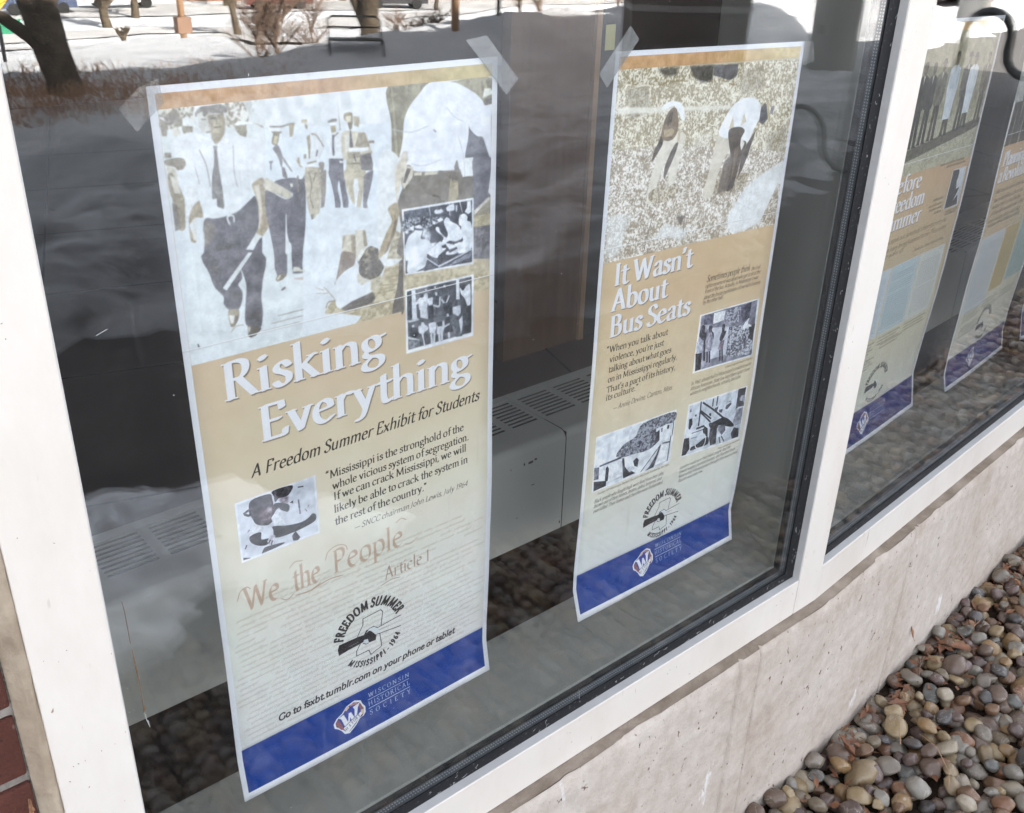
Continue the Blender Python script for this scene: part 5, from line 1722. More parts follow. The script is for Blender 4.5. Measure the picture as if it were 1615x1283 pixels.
# ---------------------------------------------------------------- ground, walkway, snow
o = gridmesh('ground', lambda u, v: (u, v, -0.12 if v > -12 else ground(u, v) - 0.35), np.linspace(-60, 260, 60), list(np.linspace(30, -12, 10)) + list(-12.5 - np.linspace(0, 1, 40) ** 2 * 420), 'soil')
tag(o, kind='structure')
mb = MB(); mb.prism([(-25, -9.0), (60, -9.0), (60, -0.52), (9, -0.55), (4.5, -0.63), (3.4, -0.78), (2.4, -1.08), (1.4, -1.36), (-1, -1.42), (-25, -1.42)], -0.1, 0.012)
tag(mb.build('walkway', 'asphalt'), kind='structure')
def snow_edge(x):
    e = np.interp(x, [-6, 0.5, 1.2, 2.9, 4.5, 7, 9.5, 12, 40], [-3.9, -3.7, -3.55, -2.45, -2.5, -3.2, -4.4, -4.9, -5.2])
    return e + 0.35 * fbm(x * 0.9, 3.1) + 0.12 * fbm(x * 4, 7.7)
random.seed(3)
prints = [(random.uniform(-1, 14), random.uniform(-9.5, -3.2), random.uniform(0, 6.28)) for _ in range(210)]
gx0, gy0, gs = -8.0, -14.0, 0.5
bins = {}
for px, py, pa in prints:
    bins.setdefault((int((px - gx0) / gs), int((py - gy0) / gs)), []).append((px, py, pa))
def snow_pt(x, y):
    b = 0.11 * fbm(x * 0.55, y * 0.9, 1.3) + 0.07 * fbm(x * 1.3, y * 2.6, 4.1, 5) + 0.02 * fbm(x * 6, y * 8, 2.2)
    near = 1 - sstep(9.5, 12, -y)
    z = ground(x, y) + 0.09 + b * (0.35 + 0.75 * near)
    cx, cy = int((x - gx0) / gs), int((y - gy0) / gs)
    for i in (-1, 0, 1):
        for j in (-1, 0, 1):
            for px, py, pa in bins.get((cx + i, cy + j), ()):
                dx, dy = x - px, y - py
                u = dx * math.cos(pa) + dy * math.sin(pa); w = -dx * math.sin(pa) + dy * math.cos(pa)
                q = (u / 0.24) ** 2 + (w / 0.13) ** 2
                if q < 4:
                    z += -0.10 * math.exp(-q * 1.2) + 0.018 * math.exp(-(q - 2) ** 2)
    t = sstep(0.0, 0.55, snow_edge(x) - y)
    z = -0.06 * (1 - t) + z * t
    return (x, y, z)
xs = np.concatenate([np.arange(-7, 14.5, 0.085), np.arange(14.6, 34, 0.25)])
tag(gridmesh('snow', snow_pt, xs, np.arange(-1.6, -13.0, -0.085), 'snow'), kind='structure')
def far_pt(x, y):
    z = ground(x, y) + 0.02 + 0.16 * fbm(x * 0.13, y * 0.13, 9) + 0.05 * fbm(x * 0.5, y * 0.5, 5)
    z += 0.32 * math.exp(-(((x - 8.6) / 2.6) ** 2 + ((y + 20.5) / 2.6) ** 2)) * (1 + 0.25 * fbm(x, y))
    z -= 0.1 * (1 - sstep(12.2, 13.5, -y))
    return (x, y, z)
o = gridmesh('snow_field', far_pt, list(np.arange(-60, 120, 1.0)) + list(np.arange(125, 330, 8)), [-12.3 - t for t in list(np.arange(0, 60, 0.6)) + list(np.arange(60, 420, 6))], 'snow')
tag(o, kind='structure')
# small remnants of snow left on the walkway near the window
def patch(name, cx, cy, rx, ry, seed):
    def f(u, v):
        a, r = u * 2 * math.pi, v
        rr = 1 + 0.35 * fbm(math.cos(a) * 1.5 + seed, math.sin(a) * 1.5)
        x, y = cx + math.cos(a) * rx * r * rr, cy + math.sin(a) * ry * r * rr
        h = (1 - r ** 3) * (0.055 + 0.06 * fbm(x * 7, y * 9, seed, 5))
        return (x, y, 0.012 + max(h, -0.01) if r < 1 else 0.0)
    tag(gridmesh(name, f, np.linspace(0, 1, 70), np.linspace(0.0, 1, 26), 'snow_crust'), kind='structure')
patch('snow_patch', 0.88, -1.92, 0.50, 0.36, 1); patch('snow_patch', 1.30, -1.62, 0.34, 0.22, 5); patch('snow_patch', 0.55, -1.58, 0.40, 0.20, 8)
# roads and the car park in the valley, sheets that follow the ground
def road(name, pts, w, mat='road_slush'):
    P = [Vector(p) for p in pts]
    V = []; n = 30
    S = []
    for i in range(len(P) - 1):
        for t in range(n):
            S.append(P[i].lerp(P[i + 1], t / n))
    S.append(P[-1])
    us = list(range(len(S)))
    def f(u, v):
        u = int(u)
        d = (S[min(u + 1, len(S) - 1)] - S[max(u - 1, 0)]).normalized()
        q = S[u] + Vector((-d.y, d.x)) * v * w
        return (q.x, q.y, far_pt(q.x, q.y)[2] + 0.06)
    tag(gridmesh(name, f, us, np.linspace(-0.5, 0.5, 5), mat), kind='structure')
road('road', [(-40, -44), (14, -43.5), (30, -52), (60, -62), (140, -80)], 3.0)
road('road', [(-40, -52), (20, -52.5), (60, -47), (120, -38)], 3.0)
road('path', [(9.5, -18.6), (13, -18.2), (18, -17), (34, -12.8), (48, -9)], 1.6)
road('car_park', [(10, -66), (60, -60), (110, -52)], 7.5)

# ---------------------------------------------------------------- building shell
FX0 = 0.137                                            # right end of the brickwork
HB = 7.75
mb = MB()
mb.box(-12, 13.5, 0.02, 9.0, 2.95, HB)
mb.box(4.2, 16.5, 0.03, 9.0, HB - 0.01, HB + 0.55); mb.box(13.5, 16.5, 0.03, 9.0, 2.95, HB - 0.01)  # unseen taller and longer mass, added so its shadow covers the snow bank
tag(mb.build('upper_wall_shade_block', 'mortar'), 'plain masonry storey above the windows, with an unseen part added to shade the snow', 'wall', kind='structure')
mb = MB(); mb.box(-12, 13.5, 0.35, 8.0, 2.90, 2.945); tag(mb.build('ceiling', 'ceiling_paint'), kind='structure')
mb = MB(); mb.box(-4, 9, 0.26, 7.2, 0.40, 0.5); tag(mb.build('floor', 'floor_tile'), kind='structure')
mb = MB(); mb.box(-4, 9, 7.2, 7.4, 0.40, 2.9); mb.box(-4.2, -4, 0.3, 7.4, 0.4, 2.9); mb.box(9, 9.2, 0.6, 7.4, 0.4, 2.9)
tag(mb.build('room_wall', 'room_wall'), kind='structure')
# floor tile joints seen across the dark floor
fj = MB()
for i in range(-3, 12):
    a = Vector((0.2 + i * 0.9, 0.6, 0.502)); d = Vector((0.30, 0.92, 0)).normalized(); n = Vector((-d.y, d.x, 0)) * 0.005
    b = a + d * 6.5
    fj.add([a - n, a + n, b + n, b - n], [(0, 1, 2, 3)])
for j in range(7):
    a = Vector((-2, 0.9 + j * 0.9 + 0.4, 0.502)); d = Vector((0.95, -0.28, 0)).normalized(); n = Vector((-d.y, d.x, 0)) * 0.005
    b = a + d * min(9, (a.y - 0.75) / 0.28)
    fj.add([a - n, a + n, b + n, b - n], [(0, 1, 2, 3)])
o = fj.build('tile_joint', 'grout', bpy.data.objects['floor']); o['kind'] = 'stuff'

# brick wall left of the window: mortar backing with single bricks in courses
bw = empty('brick_wall', (FX0, -0.04, 0))
tag(bw, 'dark red brick wall left of the white window frame', 'wall')
mb = MB(); mb.box(-12 - FX0, -0.004, 0.008, 0.30, -0.1, 2.95)
mb.build('mortar', 'mortar', bw)
def brick_mesh(seed, w):
    r = random.Random(seed)
    m = MB(); m.box(0, w, 0, 0.09, 0, 0.083)
    me_o = m.build('brick', 'brick', bw, bevel=0.003)
    return me_o
proto = [brick_mesh(i, w) for i, w in enumerate((0.20, 0.095))]
first = [True, True]
COURSE = 0.0975
z0 = 0.985 - COURSE * 10
for r_ in range(0, 29):
    z = z0 + r_ * COURSE
    x = -0.012
    half = (r_ % 2 == 0)
    n = 0
    while x > -1.25 and (r_ < 22):
        kk = 1 if (half and n == 0) else 0
        w = (0.20, 0.095)[kk]
        if first[kk]:
            ob = proto[kk]; first[kk] = False
        else:
            ob = proto[kk].copy(); COL.objects.link(ob)
        ob.location = (x - w, 0.001 * random.uniform(-2, 2), z + random.uniform(-0.001, 0.001))
        ob.rotation_euler = (random.uniform(-0.004, 0.004), random.uniform(-0.006, 0.006), random.uniform(-0.006, 0.006))
        x -= w + 0.012
        n += 1
# weathered sealant bead between brick and frame
def bead(u, v):
    x = 0.137 + 0.016 * v + 0.0035 * fbm(u * 9, v * 3, 2) * (1 if v < 0.5 else 0.6)
    y = -0.0415 - 0.006 * math.sin(v * math.pi) - 0.0025 * fbm(u * 22, v * 6, 5)
    if v < 0.02: x = 0.127; y = -0.035
    if v > 0.98: x = 0.1525; y = -0.040
    return (x, y, u)
o = gridmesh('sealant_bead', bead, np.arange(0.45, 2.75, 0.008), np.linspace(0, 1, 9), 'caulk')
tag(o, 'cracked tan sealant bead between the brickwork and the white frame', 'sealant')

# concrete plinth under the windows
def plinth(name, to_world, x0, x1, off_face, grooves, label, ztop=0.5632, nx=0.0):
    root = empty(name, (0, 0, 0)); tag(root, label, 'plinth')
    def prof(x):
        k = 0.0
        for g0, g1 in grooves:
            if g0 - 0.006 < x < g0 + 0.006: k += 0.006 * math.cos((x - g0) / 0.006 * 1.57)
            if g1 - 0.006 < x < g1 + 0.006: k += 0.006 * math.cos((x - g1) / 0.006 * 1.57)
            if g0 < x < g1: k -= 0.003
        return k
    xs_ = sorted(set(list(np.arange(x0, x1, 0.012)) + [x1] + [g + d for gg in grooves for g in gg for d in (-0.006, -0.003, 0, 0.003, 0.006)]))
    zs = [-0.1] + list(np.linspace(0.0, ztop - 0.02, 26)) + [ztop - 0.012, ztop - 0.006, ztop]
    def f(u, v):
        edge = sstep(ztop - 0.022, ztop, v)
        chip = max(0, fbm((u + nx) * 13, 3.3, off_face * 9) - 0.12) * 0.014
        off = off_face + prof(u) + 0.0025 * fbm((u + nx) * 5, v * 5, 2) + edge * (0.004 + chip) + 0.0012 * fbm((u + nx) * 3.2, 1.1, 4) * edge
        return to_world(u, off, v - edge * chip * 0.3)
    gridmesh('concrete_face', f, xs_, zs, 'concrete', root)
    def g(u, v):
        chip = max(0, fbm((u + nx) * 13, 3.3, off_face * 9) - 0.12) * 0.014
        off = (off_face + prof(u) + 0.0042 + chip + 0.0012 * fbm((u + nx) * 3.2, 1.1, 4)) * (1 - v) + 0.012 * v
        return to_world(u, off, ztop - 0.0005 + 0.0015 * fbm(u * 30, v * 8, 3) * math.sin(v * 3.1) - chip * 0.3 * (1 - v))
    gridmesh('ledge', g, xs_, np.linspace(0, 1, 7), 'concrete_ledge', root)
    return root
w1 = lambda x, off, z: (x, -0.0474 + off, z)
plinth('concrete_plinth', w1, -0.6, 1.7343, -0.0276, [(1.433, 1.499), (0.35, 0.41)], 'pale stained concrete plinth with formwork ribs under the first window')
plinth('concrete_plinth', bay2, -0.0016, 4.5, -0.0276, [(0.46, 0.474), (1.62, 1.69)], 'pale pitted concrete plinth under the second window beyond the white post', nx=1.733)
mb = MB(); mb.box(-12, 1.72, -0.005, 0.25, -0.1, 0.560); mb.prism([tuple(bay2(0, 0.06, 0)[:2]), tuple(bay2(12, 0.06, 0)[:2]), tuple(bay2(12, 0.3, 0)[:2]), (1.70, 0.25)], -0.1, 0.559)
tag(mb.build('wall_core', 'mortar'), kind='structure')

# ---------------------------------------------------------------- windows
def window(label, mat4, x0, x1, left_w, right_w, zb, zt, edge_inset, right_inset):
    """frame faces lie in local y = 0, the room is +y; opening x0..x1, zb..zt"""
    root = empty('window', (0, 0, 0)); root.matrix_world = mat4; tag(root, label, 'window')
    g = 0.006
    def part(name, mat, bevel=0.0):
        def add(*boxes):
            m = MB()
            for b in boxes: m.box(*b)
            return m.build(name, mat, root, bevel=bevel)
        return add
    if left_w: part('frame_stile', 'frame_white', 0.0015)((x0 - left_w, x0, 0, 0.060, zb - 0.0914, zt + 0.08))
    if right_w: part('frame_stile', 'frame_white', 0.0015)((x1 + 0.0005, x1 + right_w, 0, 0.060, zb - 0.0912, zt + 0.08))
    part('bottom_rail', 'frame_white', 0.0012)((x0 + 0.0003, x1 - 0.0009, 0.0006, 0.060, zb - 0.0914, zb))
    part('top_rail', 'frame_white', 0.0012)((x0 + 0.0003, x1 - 0.0003, 0.0006, 0.060, zt, zt + 0.08))
    # grey inner lips: the returns of the frame towards the glass
    m = MB(); m.box(x0, x1, 0.0018, 0.0175, zb, zb + 0.0012); m.box(x1 - 0.0012, x1, 0.0018, 0.0175, zb + 0.0014, zt); m.box(x0, x0 + 0.0012, 0.0018, 0.0175, zb + 0.0014, zt)
    m.build('frame_return', 'frame_grey', root)
    gi, gr = edge_inset, right_inset
    y0, y1 = 0.0174, 0.0200
    m = MB(); m.box(x0, x1, y0, y1, zb, zb + gi); m.box(x1 - gr, x1, y0, y1, zb + gi, zt); m.box(x0, x0 + 0.003, y0, y1, zb + gi, zt); m.box(x0 + 0.003, x1 - gr, y0, y1, zt - 0.02, zt)
    m.build('gasket', 'gasket_black', root)
    ax0, ax1, az0, az1 = x0 + 0.006, x1 - gr + 0.006, zb + gi - 0.006, zt - 0.014
    m = MB(); m.box(ax0 - 0.004, ax1 + 0.014, 0.0205, 0.0262, az0 - 0.012, az1); m.build('outer_pane', 'glass_outer', root)
    sx, sz = x1 - gr + 0.0105, zb + gi - 0.0085
    t = 0.008
    m = MB(); m.box(ax0 - 0.003, sx + t, 0.0266, 0.0407, sz - t, sz); m.box(sx, sx + t, 0.0266, 0.0407, sz + 0.0003, az1); m.box(ax0 - 0.008, ax0 - 0.002, 0.0266, 0.0407, sz + 0.0003, az1)
    sp = m.build('spacer', 'spacer_steel', root)
    m = MB()                                           # rows of desiccant holes along the spacer
    x = ax0
    while x < sx - 0.004:
        for yy in (0.0315, 0.0362):
            m.box(x, x + 0.0021, yy - 0.0004, yy + 0.0012, sz + 0.0001, sz + 0.0006)
        x += 0.0052
    z = sz + 0.004
    while z < min(az1, 2.2):
        for yy in (0.0315, 0.0362):
            m.box(sx - 0.0006, sx - 0.0001, yy - 0.0004, yy + 0.0012, z, z + 0.0021)
        z += 0.0052
    hh = m.build('spacer_hole', 'spacer_hole', sp); hh['kind'] = 'stuff'
    m = MB(); m.box(ax0 - 0.004, sx + 0.012, 0.0409, 0.0466, sz - 0.010, az1); m.build('inner_pane', 'glass_inner', root)
    # dark inner gasket and the inner side of the frame
    m = MB(); m.box(x0, sx + 0.001, 0.0468, 0.0560, sz - 0.02, sz - 0.0005); m.box(sx + 0.0012, sx + 0.02, 0.0468, 0.0560, sz - 0.02, zt); m.box(x0 - 0.004, x0 + 0.002, 0.0468, 0.056, sz, zt)
    m.build('inner_gasket', 'edge_dark', root)
    return root
I4 = Matrix.Translation((0, -0.0474, 0))
ZB, ZT = 0.655, 2.72
window('white framed window with two exhibit posters taped inside, beside the brick wall', I4, 0.2340, 1.6452, 0.0838, 0.0878, ZB, ZT, 0.0225, 0.0325)
window('white framed window beyond the post, holding the posters about freedom and revolution', M2, 0.0010, 1.41, 0.0, 0.0878, ZB, ZT, 0.0225, 0.0325)
# wall after the second window
mb = MB(); mb.prism([tuple(bay2(1.50, 0.0, 0)[:2]), tuple(bay2(12, 0.0, 0)[:2]), tuple(bay2(12, 0.3, 0)[:2]), tuple(bay2(1.5, 0.3, 0)[:2])], 0.5, 2.95)
tag(mb.build('outer_wall', 'brick'), kind='structure')

# ---------------------------------------------------------------- room behind the glass
def sill(label, x0, x1, mat4, poly):
    m = MB(); m.prism(poly, 0.60, 0.6745)
    o = m.build('window_sill', 'sill_stone', bevel=0.001); o.matrix_world = mat4; tag(o, label, 'sill'); return o
sill('smooth grey sill board inside the first window', 0, 0, Matrix.Identity(4), [(0.05, 0.0075), (1.6425, 0.0075), (1.760, 0.1985), (0.05, 0.1985)])
o = sill('smooth grey sill board inside the second window', 0, 0, M2, [(0.01, 0.0575), (1.45, 0.0575), (1.45, 0.247), (0.06, 0.247)])
# splayed pier wall behind the post
mb = MB(); mb.prism([(1.6235, 0.0105), (1.7425, 0.2160), (1.915, 0.56), (2.05, 0.56), (1.80, 0.24), (1.765, 0.035), (1.70, 0.0105)], 0.5, 2.94)
tag(mb.build('interior_pier', 'return_paint'), 'smooth pale grey splayed pier inside, between the two windows', 'pier')
mb = MB(); mb.prism([(0.02, 0.0075), (0.228, 0.0105), (0.13, 0.5), (0.02, 0.5)], 0.5, 2.94)
tag(mb.build('interior_pier', 'return_paint'), 'pale grey pier inside behind the brick end of the window', 'pier')

def heater(label, mat4, xa, xb, seams, z_top=0.995, z_bot=0.762, y0=0.31, y1=0.515):
    root = empty('wall_heater', (0, 0, 0)); root.matrix_world = mat4; tag(root, label, 'heater')
    edges = [xa] + seams + [xb]
    for a, b in zip(edges[:-1], edges[1:]):
        a += 0.0012; b -= 0.0012
        m = MB()
        # front sheet with a rounded top edge, bent over to the slotted top
        prof = [(y0, z_bot)] + [(y0, z_top - 0.018)] + [(y0 + 0.018 * (1 - math.cos(t)), z_top - 0.018 + 0.018 * math.sin(t)) for t in np.linspace(0.25, 1.57, 6)] + [(0.380, z_top)]
        vs = [(a, p[0], p[1]) for p in prof] + [(b, p[0], p[1]) for p in prof]
        n = len(prof)
        m.add(vs, [(i, i + n, i + n + 1, i + 1) for i in range(n - 1)])
        m.box(a, b, 0.4925, y1, z_top - 0.004, z_top)
        m.box(a, a + 0.001, y0 + 0.004, y1, z_bot, z_top - 0.012)
        # slot groups: bars between openings
        x = a + (0.012 if b - a > 0.3 else 0.01)
        cuts = []
        k = 0
        while x + 0.085 < b - 0.008:
            cuts.append((x, x + 0.085)); x += 0.1035; k += 1
        rest = b - 0.009 - x
        if rest > 0.03: cuts.append((x, x + rest))
        prev = a
        for c0, c1 in cuts:
            m.box(prev, c0, 0.3805, 0.4920, z_top - 0.0015, z_top - 0.0001); prev = c1
        m.box(prev, b, 0.3805, 0.4920, z_top - 0.0015, z_top - 0.0001)
        o = m.build('cover', 'heater_paint', root, smooth=False)
        for c0, c1 in cuts:
            mm = MB()
            for j in range(9):
                yy = 0.3805 + j * (0.1115 / 8.5)
                mm.box(c0, c1, yy, yy + 0.0052, z_top - 0.0016, z_top - 0.0004)
            mm.build('louvre', 'heater_paint', o)
    m = MB(); m.box(xa, xb, y0 + 0.03, y1 - 0.004, z_bot + 0.01, z_top - 0.03); m.build('heater_core', 'heater_dark', root)
    for s in seams:
        m = MB(); m.box(s - 0.0012, s + 0.0012, y0 + 0.001, y1, z_bot, z_top - 0.002); m.build('seam', 'heater_dark', root)
    return root
h1 = heater('pale grey slotted wall heater behind the first window', Matrix.Identity(4), -0.35, 1.70, [0.135, 1.262])
mb = MB()
for (cx, cz, w, h) in ((1.167, 0.955, 0.012, 0.005), (1.18, 0.958, 0.006, 0.004), (1.150, 0.956, 0.003, 0.006), (1.175, 0.90, 0.008, 0.0015), (1.256, 0.778, 0.003, 0.006), (1.115, 0.955, 0.002, 0.003), (1.135, 0.835, 0.003, 0.0015)):
    mb.box(cx - w / 2, cx + w / 2, 0.3096, 0.3101, cz - h / 2, cz + h / 2)
mb.build('paint_chip', 'chip_dark', h1)['kind'] = 'stuff'
heater('pale grey slotted wall heater behind the second window', M2, 0.55, 3.0, [1.45], y0=0.36, y1=0.565)
bpy.data.objects['wall_heater.001'].location = P2O + N2 * 0.0
# wooden door leaf standing in the room, its narrow edge and a paper note
dr = empty('wooden_door', (2.12, 1.50, 0.5)); tag(dr, 'plain brown wooden door standing open in the dark room', 'door')
mb = MB(); mb.box(-0.03, 0.325, 0, 0.04, 0, 2.1); mb.build('door_leaf', 'wood_panel', dr)
mb = MB(); mb.box(0.327, 0.350, -0.012, 0.05, 0, 2.14); mb.build('door_edge', 'wood_edge', dr)
mb = MB(); mb.box(0.37, 0.415, -0.01, -0.008, 1.03, 1.11); o = mb.build('paper_note', 'yellow_paper'); o.location = (2.12, 1.50, 0.5)
tag(o, 'small yellow paper note beside the wooden door', 'note')
mb = MB(); mb.box(0.352, 1.9, 0.0, 0.08, 0, 2.44); o = mb.build('partition', 'room_wall'); o.location = (2.12, 1.505, 0.5); tag(o, kind='structure')

# ---------------------------------------------------------------- posters
def poster(key, label, mat4, xl, xr, ztl, ztr, zbl, zbr, dyl, dyr, yoff, thick=0.0004):
    """xl/xr: left and right edge at top and bottom; dyl/dyr: tables (v, distance off the glass)"""
    vl, al = zip(*dyl); vr, ar = zip(*dyr)
    def f(u, v):
        x = (xl[0] + (xl[1] - xl[0]) * v) * (1 - u) + (xr[0] + (xr[1] - xr[0]) * v) * u
        z = (ztl + (zbl - ztl) * v) * (1 - u) + (ztr + (zbr - ztr) * v) * u
        dy = np.interp(v, vl, al) * (1 - u) + np.interp(v, vr, ar) * u
        dy += 0.0012 * math.sin(u * 5.0 + v * 9) * v + 0.0008 * math.sin(v * 23 + u * 3) * v
        dz = 0
        return (x, yoff + max(float(dy), -0.0035), z + dz)
    vs_ = list(np.linspace(0, 0.8, 30)) + list(np.linspace(0.81, 1, 26))
    o = gridmesh('exhibit_poster', lambda u, v: f(u, v), np.linspace(0, 1, 14), vs_, 'poster_' + key, uv=lambda u, v: (u, 1 - v))
    o.matrix_world = mat4
    sd_ = o.modifiers.new('thickness', 'SOLIDIFY'); sd_.thickness = thick; sd_.offset = 1
    tag(o, label, 'poster', 'civil rights exhibit posters taped inside the windows')
    return o
Z = CAMZ
poster('P1', 'exhibit poster titled Risking Everything, showing a white-shirted man carrying a club', Matrix.Identity(4),
       (0.3728, 0.3795), (0.8085, 0.8160), Z - .1643, Z - .1635, Z - 1.1273, Z - 1.126,
       [(0, 0), (0.6, 0.001), (0.85, 0.004), (0.93, 0.006), (1, 0.001)], [(0, 0), (0.6, 0.001), (0.8, 0.004), (0.9, 0.0085), (0.94, 0.008), (1, -0.003)], 0.0035)
poster('P2', "exhibit poster titled It Wasn't About Bus Seats, showing cotton pickers bent over a field", Matrix.Identity(4),
       (1.0128, 1.0150), (1.4400, 1.4440), Z - .1697, Z - .1794, Z - 1.1256, Z - 1.1301,
       [(0, 0), (0.25, 0.003), (0.5, 0.006), (0.66, 0.008), (0.8, 0.0105), (0.9, 0.0135), (0.94, 0.0135), (1, -0.003)], [(0, 0), (0.5, 0.0015), (0.72, 0.003), (0.8, 0.006), (0.88, 0.009), (0.93, 0.0115), (1, -0.0025)], 0.0035)
Z3 = lambda v: CAMZ + v
poster('P3', 'exhibit poster titled Before Freedom Summer, partly hidden behind the white post', M2,
       (0.0255, 0.0255), (0.461, 0.462), Z3(-.163), Z3(-.172), Z3(-1.079), Z3(-1.072),
       [(0, 0), (0.5, 0.003), (0.74, 0.011), (0.85, 0.018), (0.91, 0.019), (1, 0.003)], [(0, 0), (0.45, 0.0015), (0.56, 0.006), (0.72, 0.0125), (0.85, 0.020), (0.905, 0.022), (1, 0.0035)], 0.0474 + 0.003)
poster('P4', 'exhibit poster titled Planning a Revolution, third from the brick wall with curling foot', M2,
       (0.633, 0.636), (1.068, 1.070), Z3(-.172), Z3(-.172), Z3(-1.088), Z3(-1.095),
       [(0, 0), (0.55, 0.0015), (0.7, 0.0075), (0.87, 0.009), (0.95, 0.009), (1, -0.002)], [(0, 0), (0.5, 0.006), (0.7, 0.018), (0.87, 0.028), (0.94, 0.028), (1, 0.0155)], 0.0474 + 0.003)
poster('P5', 'exhibit poster farthest along the second window, only its left edge in view', M2,
       (1.150, 1.150), (1.40, 1.40), Z3(-.172), Z3(-.172), Z3(-1.088), Z3(-1.095),
       [(0, 0), (0.7, 0.008), (0.9, 0.014), (1, 0.0)], [(0, 0), (0.7, 0.008), (0.9, 0.014), (1, 0.0)], 0.0474 + 0.003)
# sticky tape at the poster corners, between paper and glass
def tape(label, pts, y=0.0008):
    m = MB(); n = len(pts)
    m.add([(x, y, z) for x, z in pts] + [(x, y + 0.00025, z) for x, z in pts], [tuple(range(n)), tuple(range(n, 2 * n))[::-1]] + [(i, (i + 1) % n, n + (i + 1) % n, n + i) for i in range(n)])
    o = m.build('tape_strip', 'tape_clear' if label.startswith('clear') else 'tape'); tag(o, label, 'tape', 'strips of frosted tape holding the posters')
    return o
tape('frosted tape strip across the top right corner of the Risking Everything poster', [(0.7578, 1.808), (0.7889, 1.8119), (0.8403, 1.7584), (0.8217, 1.741)])
tape('clear tape strip at the top left corner of the Risking Everything poster', [(0.3644, 1.7859), (0.3846, 1.7925), (0.3875, 1.7701), (0.3577, 1.7453), (0.3428, 1.7677)])
tape('frosted tape strip at the top left corner of the Bus Seats poster', [(1.0347, 1.8122), (1.0533, 1.7938), (0.9978, 1.7352), (0.9811, 1.7542)])
tape('clear tape strip at the top right corner of the Bus Seats poster', [(1.4323, 1.7728), (1.459, 1.7684), (1.4709, 1.739), (1.4424, 1.7348)])

# ---------------------------------------------------------------- river pebbles
def pebble_data(seed, sub):
    import bmesh
    bm = bmesh.new(); bmesh.ops.create_icosphere(bm, subdivisions=sub, radius=1.0)
    r = random.Random(seed)
    ax = Vector((r.uniform(0.82, 1.22), r.uniform(0.7, 0.95), r.uniform(0.52, 0.8)))
    planes = [(Vector((r.uniform(-1, 1), r.uniform(-1, 1), r.uniform(-1, 1))).normalized(), r.uniform(0.58, 0.92)) for _ in range(r.choice((3, 6, 11)))]
    off = Vector((seed * 3.7, 1.3, 8.1))
    for v in bm.verts:
        p = v.co.copy()
        p *= 1 + 0.24 * mnoise.noise(p * 1.1 + off) + 0.09 * mnoise.noise(p * 2.6 + off)
        for n, d in planes:
            e = p.dot(n) - d
            if e > 0: p -= n * e * 0.85
        v.co = Vector((p.x * ax.x, p.y * ax.y, p.z * ax.z))
    me = bpy.data.meshes.new('pebble'); bm.to_mesh(me); bm.free()
    me.polygons.foreach_set('use_smooth', [True] * len(me.polygons))
    me.materials.append(MAT['pebble_obj'])
    return me
def bed_edge(x):
    return float(np.interp(x, [-1, 1.4, 2.4, 3.4, 4.5, 9], [-1.38, -1.32, -1.05, -0.75, -0.60, -0.52]))
bed = empty('pebble_bed', (1.5, -0.7, 0)); tag(bed, 'bed of mixed river pebbles along the foot of the concrete plinth', 'pebble bed')
gm = gridmesh('bed_soil', lambda u, v: (u - 1.5, 0.9 + (bed_edge(u) - 0.93) * v + 0.7, 0.004 + 0.01 * fbm(u * 5, v * 5)), np.linspace(-2.2, 9, 90), np.linspace(0, 1, 20), 'soil', bed)
HI = [pebble_data(i, 3) for i in range(14)]
LO = [pebble_data(i + 50, 2) for i in range(10)]
rr = random.Random(12)
def wall_y(x):
    return -0.08 if x < 1.73 else -0.08 + (x - 1.733) * math.tan(TH)
spots = []
def scatter(x0, x1, y1, step, zlo, zhi, rmin, rmax, skip=0.0):
    x = x0
    while x < x1:
        y = wall_y(x) - 0.012
        while y > bed_edge(x):
            if rr.random() >= skip:
                r = rr.uniform(rmin, rmax) * (rr.uniform(1.1, 1.35) if rr.random() < 0.12 else 1)
                spots.append([x + rr.uniform(-.4, .4) * step, min(y + rr.uniform(-.4, .4) * step, wall_y(x) - r * 0.55), rr.uniform(zlo, zhi), r])
            y -= step
        x += step
scatter(-0.9, 8.0, -1.42, 0.043, 0.002, 0.016, 0.017, 0.030, 0.06)
scatter(-0.9, 8.0, -1.42, 0.045, 0.024, 0.050, 0.014, 0.030, 0.28)
inv = cam.matrix_world.inverted()
def seen(p):                                            # how large a pebble shows: projected radius if inside the frame
    c = inv @ Vector(p[:3])
    if c.z > -0.1: return 0
    u, v = c.x / -c.z * 1574.6, c.y / -c.z * 1574.6
    if abs(u) > 830 or abs(v) > 665: return 0
    return p[3] / -c.z + (0.004 if p[2] > 0.02 else 0)
spots.sort(key=seen, reverse=True)
mass_v, mass_f, mass_t = [], [], []
vb = 0
lo_arr = []
for me in LO:
    va = np.zeros(len(me.vertices) * 3, dtype=np.float64); me.vertices.foreach_get('co', va)
    fa = np.array([tuple(p.vertices) for p in me.polygons], dtype=np.int64)
    lo_arr.append((va.reshape(-1, 3), fa))
hi_arr = []
for me in HI:
    va = np.zeros(len(me.vertices) * 3, dtype=np.float64); me.vertices.foreach_get('co', va)
    fa = np.array([tuple(p.vertices) for p in me.polygons], dtype=np.int64)
    hi_arr.append((va.reshape(-1, 3), fa))
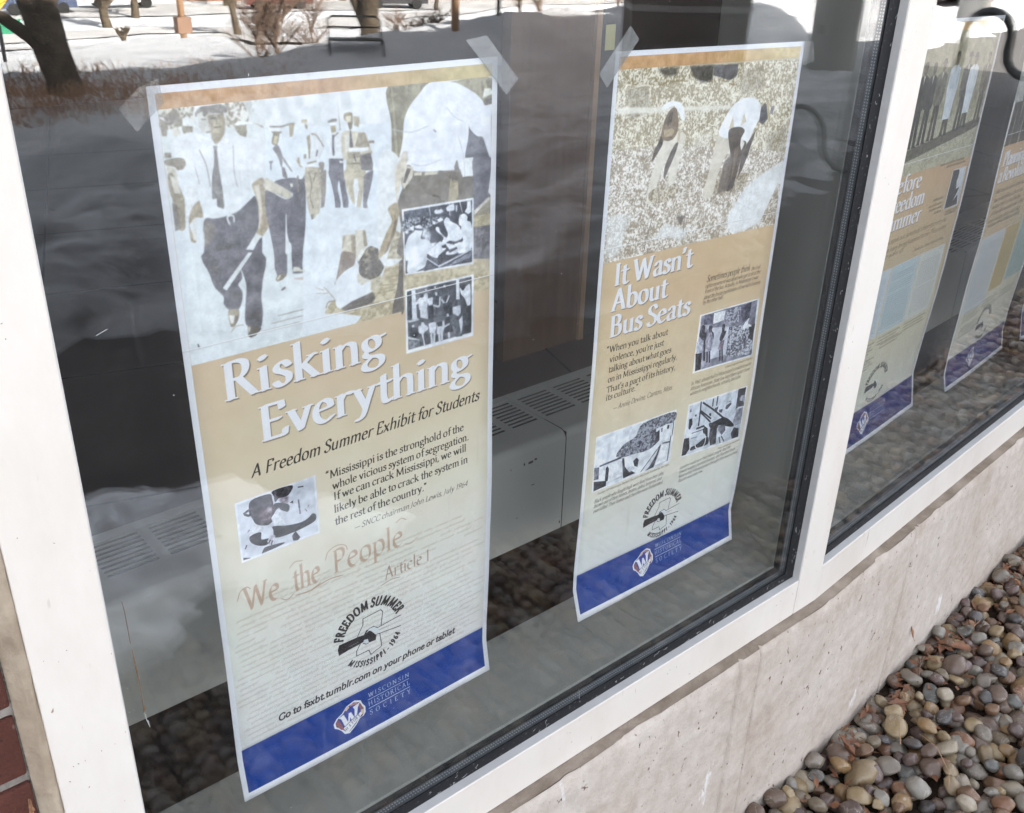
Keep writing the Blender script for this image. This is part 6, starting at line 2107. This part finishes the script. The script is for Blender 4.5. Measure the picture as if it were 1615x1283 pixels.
for i, (x, y, z, r) in enumerate(spots):
    rot = (rr.uniform(-0.5, 0.5), rr.uniform(-0.5, 0.5), rr.uniform(0, 6.28))
    s = r * 1.12
    if i < 300:
        o = bpy.data.objects.new('pebble', HI[i % len(HI)])
        COL.objects.link(o); o.parent = bed
        o.location = (x - 1.5, y + 0.7, z); o.rotation_euler = rot; o.scale = (s, s, s)
    else:
        from mathutils import Euler
        v, f = hi_arr[i % len(hi_arr)] if i < 560 else lo_arr[i % len(lo_arr)]
        M = np.array(Euler(rot).to_matrix()) * s
        mass_v.append(v @ M.T + np.array((x - 1.5, y + 0.7, z)))
        mass_f.append(f + vb); vb += len(v)
        mass_t.append(np.full(len(v), rr.random()))
mv, mf, mt = np.vstack(mass_v), np.vstack(mass_f), np.concatenate(mass_t)
me = bpy.data.meshes.new('pebble_mass')
me.vertices.add(len(mv)); me.vertices.foreach_set('co', mv.ravel())
me.loops.add(mf.size); me.loops.foreach_set('vertex_index', mf.ravel().astype(np.int32))
me.polygons.add(len(mf)); me.polygons.foreach_set('loop_start', np.arange(0, mf.size, 3, dtype=np.int32))
me.polygons.foreach_set('loop_total', np.full(len(mf), 3, dtype=np.int32))
me.update(calc_edges=True)
me.polygons.foreach_set('use_smooth', [True] * len(mf))
at = me.attributes.new('tint', 'FLOAT', 'POINT'); at.data.foreach_set('value', mt.astype(np.float32))
me.materials.append(MAT['pebble_mass'])
o = bpy.data.objects.new('small_pebbles', me); COL.objects.link(o); o.parent = bed; o['kind'] = 'stuff'

# fallen leaves and stems among the pebbles
def leaf(label, loc, rot, L_, W_, curl, mat='leaf_brown', seed=0):
    r = random.Random(seed)
    lobes = [r.uniform(0.6, 1.15) for _ in range(13)]
    def f(u, v):
        t = v
        w = math.sin(math.pi * min(t ** 0.8, 1)) * W_ * (np.interp(t * 12, range(13), lobes))
        x = (u - 0.5) * w
        fold = abs(u - 0.5) * 2
        return (x * math.cos(curl * fold), (t - 0.5) * L_, fold * w * 0.45 * math.sin(curl) + 0.25 * L_ * math.sin(t * 3 + seed) * 0.3 + 0.004 * fbm(u * 3, v * 4, seed))
    rt = empty('fallen_leaf', loc); rt.rotation_euler = rot; tag(rt, label, 'leaf')
    b = gridmesh('blade', f, np.linspace(0, 1, 9), np.linspace(0.01, 0.99, 14), mat, rt)
    s = b.modifiers.new('t', 'SOLIDIFY'); s.thickness = 0.0005
    m = MB(); m.tube([f(0.5, 0.95), f(0.5, 0.05), (0.004, -L_ * 0.75, 0.006)], [0.0006, 0.001, 0.0008], 5); m.build('leaf_stalk', mat, rt)
    return rt
LV = [('large curled rusty leaf wedged between pebbles and plinth', (1.905, -0.118, 0.062), (0.9, 0.2, 0.5), 0.075, 0.05, 0.9, 'leaf_brown'),
      ('small dark red leaf tip standing beside the large curled leaf', (1.872, -0.150, 0.066), (1.2, 0.1, 2.2), 0.035, 0.02, 0.6, 'leaf_brown'),
      ('orange-brown crumpled leaf on a blue-grey pebble', (2.62, -0.085, 0.070), (0.3, 0.3, 2.0), 0.085, 0.045, 0.8, 'leaf_tan'),
      ('dry brown leaf lying below the crumpled orange one', (2.50, -0.105, 0.062), (0.2, -0.4, 0.8), 0.07, 0.04, 0.6, 'leaf_brown'),
      ('curled tan leaf leaning at the wall foot far along the plinth', (2.93, -0.062, 0.070), (1.0, 0.1, 1.6), 0.06, 0.03, 0.9, 'leaf_tan'),
      ('brown leaf half buried at the far end of the pebble bed', (3.05, -0.10, 0.066), (0.3, 0.2, 2.6), 0.08, 0.05, 0.7, 'leaf_brown'),
      ('long folded rust-coloured leaf beside the white stone', (3.10, -0.06, 0.074), (0.8, -0.3, 0.4), 0.10, 0.035, 1.0, 'leaf_brown'),
      ('flat brown leaf under pebbles halfway along the plinth', (2.16, -0.11, 0.052), (0.1, 0.2, 1.2), 0.07, 0.045, 0.5, 'leaf_brown')]
for i, (lb, lc, ro, a_, b_, cu, mt_) in enumerate(LV):
    leaf(lb, lc, ro, a_, b_, cu, mt_, i + 3)
lit = MB()
for i in range(340):
    x = rr.uniform(1.65, 3.6); y = wall_y(x) - abs(rr.gauss(0, 0.065)) - 0.01; z = rr.uniform(0.02, 0.052)
    a = rr.uniform(0, 6.28); l_ = rr.uniform(0.006, 0.022); w_ = l_ * rr.uniform(0.2, 0.6)
    d = Vector((math.cos(a), math.sin(a), rr.uniform(-.5, .7))).normalized() * l_; n_ = Vector((-math.sin(a), math.cos(a), rr.uniform(-.6, .6))).normalized() * w_
    c_ = Vector((x, y, z)); lit.add([c_ - d, c_ + n_ + Vector((0, 0, .003)), c_ + d, c_ - n_], [(0, 1, 2), (0, 2, 3)])
o = lit.build('leaf_litter', 'leaf_brown', bed); o.matrix_parent_inverse = Matrix.Translation((-1.5, 0.7, 0)); o['kind'] = 'stuff'
leaf('small orange leaf clinging to the concrete plinth', (2.335, -0.027, 0.158), (1.35, 0.15, 0.35), 0.045, 0.012, 0.9, 'leaf_tan', 21)
leaf('tiny pale curled leaf stuck to the brickwork', (0.116, -0.053, 1.045), (1.45, 0.2, 0.15), 0.028, 0.010, 1.0, 'leaf_tan', 25)
def twig(label, pts, rad, mat='twig'):
    m = MB(); m.tube(pts, rad, 6); o = m.build('twig', mat, smooth=True); tag(o, label, 'twig'); return o
#twig('pair-length dry stalk leaning over the pebbles by the plinth', [(2.30, -0.09, 0.05), (2.36, -0.075, 0.075), (2.43, -0.08, 0.09), (2.50, -0.07, 0.085)], 0.003)
twig('short dry brown stalk at the foot of the plinth', [(2.28, -0.10, 0.052), (2.33, -0.075, 0.06), (2.38, -0.06, 0.062)], 0.0022)
twig('thin pale stem lying across the pebbles', [(1.99, -0.35, 0.05), (2.02, -0.33, 0.07), (2.06, -0.27, 0.085), (2.07, -0.22, 0.08)], 0.0011, 'weed')
twig('thin straight stem among the nearer pebbles', [(2.02, -0.20, 0.06), (2.06, -0.17, 0.075), (2.12, -0.15, 0.07)], 0.0011, 'weed')
twig('fine twig lying at the lower edge of the pebble bed', [(1.70, -0.38, 0.05), (1.76, -0.37, 0.07), (1.83, -0.39, 0.065)], 0.0013, 'weed')

# marks on frame and glass: insect remains, a rust drip, webs in the gasket
def specks(name, label, cat, pts, y, size, mat, m4=None):
    m = MB(); r = random.Random(len(pts) * 7)
    for x, z in pts:
        a = r.uniform(0, 3.1); l_ = size * r.uniform(0.5, 1.6); w_ = size * r.uniform(0.18, 0.5)
        dx, dz = math.cos(a) * l_, math.sin(a) * l_; nx, nz = -math.sin(a) * w_, math.cos(a) * w_
        m.add([(x - dx, y, z - dz), (x + nx, y - 0.0004, z + nz), (x + dx, y, z + dz), (x - nx, y - 0.0004, z - nz)], [(0, 1, 2, 3)])
    o = m.build(name, mat); o['kind'] = 'stuff'
    if m4: o.matrix_world = m4
    return o
FR = [(0.1821, 1.0718), (0.201, 1.075), (0.1748, 1.0719), (0.1802, 1.0319), (0.178, 1.2179), (0.2315, 1.2007), (0.2264, 1.3147), (0.1622, 1.0526), (0.2147, 0.9861), (0.2301, 1.086), (0.188, 1.2281)]
w_first = bpy.data.objects['window']
r_ = random.Random(77)
o = specks('frame_speck', '', '', [(x, z) for x, z in FR] + [(r_.uniform(0.155, 0.232), r_.uniform(0.75, 1.75)) for _ in range(10)], -0.0478, 0.0011, 'chip_dark')
o2 = specks('frame_speck', '', '', [(r_.uniform(0.9, 1.64), r_.uniform(0.57, 0.65)) for _ in range(30)] + [(1.6518, 0.7146), (1.6475, 0.704), (1.6461, 0.6947)], -0.0478, 0.0012, 'chip_dark')
o3 = specks('frame_speck', '', '', [(r_.uniform(1.655, 1.728), r_.uniform(0.62, 1.8)) for _ in range(16)], -0.0478, 0.0011, 'chip_dark')
for q in (o, o2, o3):
    q.parent = w_first; q.matrix_parent_inverse = w_first.matrix_world.inverted()
o = specks('glass_speck', '', '', [(0.2465, 1.1279), (0.249, 1.0929), (0.2438, 1.0929), (0.2575, 1.248), (0.278, 1.2172)] + [(r_.uniform(0.24, 1.6), r_.uniform(0.7, 1.85)) for _ in range(60)], -0.0276, 0.0011, 'chalk')
o.parent = w_first; o.matrix_parent_inverse = w_first.matrix_world.inverted()
mb = MB(); mb.tube([(0.2575, -0.0275, 1.248), (0.2586, -0.0275, 1.2329), (0.2587, -0.0275, 1.1875)], 0.0004, 4); mb.tube([(0.2591, -0.0275, 1.1787), (0.2598, -0.0276, 1.1548), (0.2606, -0.0276, 1.1275), (0.2604, -0.0275, 1.1063), (0.2611, -0.0275, 1.0889), (0.2596, -0.0275, 1.0835)], [0.0004, 0.0009, 0.0007, 0.0003, 0.0011, 0.0005], 5)
o = mb.build('rust_drip', 'streak_rust'); o.parent = w_first; o.matrix_parent_inverse = w_first.matrix_world.inverted()
mb = MB(); mb.tube([(0.2604, -0.0276, 1.082), (0.2612, -0.0277, 1.070), (0.2635, -0.0277, 1.058), (0.2625, -0.0277, 1.069)], 0.0005, 4); mb.tube([(0.279, -0.0276, 1.5615), (0.2906, -0.0276, 1.5656)], 0.0004, 4)
mb.tube([(1.0, -0.0276, 0.7), (1.002, -0.03, 0.67)], 0.0003, 4)
r_ = random.Random(5)
for i in range(34):
    x = r_.uniform(0.5, 1.62); z = 0.657 + r_.uniform(0, 0.018)
    p = Vector((x, -0.031, z)); pts = [p]
    for j in range(4):
        p = p + Vector((r_.uniform(-.004, .006), r_.uniform(-.001, .001), r_.uniform(-.002, .004))); pts.append(p)
    mb.tube(pts, 0.00028, 3, cap=False)
for i in range(30):
    z = r_.uniform(0.68, 1.85); p = Vector((1.618 + r_.uniform(0, .022), -0.031, z)); pts = [p]
    for j in range(4):
        p = p + Vector((r_.uniform(-.003, .003), r_.uniform(-.001, .001), r_.uniform(-.004, .005))); pts.append(p)
    mb.tube(pts, 0.00028, 3, cap=False)
o = mb.build('cobweb', 'web'); o['kind'] = 'stuff'; o.parent = w_first; o.matrix_parent_inverse = w_first.matrix_world.inverted()

# ---------------------------------------------------------------- outdoors, seen mirrored in the panes
def tree(name, label, x, y, h, r0, seed, lean=(0, 0), mat='bark', forks=4, depth=5, spread=0.55, group=None, twr=0.006, first=0.35, sink=0.15):
    z = (snow_pt(x, y)[2] if y > -12.5 else far_pt(x, y)[2]) - sink
    root = empty(name, (x, y, z)); tag(root, label, 'tree' if 'tree' in name else 'shrub', group)
    rnd = random.Random(seed)
    tr, cr = MB(), MB()
    def grow(p, d, L_, r, lev):
        pts, rad = [p], [r]
        n = 4
        q, dd = p, d.copy()
        for i in range(n):
            dd = (dd + Vector((rnd.uniform(-1, 1), rnd.uniform(-1, 1), rnd.uniform(-.3, .6))) * 0.13).normalized()
            q = q + dd * L_ / n
            pts.append(q); rad.append(r * (1 - 0.42 * (i + 1) / n))
        (tr if lev < 2 else cr).tube(pts, rad, 9 if lev == 0 else (6 if lev < 2 else 4 if lev < 3 else 3), cap=False)
        if lev >= depth: return
        k = forks if lev < 2 else rnd.choice((2, 3, 3))
        for i in range(k):
            t = rnd.uniform(first if lev == 0 else 0.3, 1.0)
            b = pts[min(int(t * n), n - 1)].lerp(pts[min(int(t * n) + 1, n)], t * n % 1)
            a = rnd.uniform(0, 6.28)
            side = Vector((math.cos(a), math.sin(a), 0))
            nd = (dd * rnd.uniform(0.5, 1.0) + side * spread * rnd.uniform(0.7, 1.4) + Vector((0, 0, 0.25))).normalized()
            grow(b, nd, L_ * rnd.uniform(0.5, 0.78), max(r * rnd.uniform(0.42, 0.62), twr), lev + 1)
    grow(Vector((0, 0, 0)), Vector((lean[0], lean[1], 1)).normalized(), h * 0.45, r0, 0)
    tr.build('trunk', mat, root, smooth=True)
    if cr.v: cr.build('crown', mat if mat != 'bark_dark' else 'bark_dark', root)
    return root
# the big forked tree on the crest
z = snow_pt(3.17, -9.5)[2]
bt = empty('tree', (3.17, -9.5, z - 0.08)); tag(bt, 'thick dark forked tree rising from the weedy snow bank', 'tree')
mb = MB()
mb.tube([(0.02, 0, -0.05), (0.0, 0, 0.08), (-0.02, 0, 0.25), (-0.07, -.02, 0.5), (-0.1, -.04, 0.78), (-0.2, -.06, 1.2), (-0.3, -.1, 2.2), (-0.35, -.1, 4)], [0.22, 0.18, 0.155, 0.165, 0.17, 0.15, 0.12, 0.08], 14)
mb.tube([(-0.09, -.02, 0.46), (-0.24, -.05, 0.62), (-0.42, -.1, 0.78), (-0.62, -.15, 0.93), (-1.0, -.3, 1.3), (-1.6, -.5, 2.2)], [0.08, 0.065, 0.055, 0.05, 0.045, 0.03], 10)
mb.tube([(-0.1, -.05, 0.7), (0.0, -.12, 0.95), (0.12, -.2, 1.4), (0.2, -.3, 2.4)], [0.11, 0.10, 0.09, 0.06], 10)
mb.build('trunk', 'bark_dark', bt, smooth=True)
mb = MB(); r_ = random.Random(5)
for i in range(60):
    p = Vector((r_.uniform(-0.6, 0.5), r_.uniform(-0.5, 0.3), r_.uniform(1.1, 3.6)))
    pts = [p]; d = Vector((r_.uniform(-1, 1), r_.uniform(-1, 1), r_.uniform(-.2, .8)))
    for j in range(5):
        d = (d + Vector((r_.uniform(-.5, .5), r_.uniform(-.5, .5), r_.uniform(-.4, .5)))).normalized(); pts.append(pts[-1] + d * 0.22)
    mb.tube(pts, [0.014, 0.011, 0.009, 0.007, 0.005, 0.003], 4, cap=False)
mb.build('crown', 'bark_dark', bt)
TREES = [
    ('tree', 'clump of grey-brown trunks growing right behind the snow bank', 7.35, -10.6, 5.0, 0.13, 21, 'bark', 4, 4, 0.3, 0.05),
    ('tree', 'small bare vase-shaped tree in the middle of the sunny snow field', 24.0, -48.9, 4.6, 0.22, 31, 'bark', 6, 5, 0.6, 0.45),
    ('tree', 'bare tree with swollen forks left of the round shrub', 19.9, -55.7, 5.5, 0.26, 32, 'bark', 6, 5, 0.5, 0.3),
    ('tree', 'bare tree farther back beyond the road', 23.1, -60.2, 5.2, 0.24, 33, 'bark', 5, 5, 0.5, 0.3),
    ('tree', 'tiny knobbly tree stub standing at the road edge', 18.0, -48.5, 1.3, 0.16, 34, 'bark', 5, 3, 0.6, 0.5),
    ('tree', 'bare tree at the car park by the brown house', 31.5, -66.0, 5.0, 0.22, 35, 'bark', 5, 5, 0.5, 0.3),
    ('tree', 'slim bare tree near the parked dark car', 43.0, -58.0, 5.0, 0.16, 36, 'bark', 4, 5, 0.4, 0.3),
    ('tree', 'bare tree at far left of the valley road', 13.5, -62.0, 6.0, 0.28, 37, 'bark', 6, 5, 0.6, 0.3),
    ('tree', 'pair-stemmed bare tree beyond the slim one', 40.5, -66.0, 6.0, 0.25, 38, 'bark', 5, 5, 0.5, 0.3),
    ('tree', 'bare tree on the rise by the white car', 52.0, -60.0, 5.0, 0.25, 39, 'bark', 5, 5, 0.5, 0.3),
]
for nm, lb, x, y, h, r0, sd, mt_, fk, dp, spd, fs in TREES:
    tree(nm, lb, x, y, h, r0, sd, (random.uniform(-.1, .1), 0), mt_, fk, dp, spd, 'bare trees outside', 0.02 if y < -30 else 0.006, fs)
SHR = [(6.0, -10.5, 1.3, 'reddish twiggy shrub left of the bench'), (5.75, -10.5, 1.1, 'low reddish shrub beside the metal bench'), (8.6, -15.5, 1.6, 'tangled shrub on the slope behind the dark diamond sign'), (9.3, -15.4, 1.5, 'second tangled shrub on the slope'),
       (9.7, -10.4, 1.6, 'fan-shaped pale shrub right of the green lamp post'), (10.3, -10.6, 1.7, 'fan-shaped pale shrub nearest the brown pier'), (11.9, -10.6, 1.8, 'orange-brown shrub between brown pier and round column'), (12.6, -10.8, 1.5, 'orange-brown shrub close to the round column'), (9.0, -11.6, 1.0, 'small shrub behind the wooden post'), (10.9, -15.0, 1.2, 'thin shrub behind the bench on the slope')]
for i, (x, y, h, lb) in enumerate(SHR):
    tree('shrub', lb, x, y, h, 0.022, 60 + i, (0, 0), 'twig', 9, 3, 0.75, 'leafless shrubs on the snow bank', 0.0028, 0.02)
# distant woods along the top, one mass
mb = MB(); r_ = random.Random(9)
for i in range(900):
    a = r_.uniform(0, 1)
    x, y = 4 + a * 110, -92 + a * 22 + r_.uniform(-22, 0)
    zb = ground(x, y)
    hh = r_.uniform(2, 6)
    p0 = Vector((x, y, zb)); p1 = p0 + Vector((r_.uniform(-.4, .4), 0, hh))
    mb.tube([p0, p1], [0.09, 0.02], 3, cap=False)
    for j in range(9):
        q = p0.lerp(p1, r_.uniform(0.2, 1)); d = Vector((r_.uniform(-1, 1), r_.uniform(-.5, .5), r_.uniform(0.1, 1))) * r_.uniform(.5, 1.5)
        mb.tube([q, q + d], [0.035, 0.01], 3, cap=False)
tag(mb.build('far_woods', 'twig'), 'brown leafless woods along the far edge of the valley', 'woods', kind='stuff')
# dry weeds on the crest at the foot of the big tree
mb = MB(); r_ = random.Random(19)
for i in range(2600):
    x = r_.triangular(1.2, 6.2, 2.6); y = r_.gauss(-9.35, 0.55)
    if y > -8.2: continue
    z = snow_pt(x, y)[2] - 0.02
    h = r_.uniform(0.05, 0.20) * (1.4 if r_.random() < 0.1 else 1) * (1 - sstep(3.5, 6.2, x) * 0.5)
    a = r_.uniform(0, 6.28); b = r_.uniform(0.1, 0.9) * h
    mid = Vector((x + math.cos(a) * b * .4, y + math.sin(a) * b * .4, z + h * .65)); tip = Vector((x + math.cos(a) * b, y + math.sin(a) * b, z + h * r_.uniform(0.6, 1)))
    mb.tube([(x, y, z), mid, tip], [0.0042, 0.0034, 0.002], 3, cap=False)
tag(mb.build('dry_weeds', 'weed'), 'reddish dry weeds poking through the shaded snow around the dark tree', 'weeds', kind='stuff')

# street furniture and structures
def post(name, label, cat, x, y, h, r, mat, n=10, parts=None, group=None):
    z = (snow_pt(x, y)[2] if y > -12.5 else far_pt(x, y)[2]) - 0.1
    root = empty(name, (x, y, z)); tag(root, label, cat, group)
    m = MB(); m.tube([(0, 0, 0), (0, 0, h + 0.1)], r, n); m.build('pole', mat, root, smooth=True)
    return root
post('wooden_post', 'square orange-brown wooden post on top of the snow bank', 'post', 8.17, -9.84, 3.0, 0.05, 'post_wood', 4)
lp = post('lamp_post', 'thin dark green lamp post behind the snow bank', 'lamp post', 9.15, -10.2, 3.4, 0.028, 'green_metal')
mb = MB(); mb.tube([(0, 0, 3.5), (0, 0, 3.55), (0, 0, 3.8), (0, 0, 3.85)], [0.05, 0.13, 0.17, 0.04], 12); mb.build('lamp_head', 'green_metal', lp)
up = post('utility_pole', 'tall slim wooden utility pole by the path in the sun', 'utility pole', 10.52, -23.97, 7.5, 0.085, 'post_wood')
mb = MB(); mb.box(-0.16, 0.20, -0.14, 0.10, 0.42, 0.78); mb.build('meter_box', 'house_brown', up)
ys = post('road_sign', 'yellow diamond road sign at far left behind the big tree', 'road sign', 5.57, -20.86, 1.55, 0.035, 'black_metal')
mb = MB(); a = math.radians(45)
def diamond(s, zc, t=0.012):
    m = MB(); vs = [(0, -t, zc - s), (s, -t, zc), (0, -t, zc + s), (-s, -t, zc)]; vs += [(x, t, z) for x, _, z in vs]
    m.add(vs, [(0, 1, 2, 3), (7, 6, 5, 4)] + [(i, (i + 1) % 4, 4 + (i + 1) % 4, 4 + i) for i in range(4)]); return m
o = diamond(0.34, 1.35).build('sign_board', 'sign_yellow', ys)
mb = MB(); mb.box(-0.45, 0.4, -0.014, 0.012, 0.62, 0.88); mb.build('street_name_plate', 'sign_green', ys)
ds = post('road_sign', 'dark brown diamond sign seen from behind among the shrubs', 'road sign', 10.43, -19.42, 0.62, 0.03, 'black_metal')
o = diamond(0.33, 0.52, 0.02).build('sign_board', 'sign_back', ds)
# metal bench on the crest
bx, by = 6.62, -9.75
bn = empty('bench', (bx, by, snow_pt(bx, by)[2] - 0.06), math.radians(28)); bn.scale = (0.62, 0.62, 0.8); tag(bn, 'black metal bench half sunk in the snow bank', 'bench')
mb = MB()
for i in range(5): mb.box(-0.5, 0.5, -0.2 + i * 0.075, -0.2 + i * 0.075 + 0.05, 0.24, 0.26)
mb.build('seat', 'black_metal', bn)
mb = MB(); mb.tube([(-0.5, -0.24, 0.26), (-0.5, -0.29, 0.50), (-0.42, -0.30, 0.55), (0.42, -0.30, 0.55), (0.5, -0.29, 0.50), (0.5, -0.24, 0.26)], 0.016, 8); mb.tube([(-0.49, -0.27, 0.40), (0.49, -0.27, 0.40)], 0.012, 8); mb.build('backrest', 'black_metal', bn)
for s in (-0.5, 0.5):
    mb = MB(); mb.tube([(s, 0.18, 0), (s, 0.16, 0.25), (s, -0.22, 0.25), (s, -0.26, 0)], 0.018, 8); mb.build('leg', 'black_metal', bn)
# serpentine bike racks
def rack(label, x, y, tops, pitch, zt, zb, r, rz=0.0):
    root = empty('bike_rack', (x, y, 0.0), rz); tag(root, label, 'bike rack')
    pts = []
    n = tops
    yy = 0.0
    pts.append((0, yy, 0.0))
    for k in range(n):
        for t in np.linspace(math.pi, 0, 9): pts.append((0, yy + pitch / 2 + math.cos(t) * pitch / 2, zt - pitch / 2 + math.sin(t) * pitch / 2))
        yy += pitch
        if k < n - 1:
            for t in np.linspace(math.pi, 2 * math.pi, 9): pts.append((0, yy + pitch / 2 + math.cos(t) * pitch / 2, zb + pitch / 2 + math.sin(t) * pitch / 2))
            yy += pitch
    pts.append((0, yy, 0.0))
    m = MB(); m.tube(pts, r, 12); m.build('rack_tube', 'black_metal', root, smooth=True)
    for q in (0, yy):
        m = MB(); m.tube([(0, q, 0), (0, q, 0.02)], r * 2, 12); m.build('foot_plate', 'black_metal', root)
rack('black looped tube bike rack on the walk, near the second window', 13.65, -3.48, 3, 0.54, 0.96, 0.25, 0.055)
rack('black looped bike rack farther left, faint against the round column', 6.9, -3.9, 2, 0.42, 0.62, 0.2, 0.02)
# round columns of the entrance, the nearer with a small box on it
def column(label, x, y, r=0.30, h=6.0):
    root = empty('round_column', (x, y, 0)); tag(root, label, 'column', 'round concrete columns in front of the building')
    m = MB(); m.tube([(0, 0, 0), (0, 0, h)], r, 48); m.build('shaft', 'column_concrete', root, smooth=True)
    return root
c1 = column('round pale grey column with a small dark box, nearest the post', 12.05, -6.85)
mb = MB(); mb.box(-0.36, -0.285, -0.02, 0.09, 0.60, 0.72); mb.build('outlet_box', 'band_grey', c1)
column('round pale grey column farther along the walk beside the bike rack', 21.6, -5.75)
bp = empty('brown_pier', (9.6, -7.3, 0), math.radians(38)); tag(bp, 'broad dark brown masonry pier with a grey band, mirrored above the second poster', 'pier')
mb = MB(); mb.box(-0.68, 0.68, -0.35, 0.35, 0, 5.5); mb.build('pier_body', 'pier_brown', bp)
mb = MB(); mb.box(-0.69, 0.69, -0.36, 0.36, 0.93, 1.0); mb.build('stone_band', 'band_grey', bp)

def car(label, x, y, rz, paint, s=1.0):
    z = far_pt(x, y)[2] + 0.06
    root = empty('parked_car', (x, y, z), rz); tag(root, label, 'car', 'cars parked in the valley')
    body = [(-2.1, .35), (-2.15, .8), (-1.95, .95), (-1.35, 1.0), (-0.95, 1.42), (0.65, 1.44), (1.2, 1.02), (2.0, .88), (2.15, .7), (2.15, .35)]
    m = MB(); n = len(body)
    rows = [(-0.85, .9), (-.8, 1.0), (.8, 1.0), (.85, .9)]
    vs = []
    for yy, k in rows: vs += [(px, yy * (0.86 if pz > 1.05 else 1), .35 + (pz - .35) * k) for px, pz in body]
    fs = [(r * n + i, r * n + (i + 1) % n, (r + 1) * n + (i + 1) % n, (r + 1) * n + i) for r in range(3) for i in range(n)]
    fs += [tuple(range(n)), tuple(range(3 * n, 4 * n))[::-1]]
    m.add(vs, fs); m.build('body', paint, root)
    m = MB()
    for sgn in (-1, 1):
        ya = 0.745 * sgn
        m.add([(-1.2, ya * 1.16, 1.04), (-0.9, ya, 1.36), (0.6, ya, 1.38), (1.05, ya * 1.16, 1.06)], [(0, 1, 2, 3)])
    m.build('side_window', 'car_glass', root)
    for px in (-1.35, 1.35):
        for sgn in (-1, 1):
            m = MB(); m.tube([(px, .68 * sgn, .33), (px, .88 * sgn, .33)], .33, 14); w = m.build('wheel', 'tyre', root)
    for sgn in (-1, 1):
        m = MB(); m.box(-2.17, -2.12, .55 * sgn - .18, .55 * sgn + .18, .7, .85); m.build('tail_light', 'lamp_red', root)
for args in (('dark red car parked near the brown house', 33.5, -62.5, 0.3, 'car_red'), ('dark car parked behind the clump of trunks', 41.0, -60.0, 0.4, 'car_dark'), ('dull blue car parked right of the dark car', 43.5, -63.6, 0.5, 'car_blue'),
             ('white car parked on the left of the car park', 24.5, -66.0, 0.2, 'car_white'), ('dark blue car parked beyond the big dark tree', 19.0, -64.5, 0.2, 'car_blue'), ('red car parked beside the entrance road', 26.0, -8.6, 0.9, 'car_red')):
    car(*args)
def house(label, x, y, rz, w, d, h, zoff=0.0):
    root = empty('house', (x, y, ground(x, y) + zoff), rz); tag(root, label, 'house')
    m = MB(); m.box(-w / 2, w / 2, -d / 2, d / 2, 0, h); m.build('wall', 'house_brown', root)
    m = MB(); m.add([(-w / 2 - .3, -d / 2 - .3, h), (w / 2 + .3, -d / 2 - .3, h), (w / 2 + .3, d / 2 + .3, h), (-w / 2 - .3, d / 2 + .3, h), (-w / 2 + 1, 0, h + 1.6), (w / 2 - 1, 0, h + 1.6)],
          [(0, 1, 5, 4), (1, 2, 5), (2, 3, 4, 5), (3, 0, 4), (0, 3, 2, 1)]); m.build('roof', 'roof_dark', root)
    for k in range(3):
        m = MB(); m.box(-w / 2 + 1 + k * w / 3.2, -w / 2 + 2 + k * w / 3.2, d / 2, d / 2 + .04, .8, 1.9); f = m.build('window', 'band_grey', root)
        m = MB(); m.box(-w / 2 + 1.08 + k * w / 3.2, -w / 2 + 1.92 + k * w / 3.2, d / 2 + .041, d / 2 + .06, .88, 1.82); m.build('pane', 'car_glass', f)
house('low brown house among bare trees across the valley', 36.0, -72.0, 0.35, 9, 6, 2.4)
house('brown building beyond the parked cars at the right', 52.0, -68.0, 0.5, 12, 6, 2.6)
hz = house('red-brown house far along the walk, mirrored in the second window', 36, -13, 1.2, 9, 7, 3.0)
def evergreen(label, x, y, h, seed):
    root = empty('evergreen_tree', (x, y, ground(x, y) - 0.1)); tag(root, label, 'tree')
    m = MB(); m.tube([(0, 0, 0), (0, 0, h)], [h * 0.03, 0.01], 8); m.build('trunk', 'bark', root)
    m = MB(); r = random.Random(seed)
    for i in range(1400):
        t = r.random() ** 0.8; z = h * (0.06 + 0.94 * t); R_ = (1 - t) * h * 0.3 * r.uniform(0.5, 1.1); a = r.uniform(0, 6.28)
        c = Vector((math.cos(a) * R_, math.sin(a) * R_, z)); out = Vector((math.cos(a), math.sin(a), -0.35)).normalized(); s_ = h * 0.06 * r.uniform(.6, 1.3)
        sd2 = out.cross(Vector((0, 0, 1))).normalized() * s_ * .45
        m.add([c - sd2, c + out * s_, c + sd2, c - out * s_ * .6], [(0, 1, 2, 3)])
    m.build('crown', 'evergreen', root)
evergreen('dense evergreen tree beyond the far round column', 27.5, -9.5, 3.2, 3)
evergreen('rounded evergreen tree right of the bike rack', 30.5, -8.6, 4.0, 4)
evergreen('evergreen tree between the house and the shrubs', 30, -11.6, 3.0, 6)
# ploughed snow heap in the sun beyond the columns
def heap(u, v):
    a = u * 2 * math.pi; r = v
    x, y = 19.3 + math.cos(a) * 2.4 * r, -6.35 + math.sin(a) * 1.0 * r
    return (x, y, max(0.0, 0.42 * (1 - r * r) * (1 + 0.5 * fbm(x * 1.5, y * 1.5, 2))))
tag(gridmesh('snow_heap', heap, np.linspace(0, 1, 40), np.linspace(0, 1, 14), 'snow'), 'ploughed heap of bright snow beside the walk', 'snow heap')
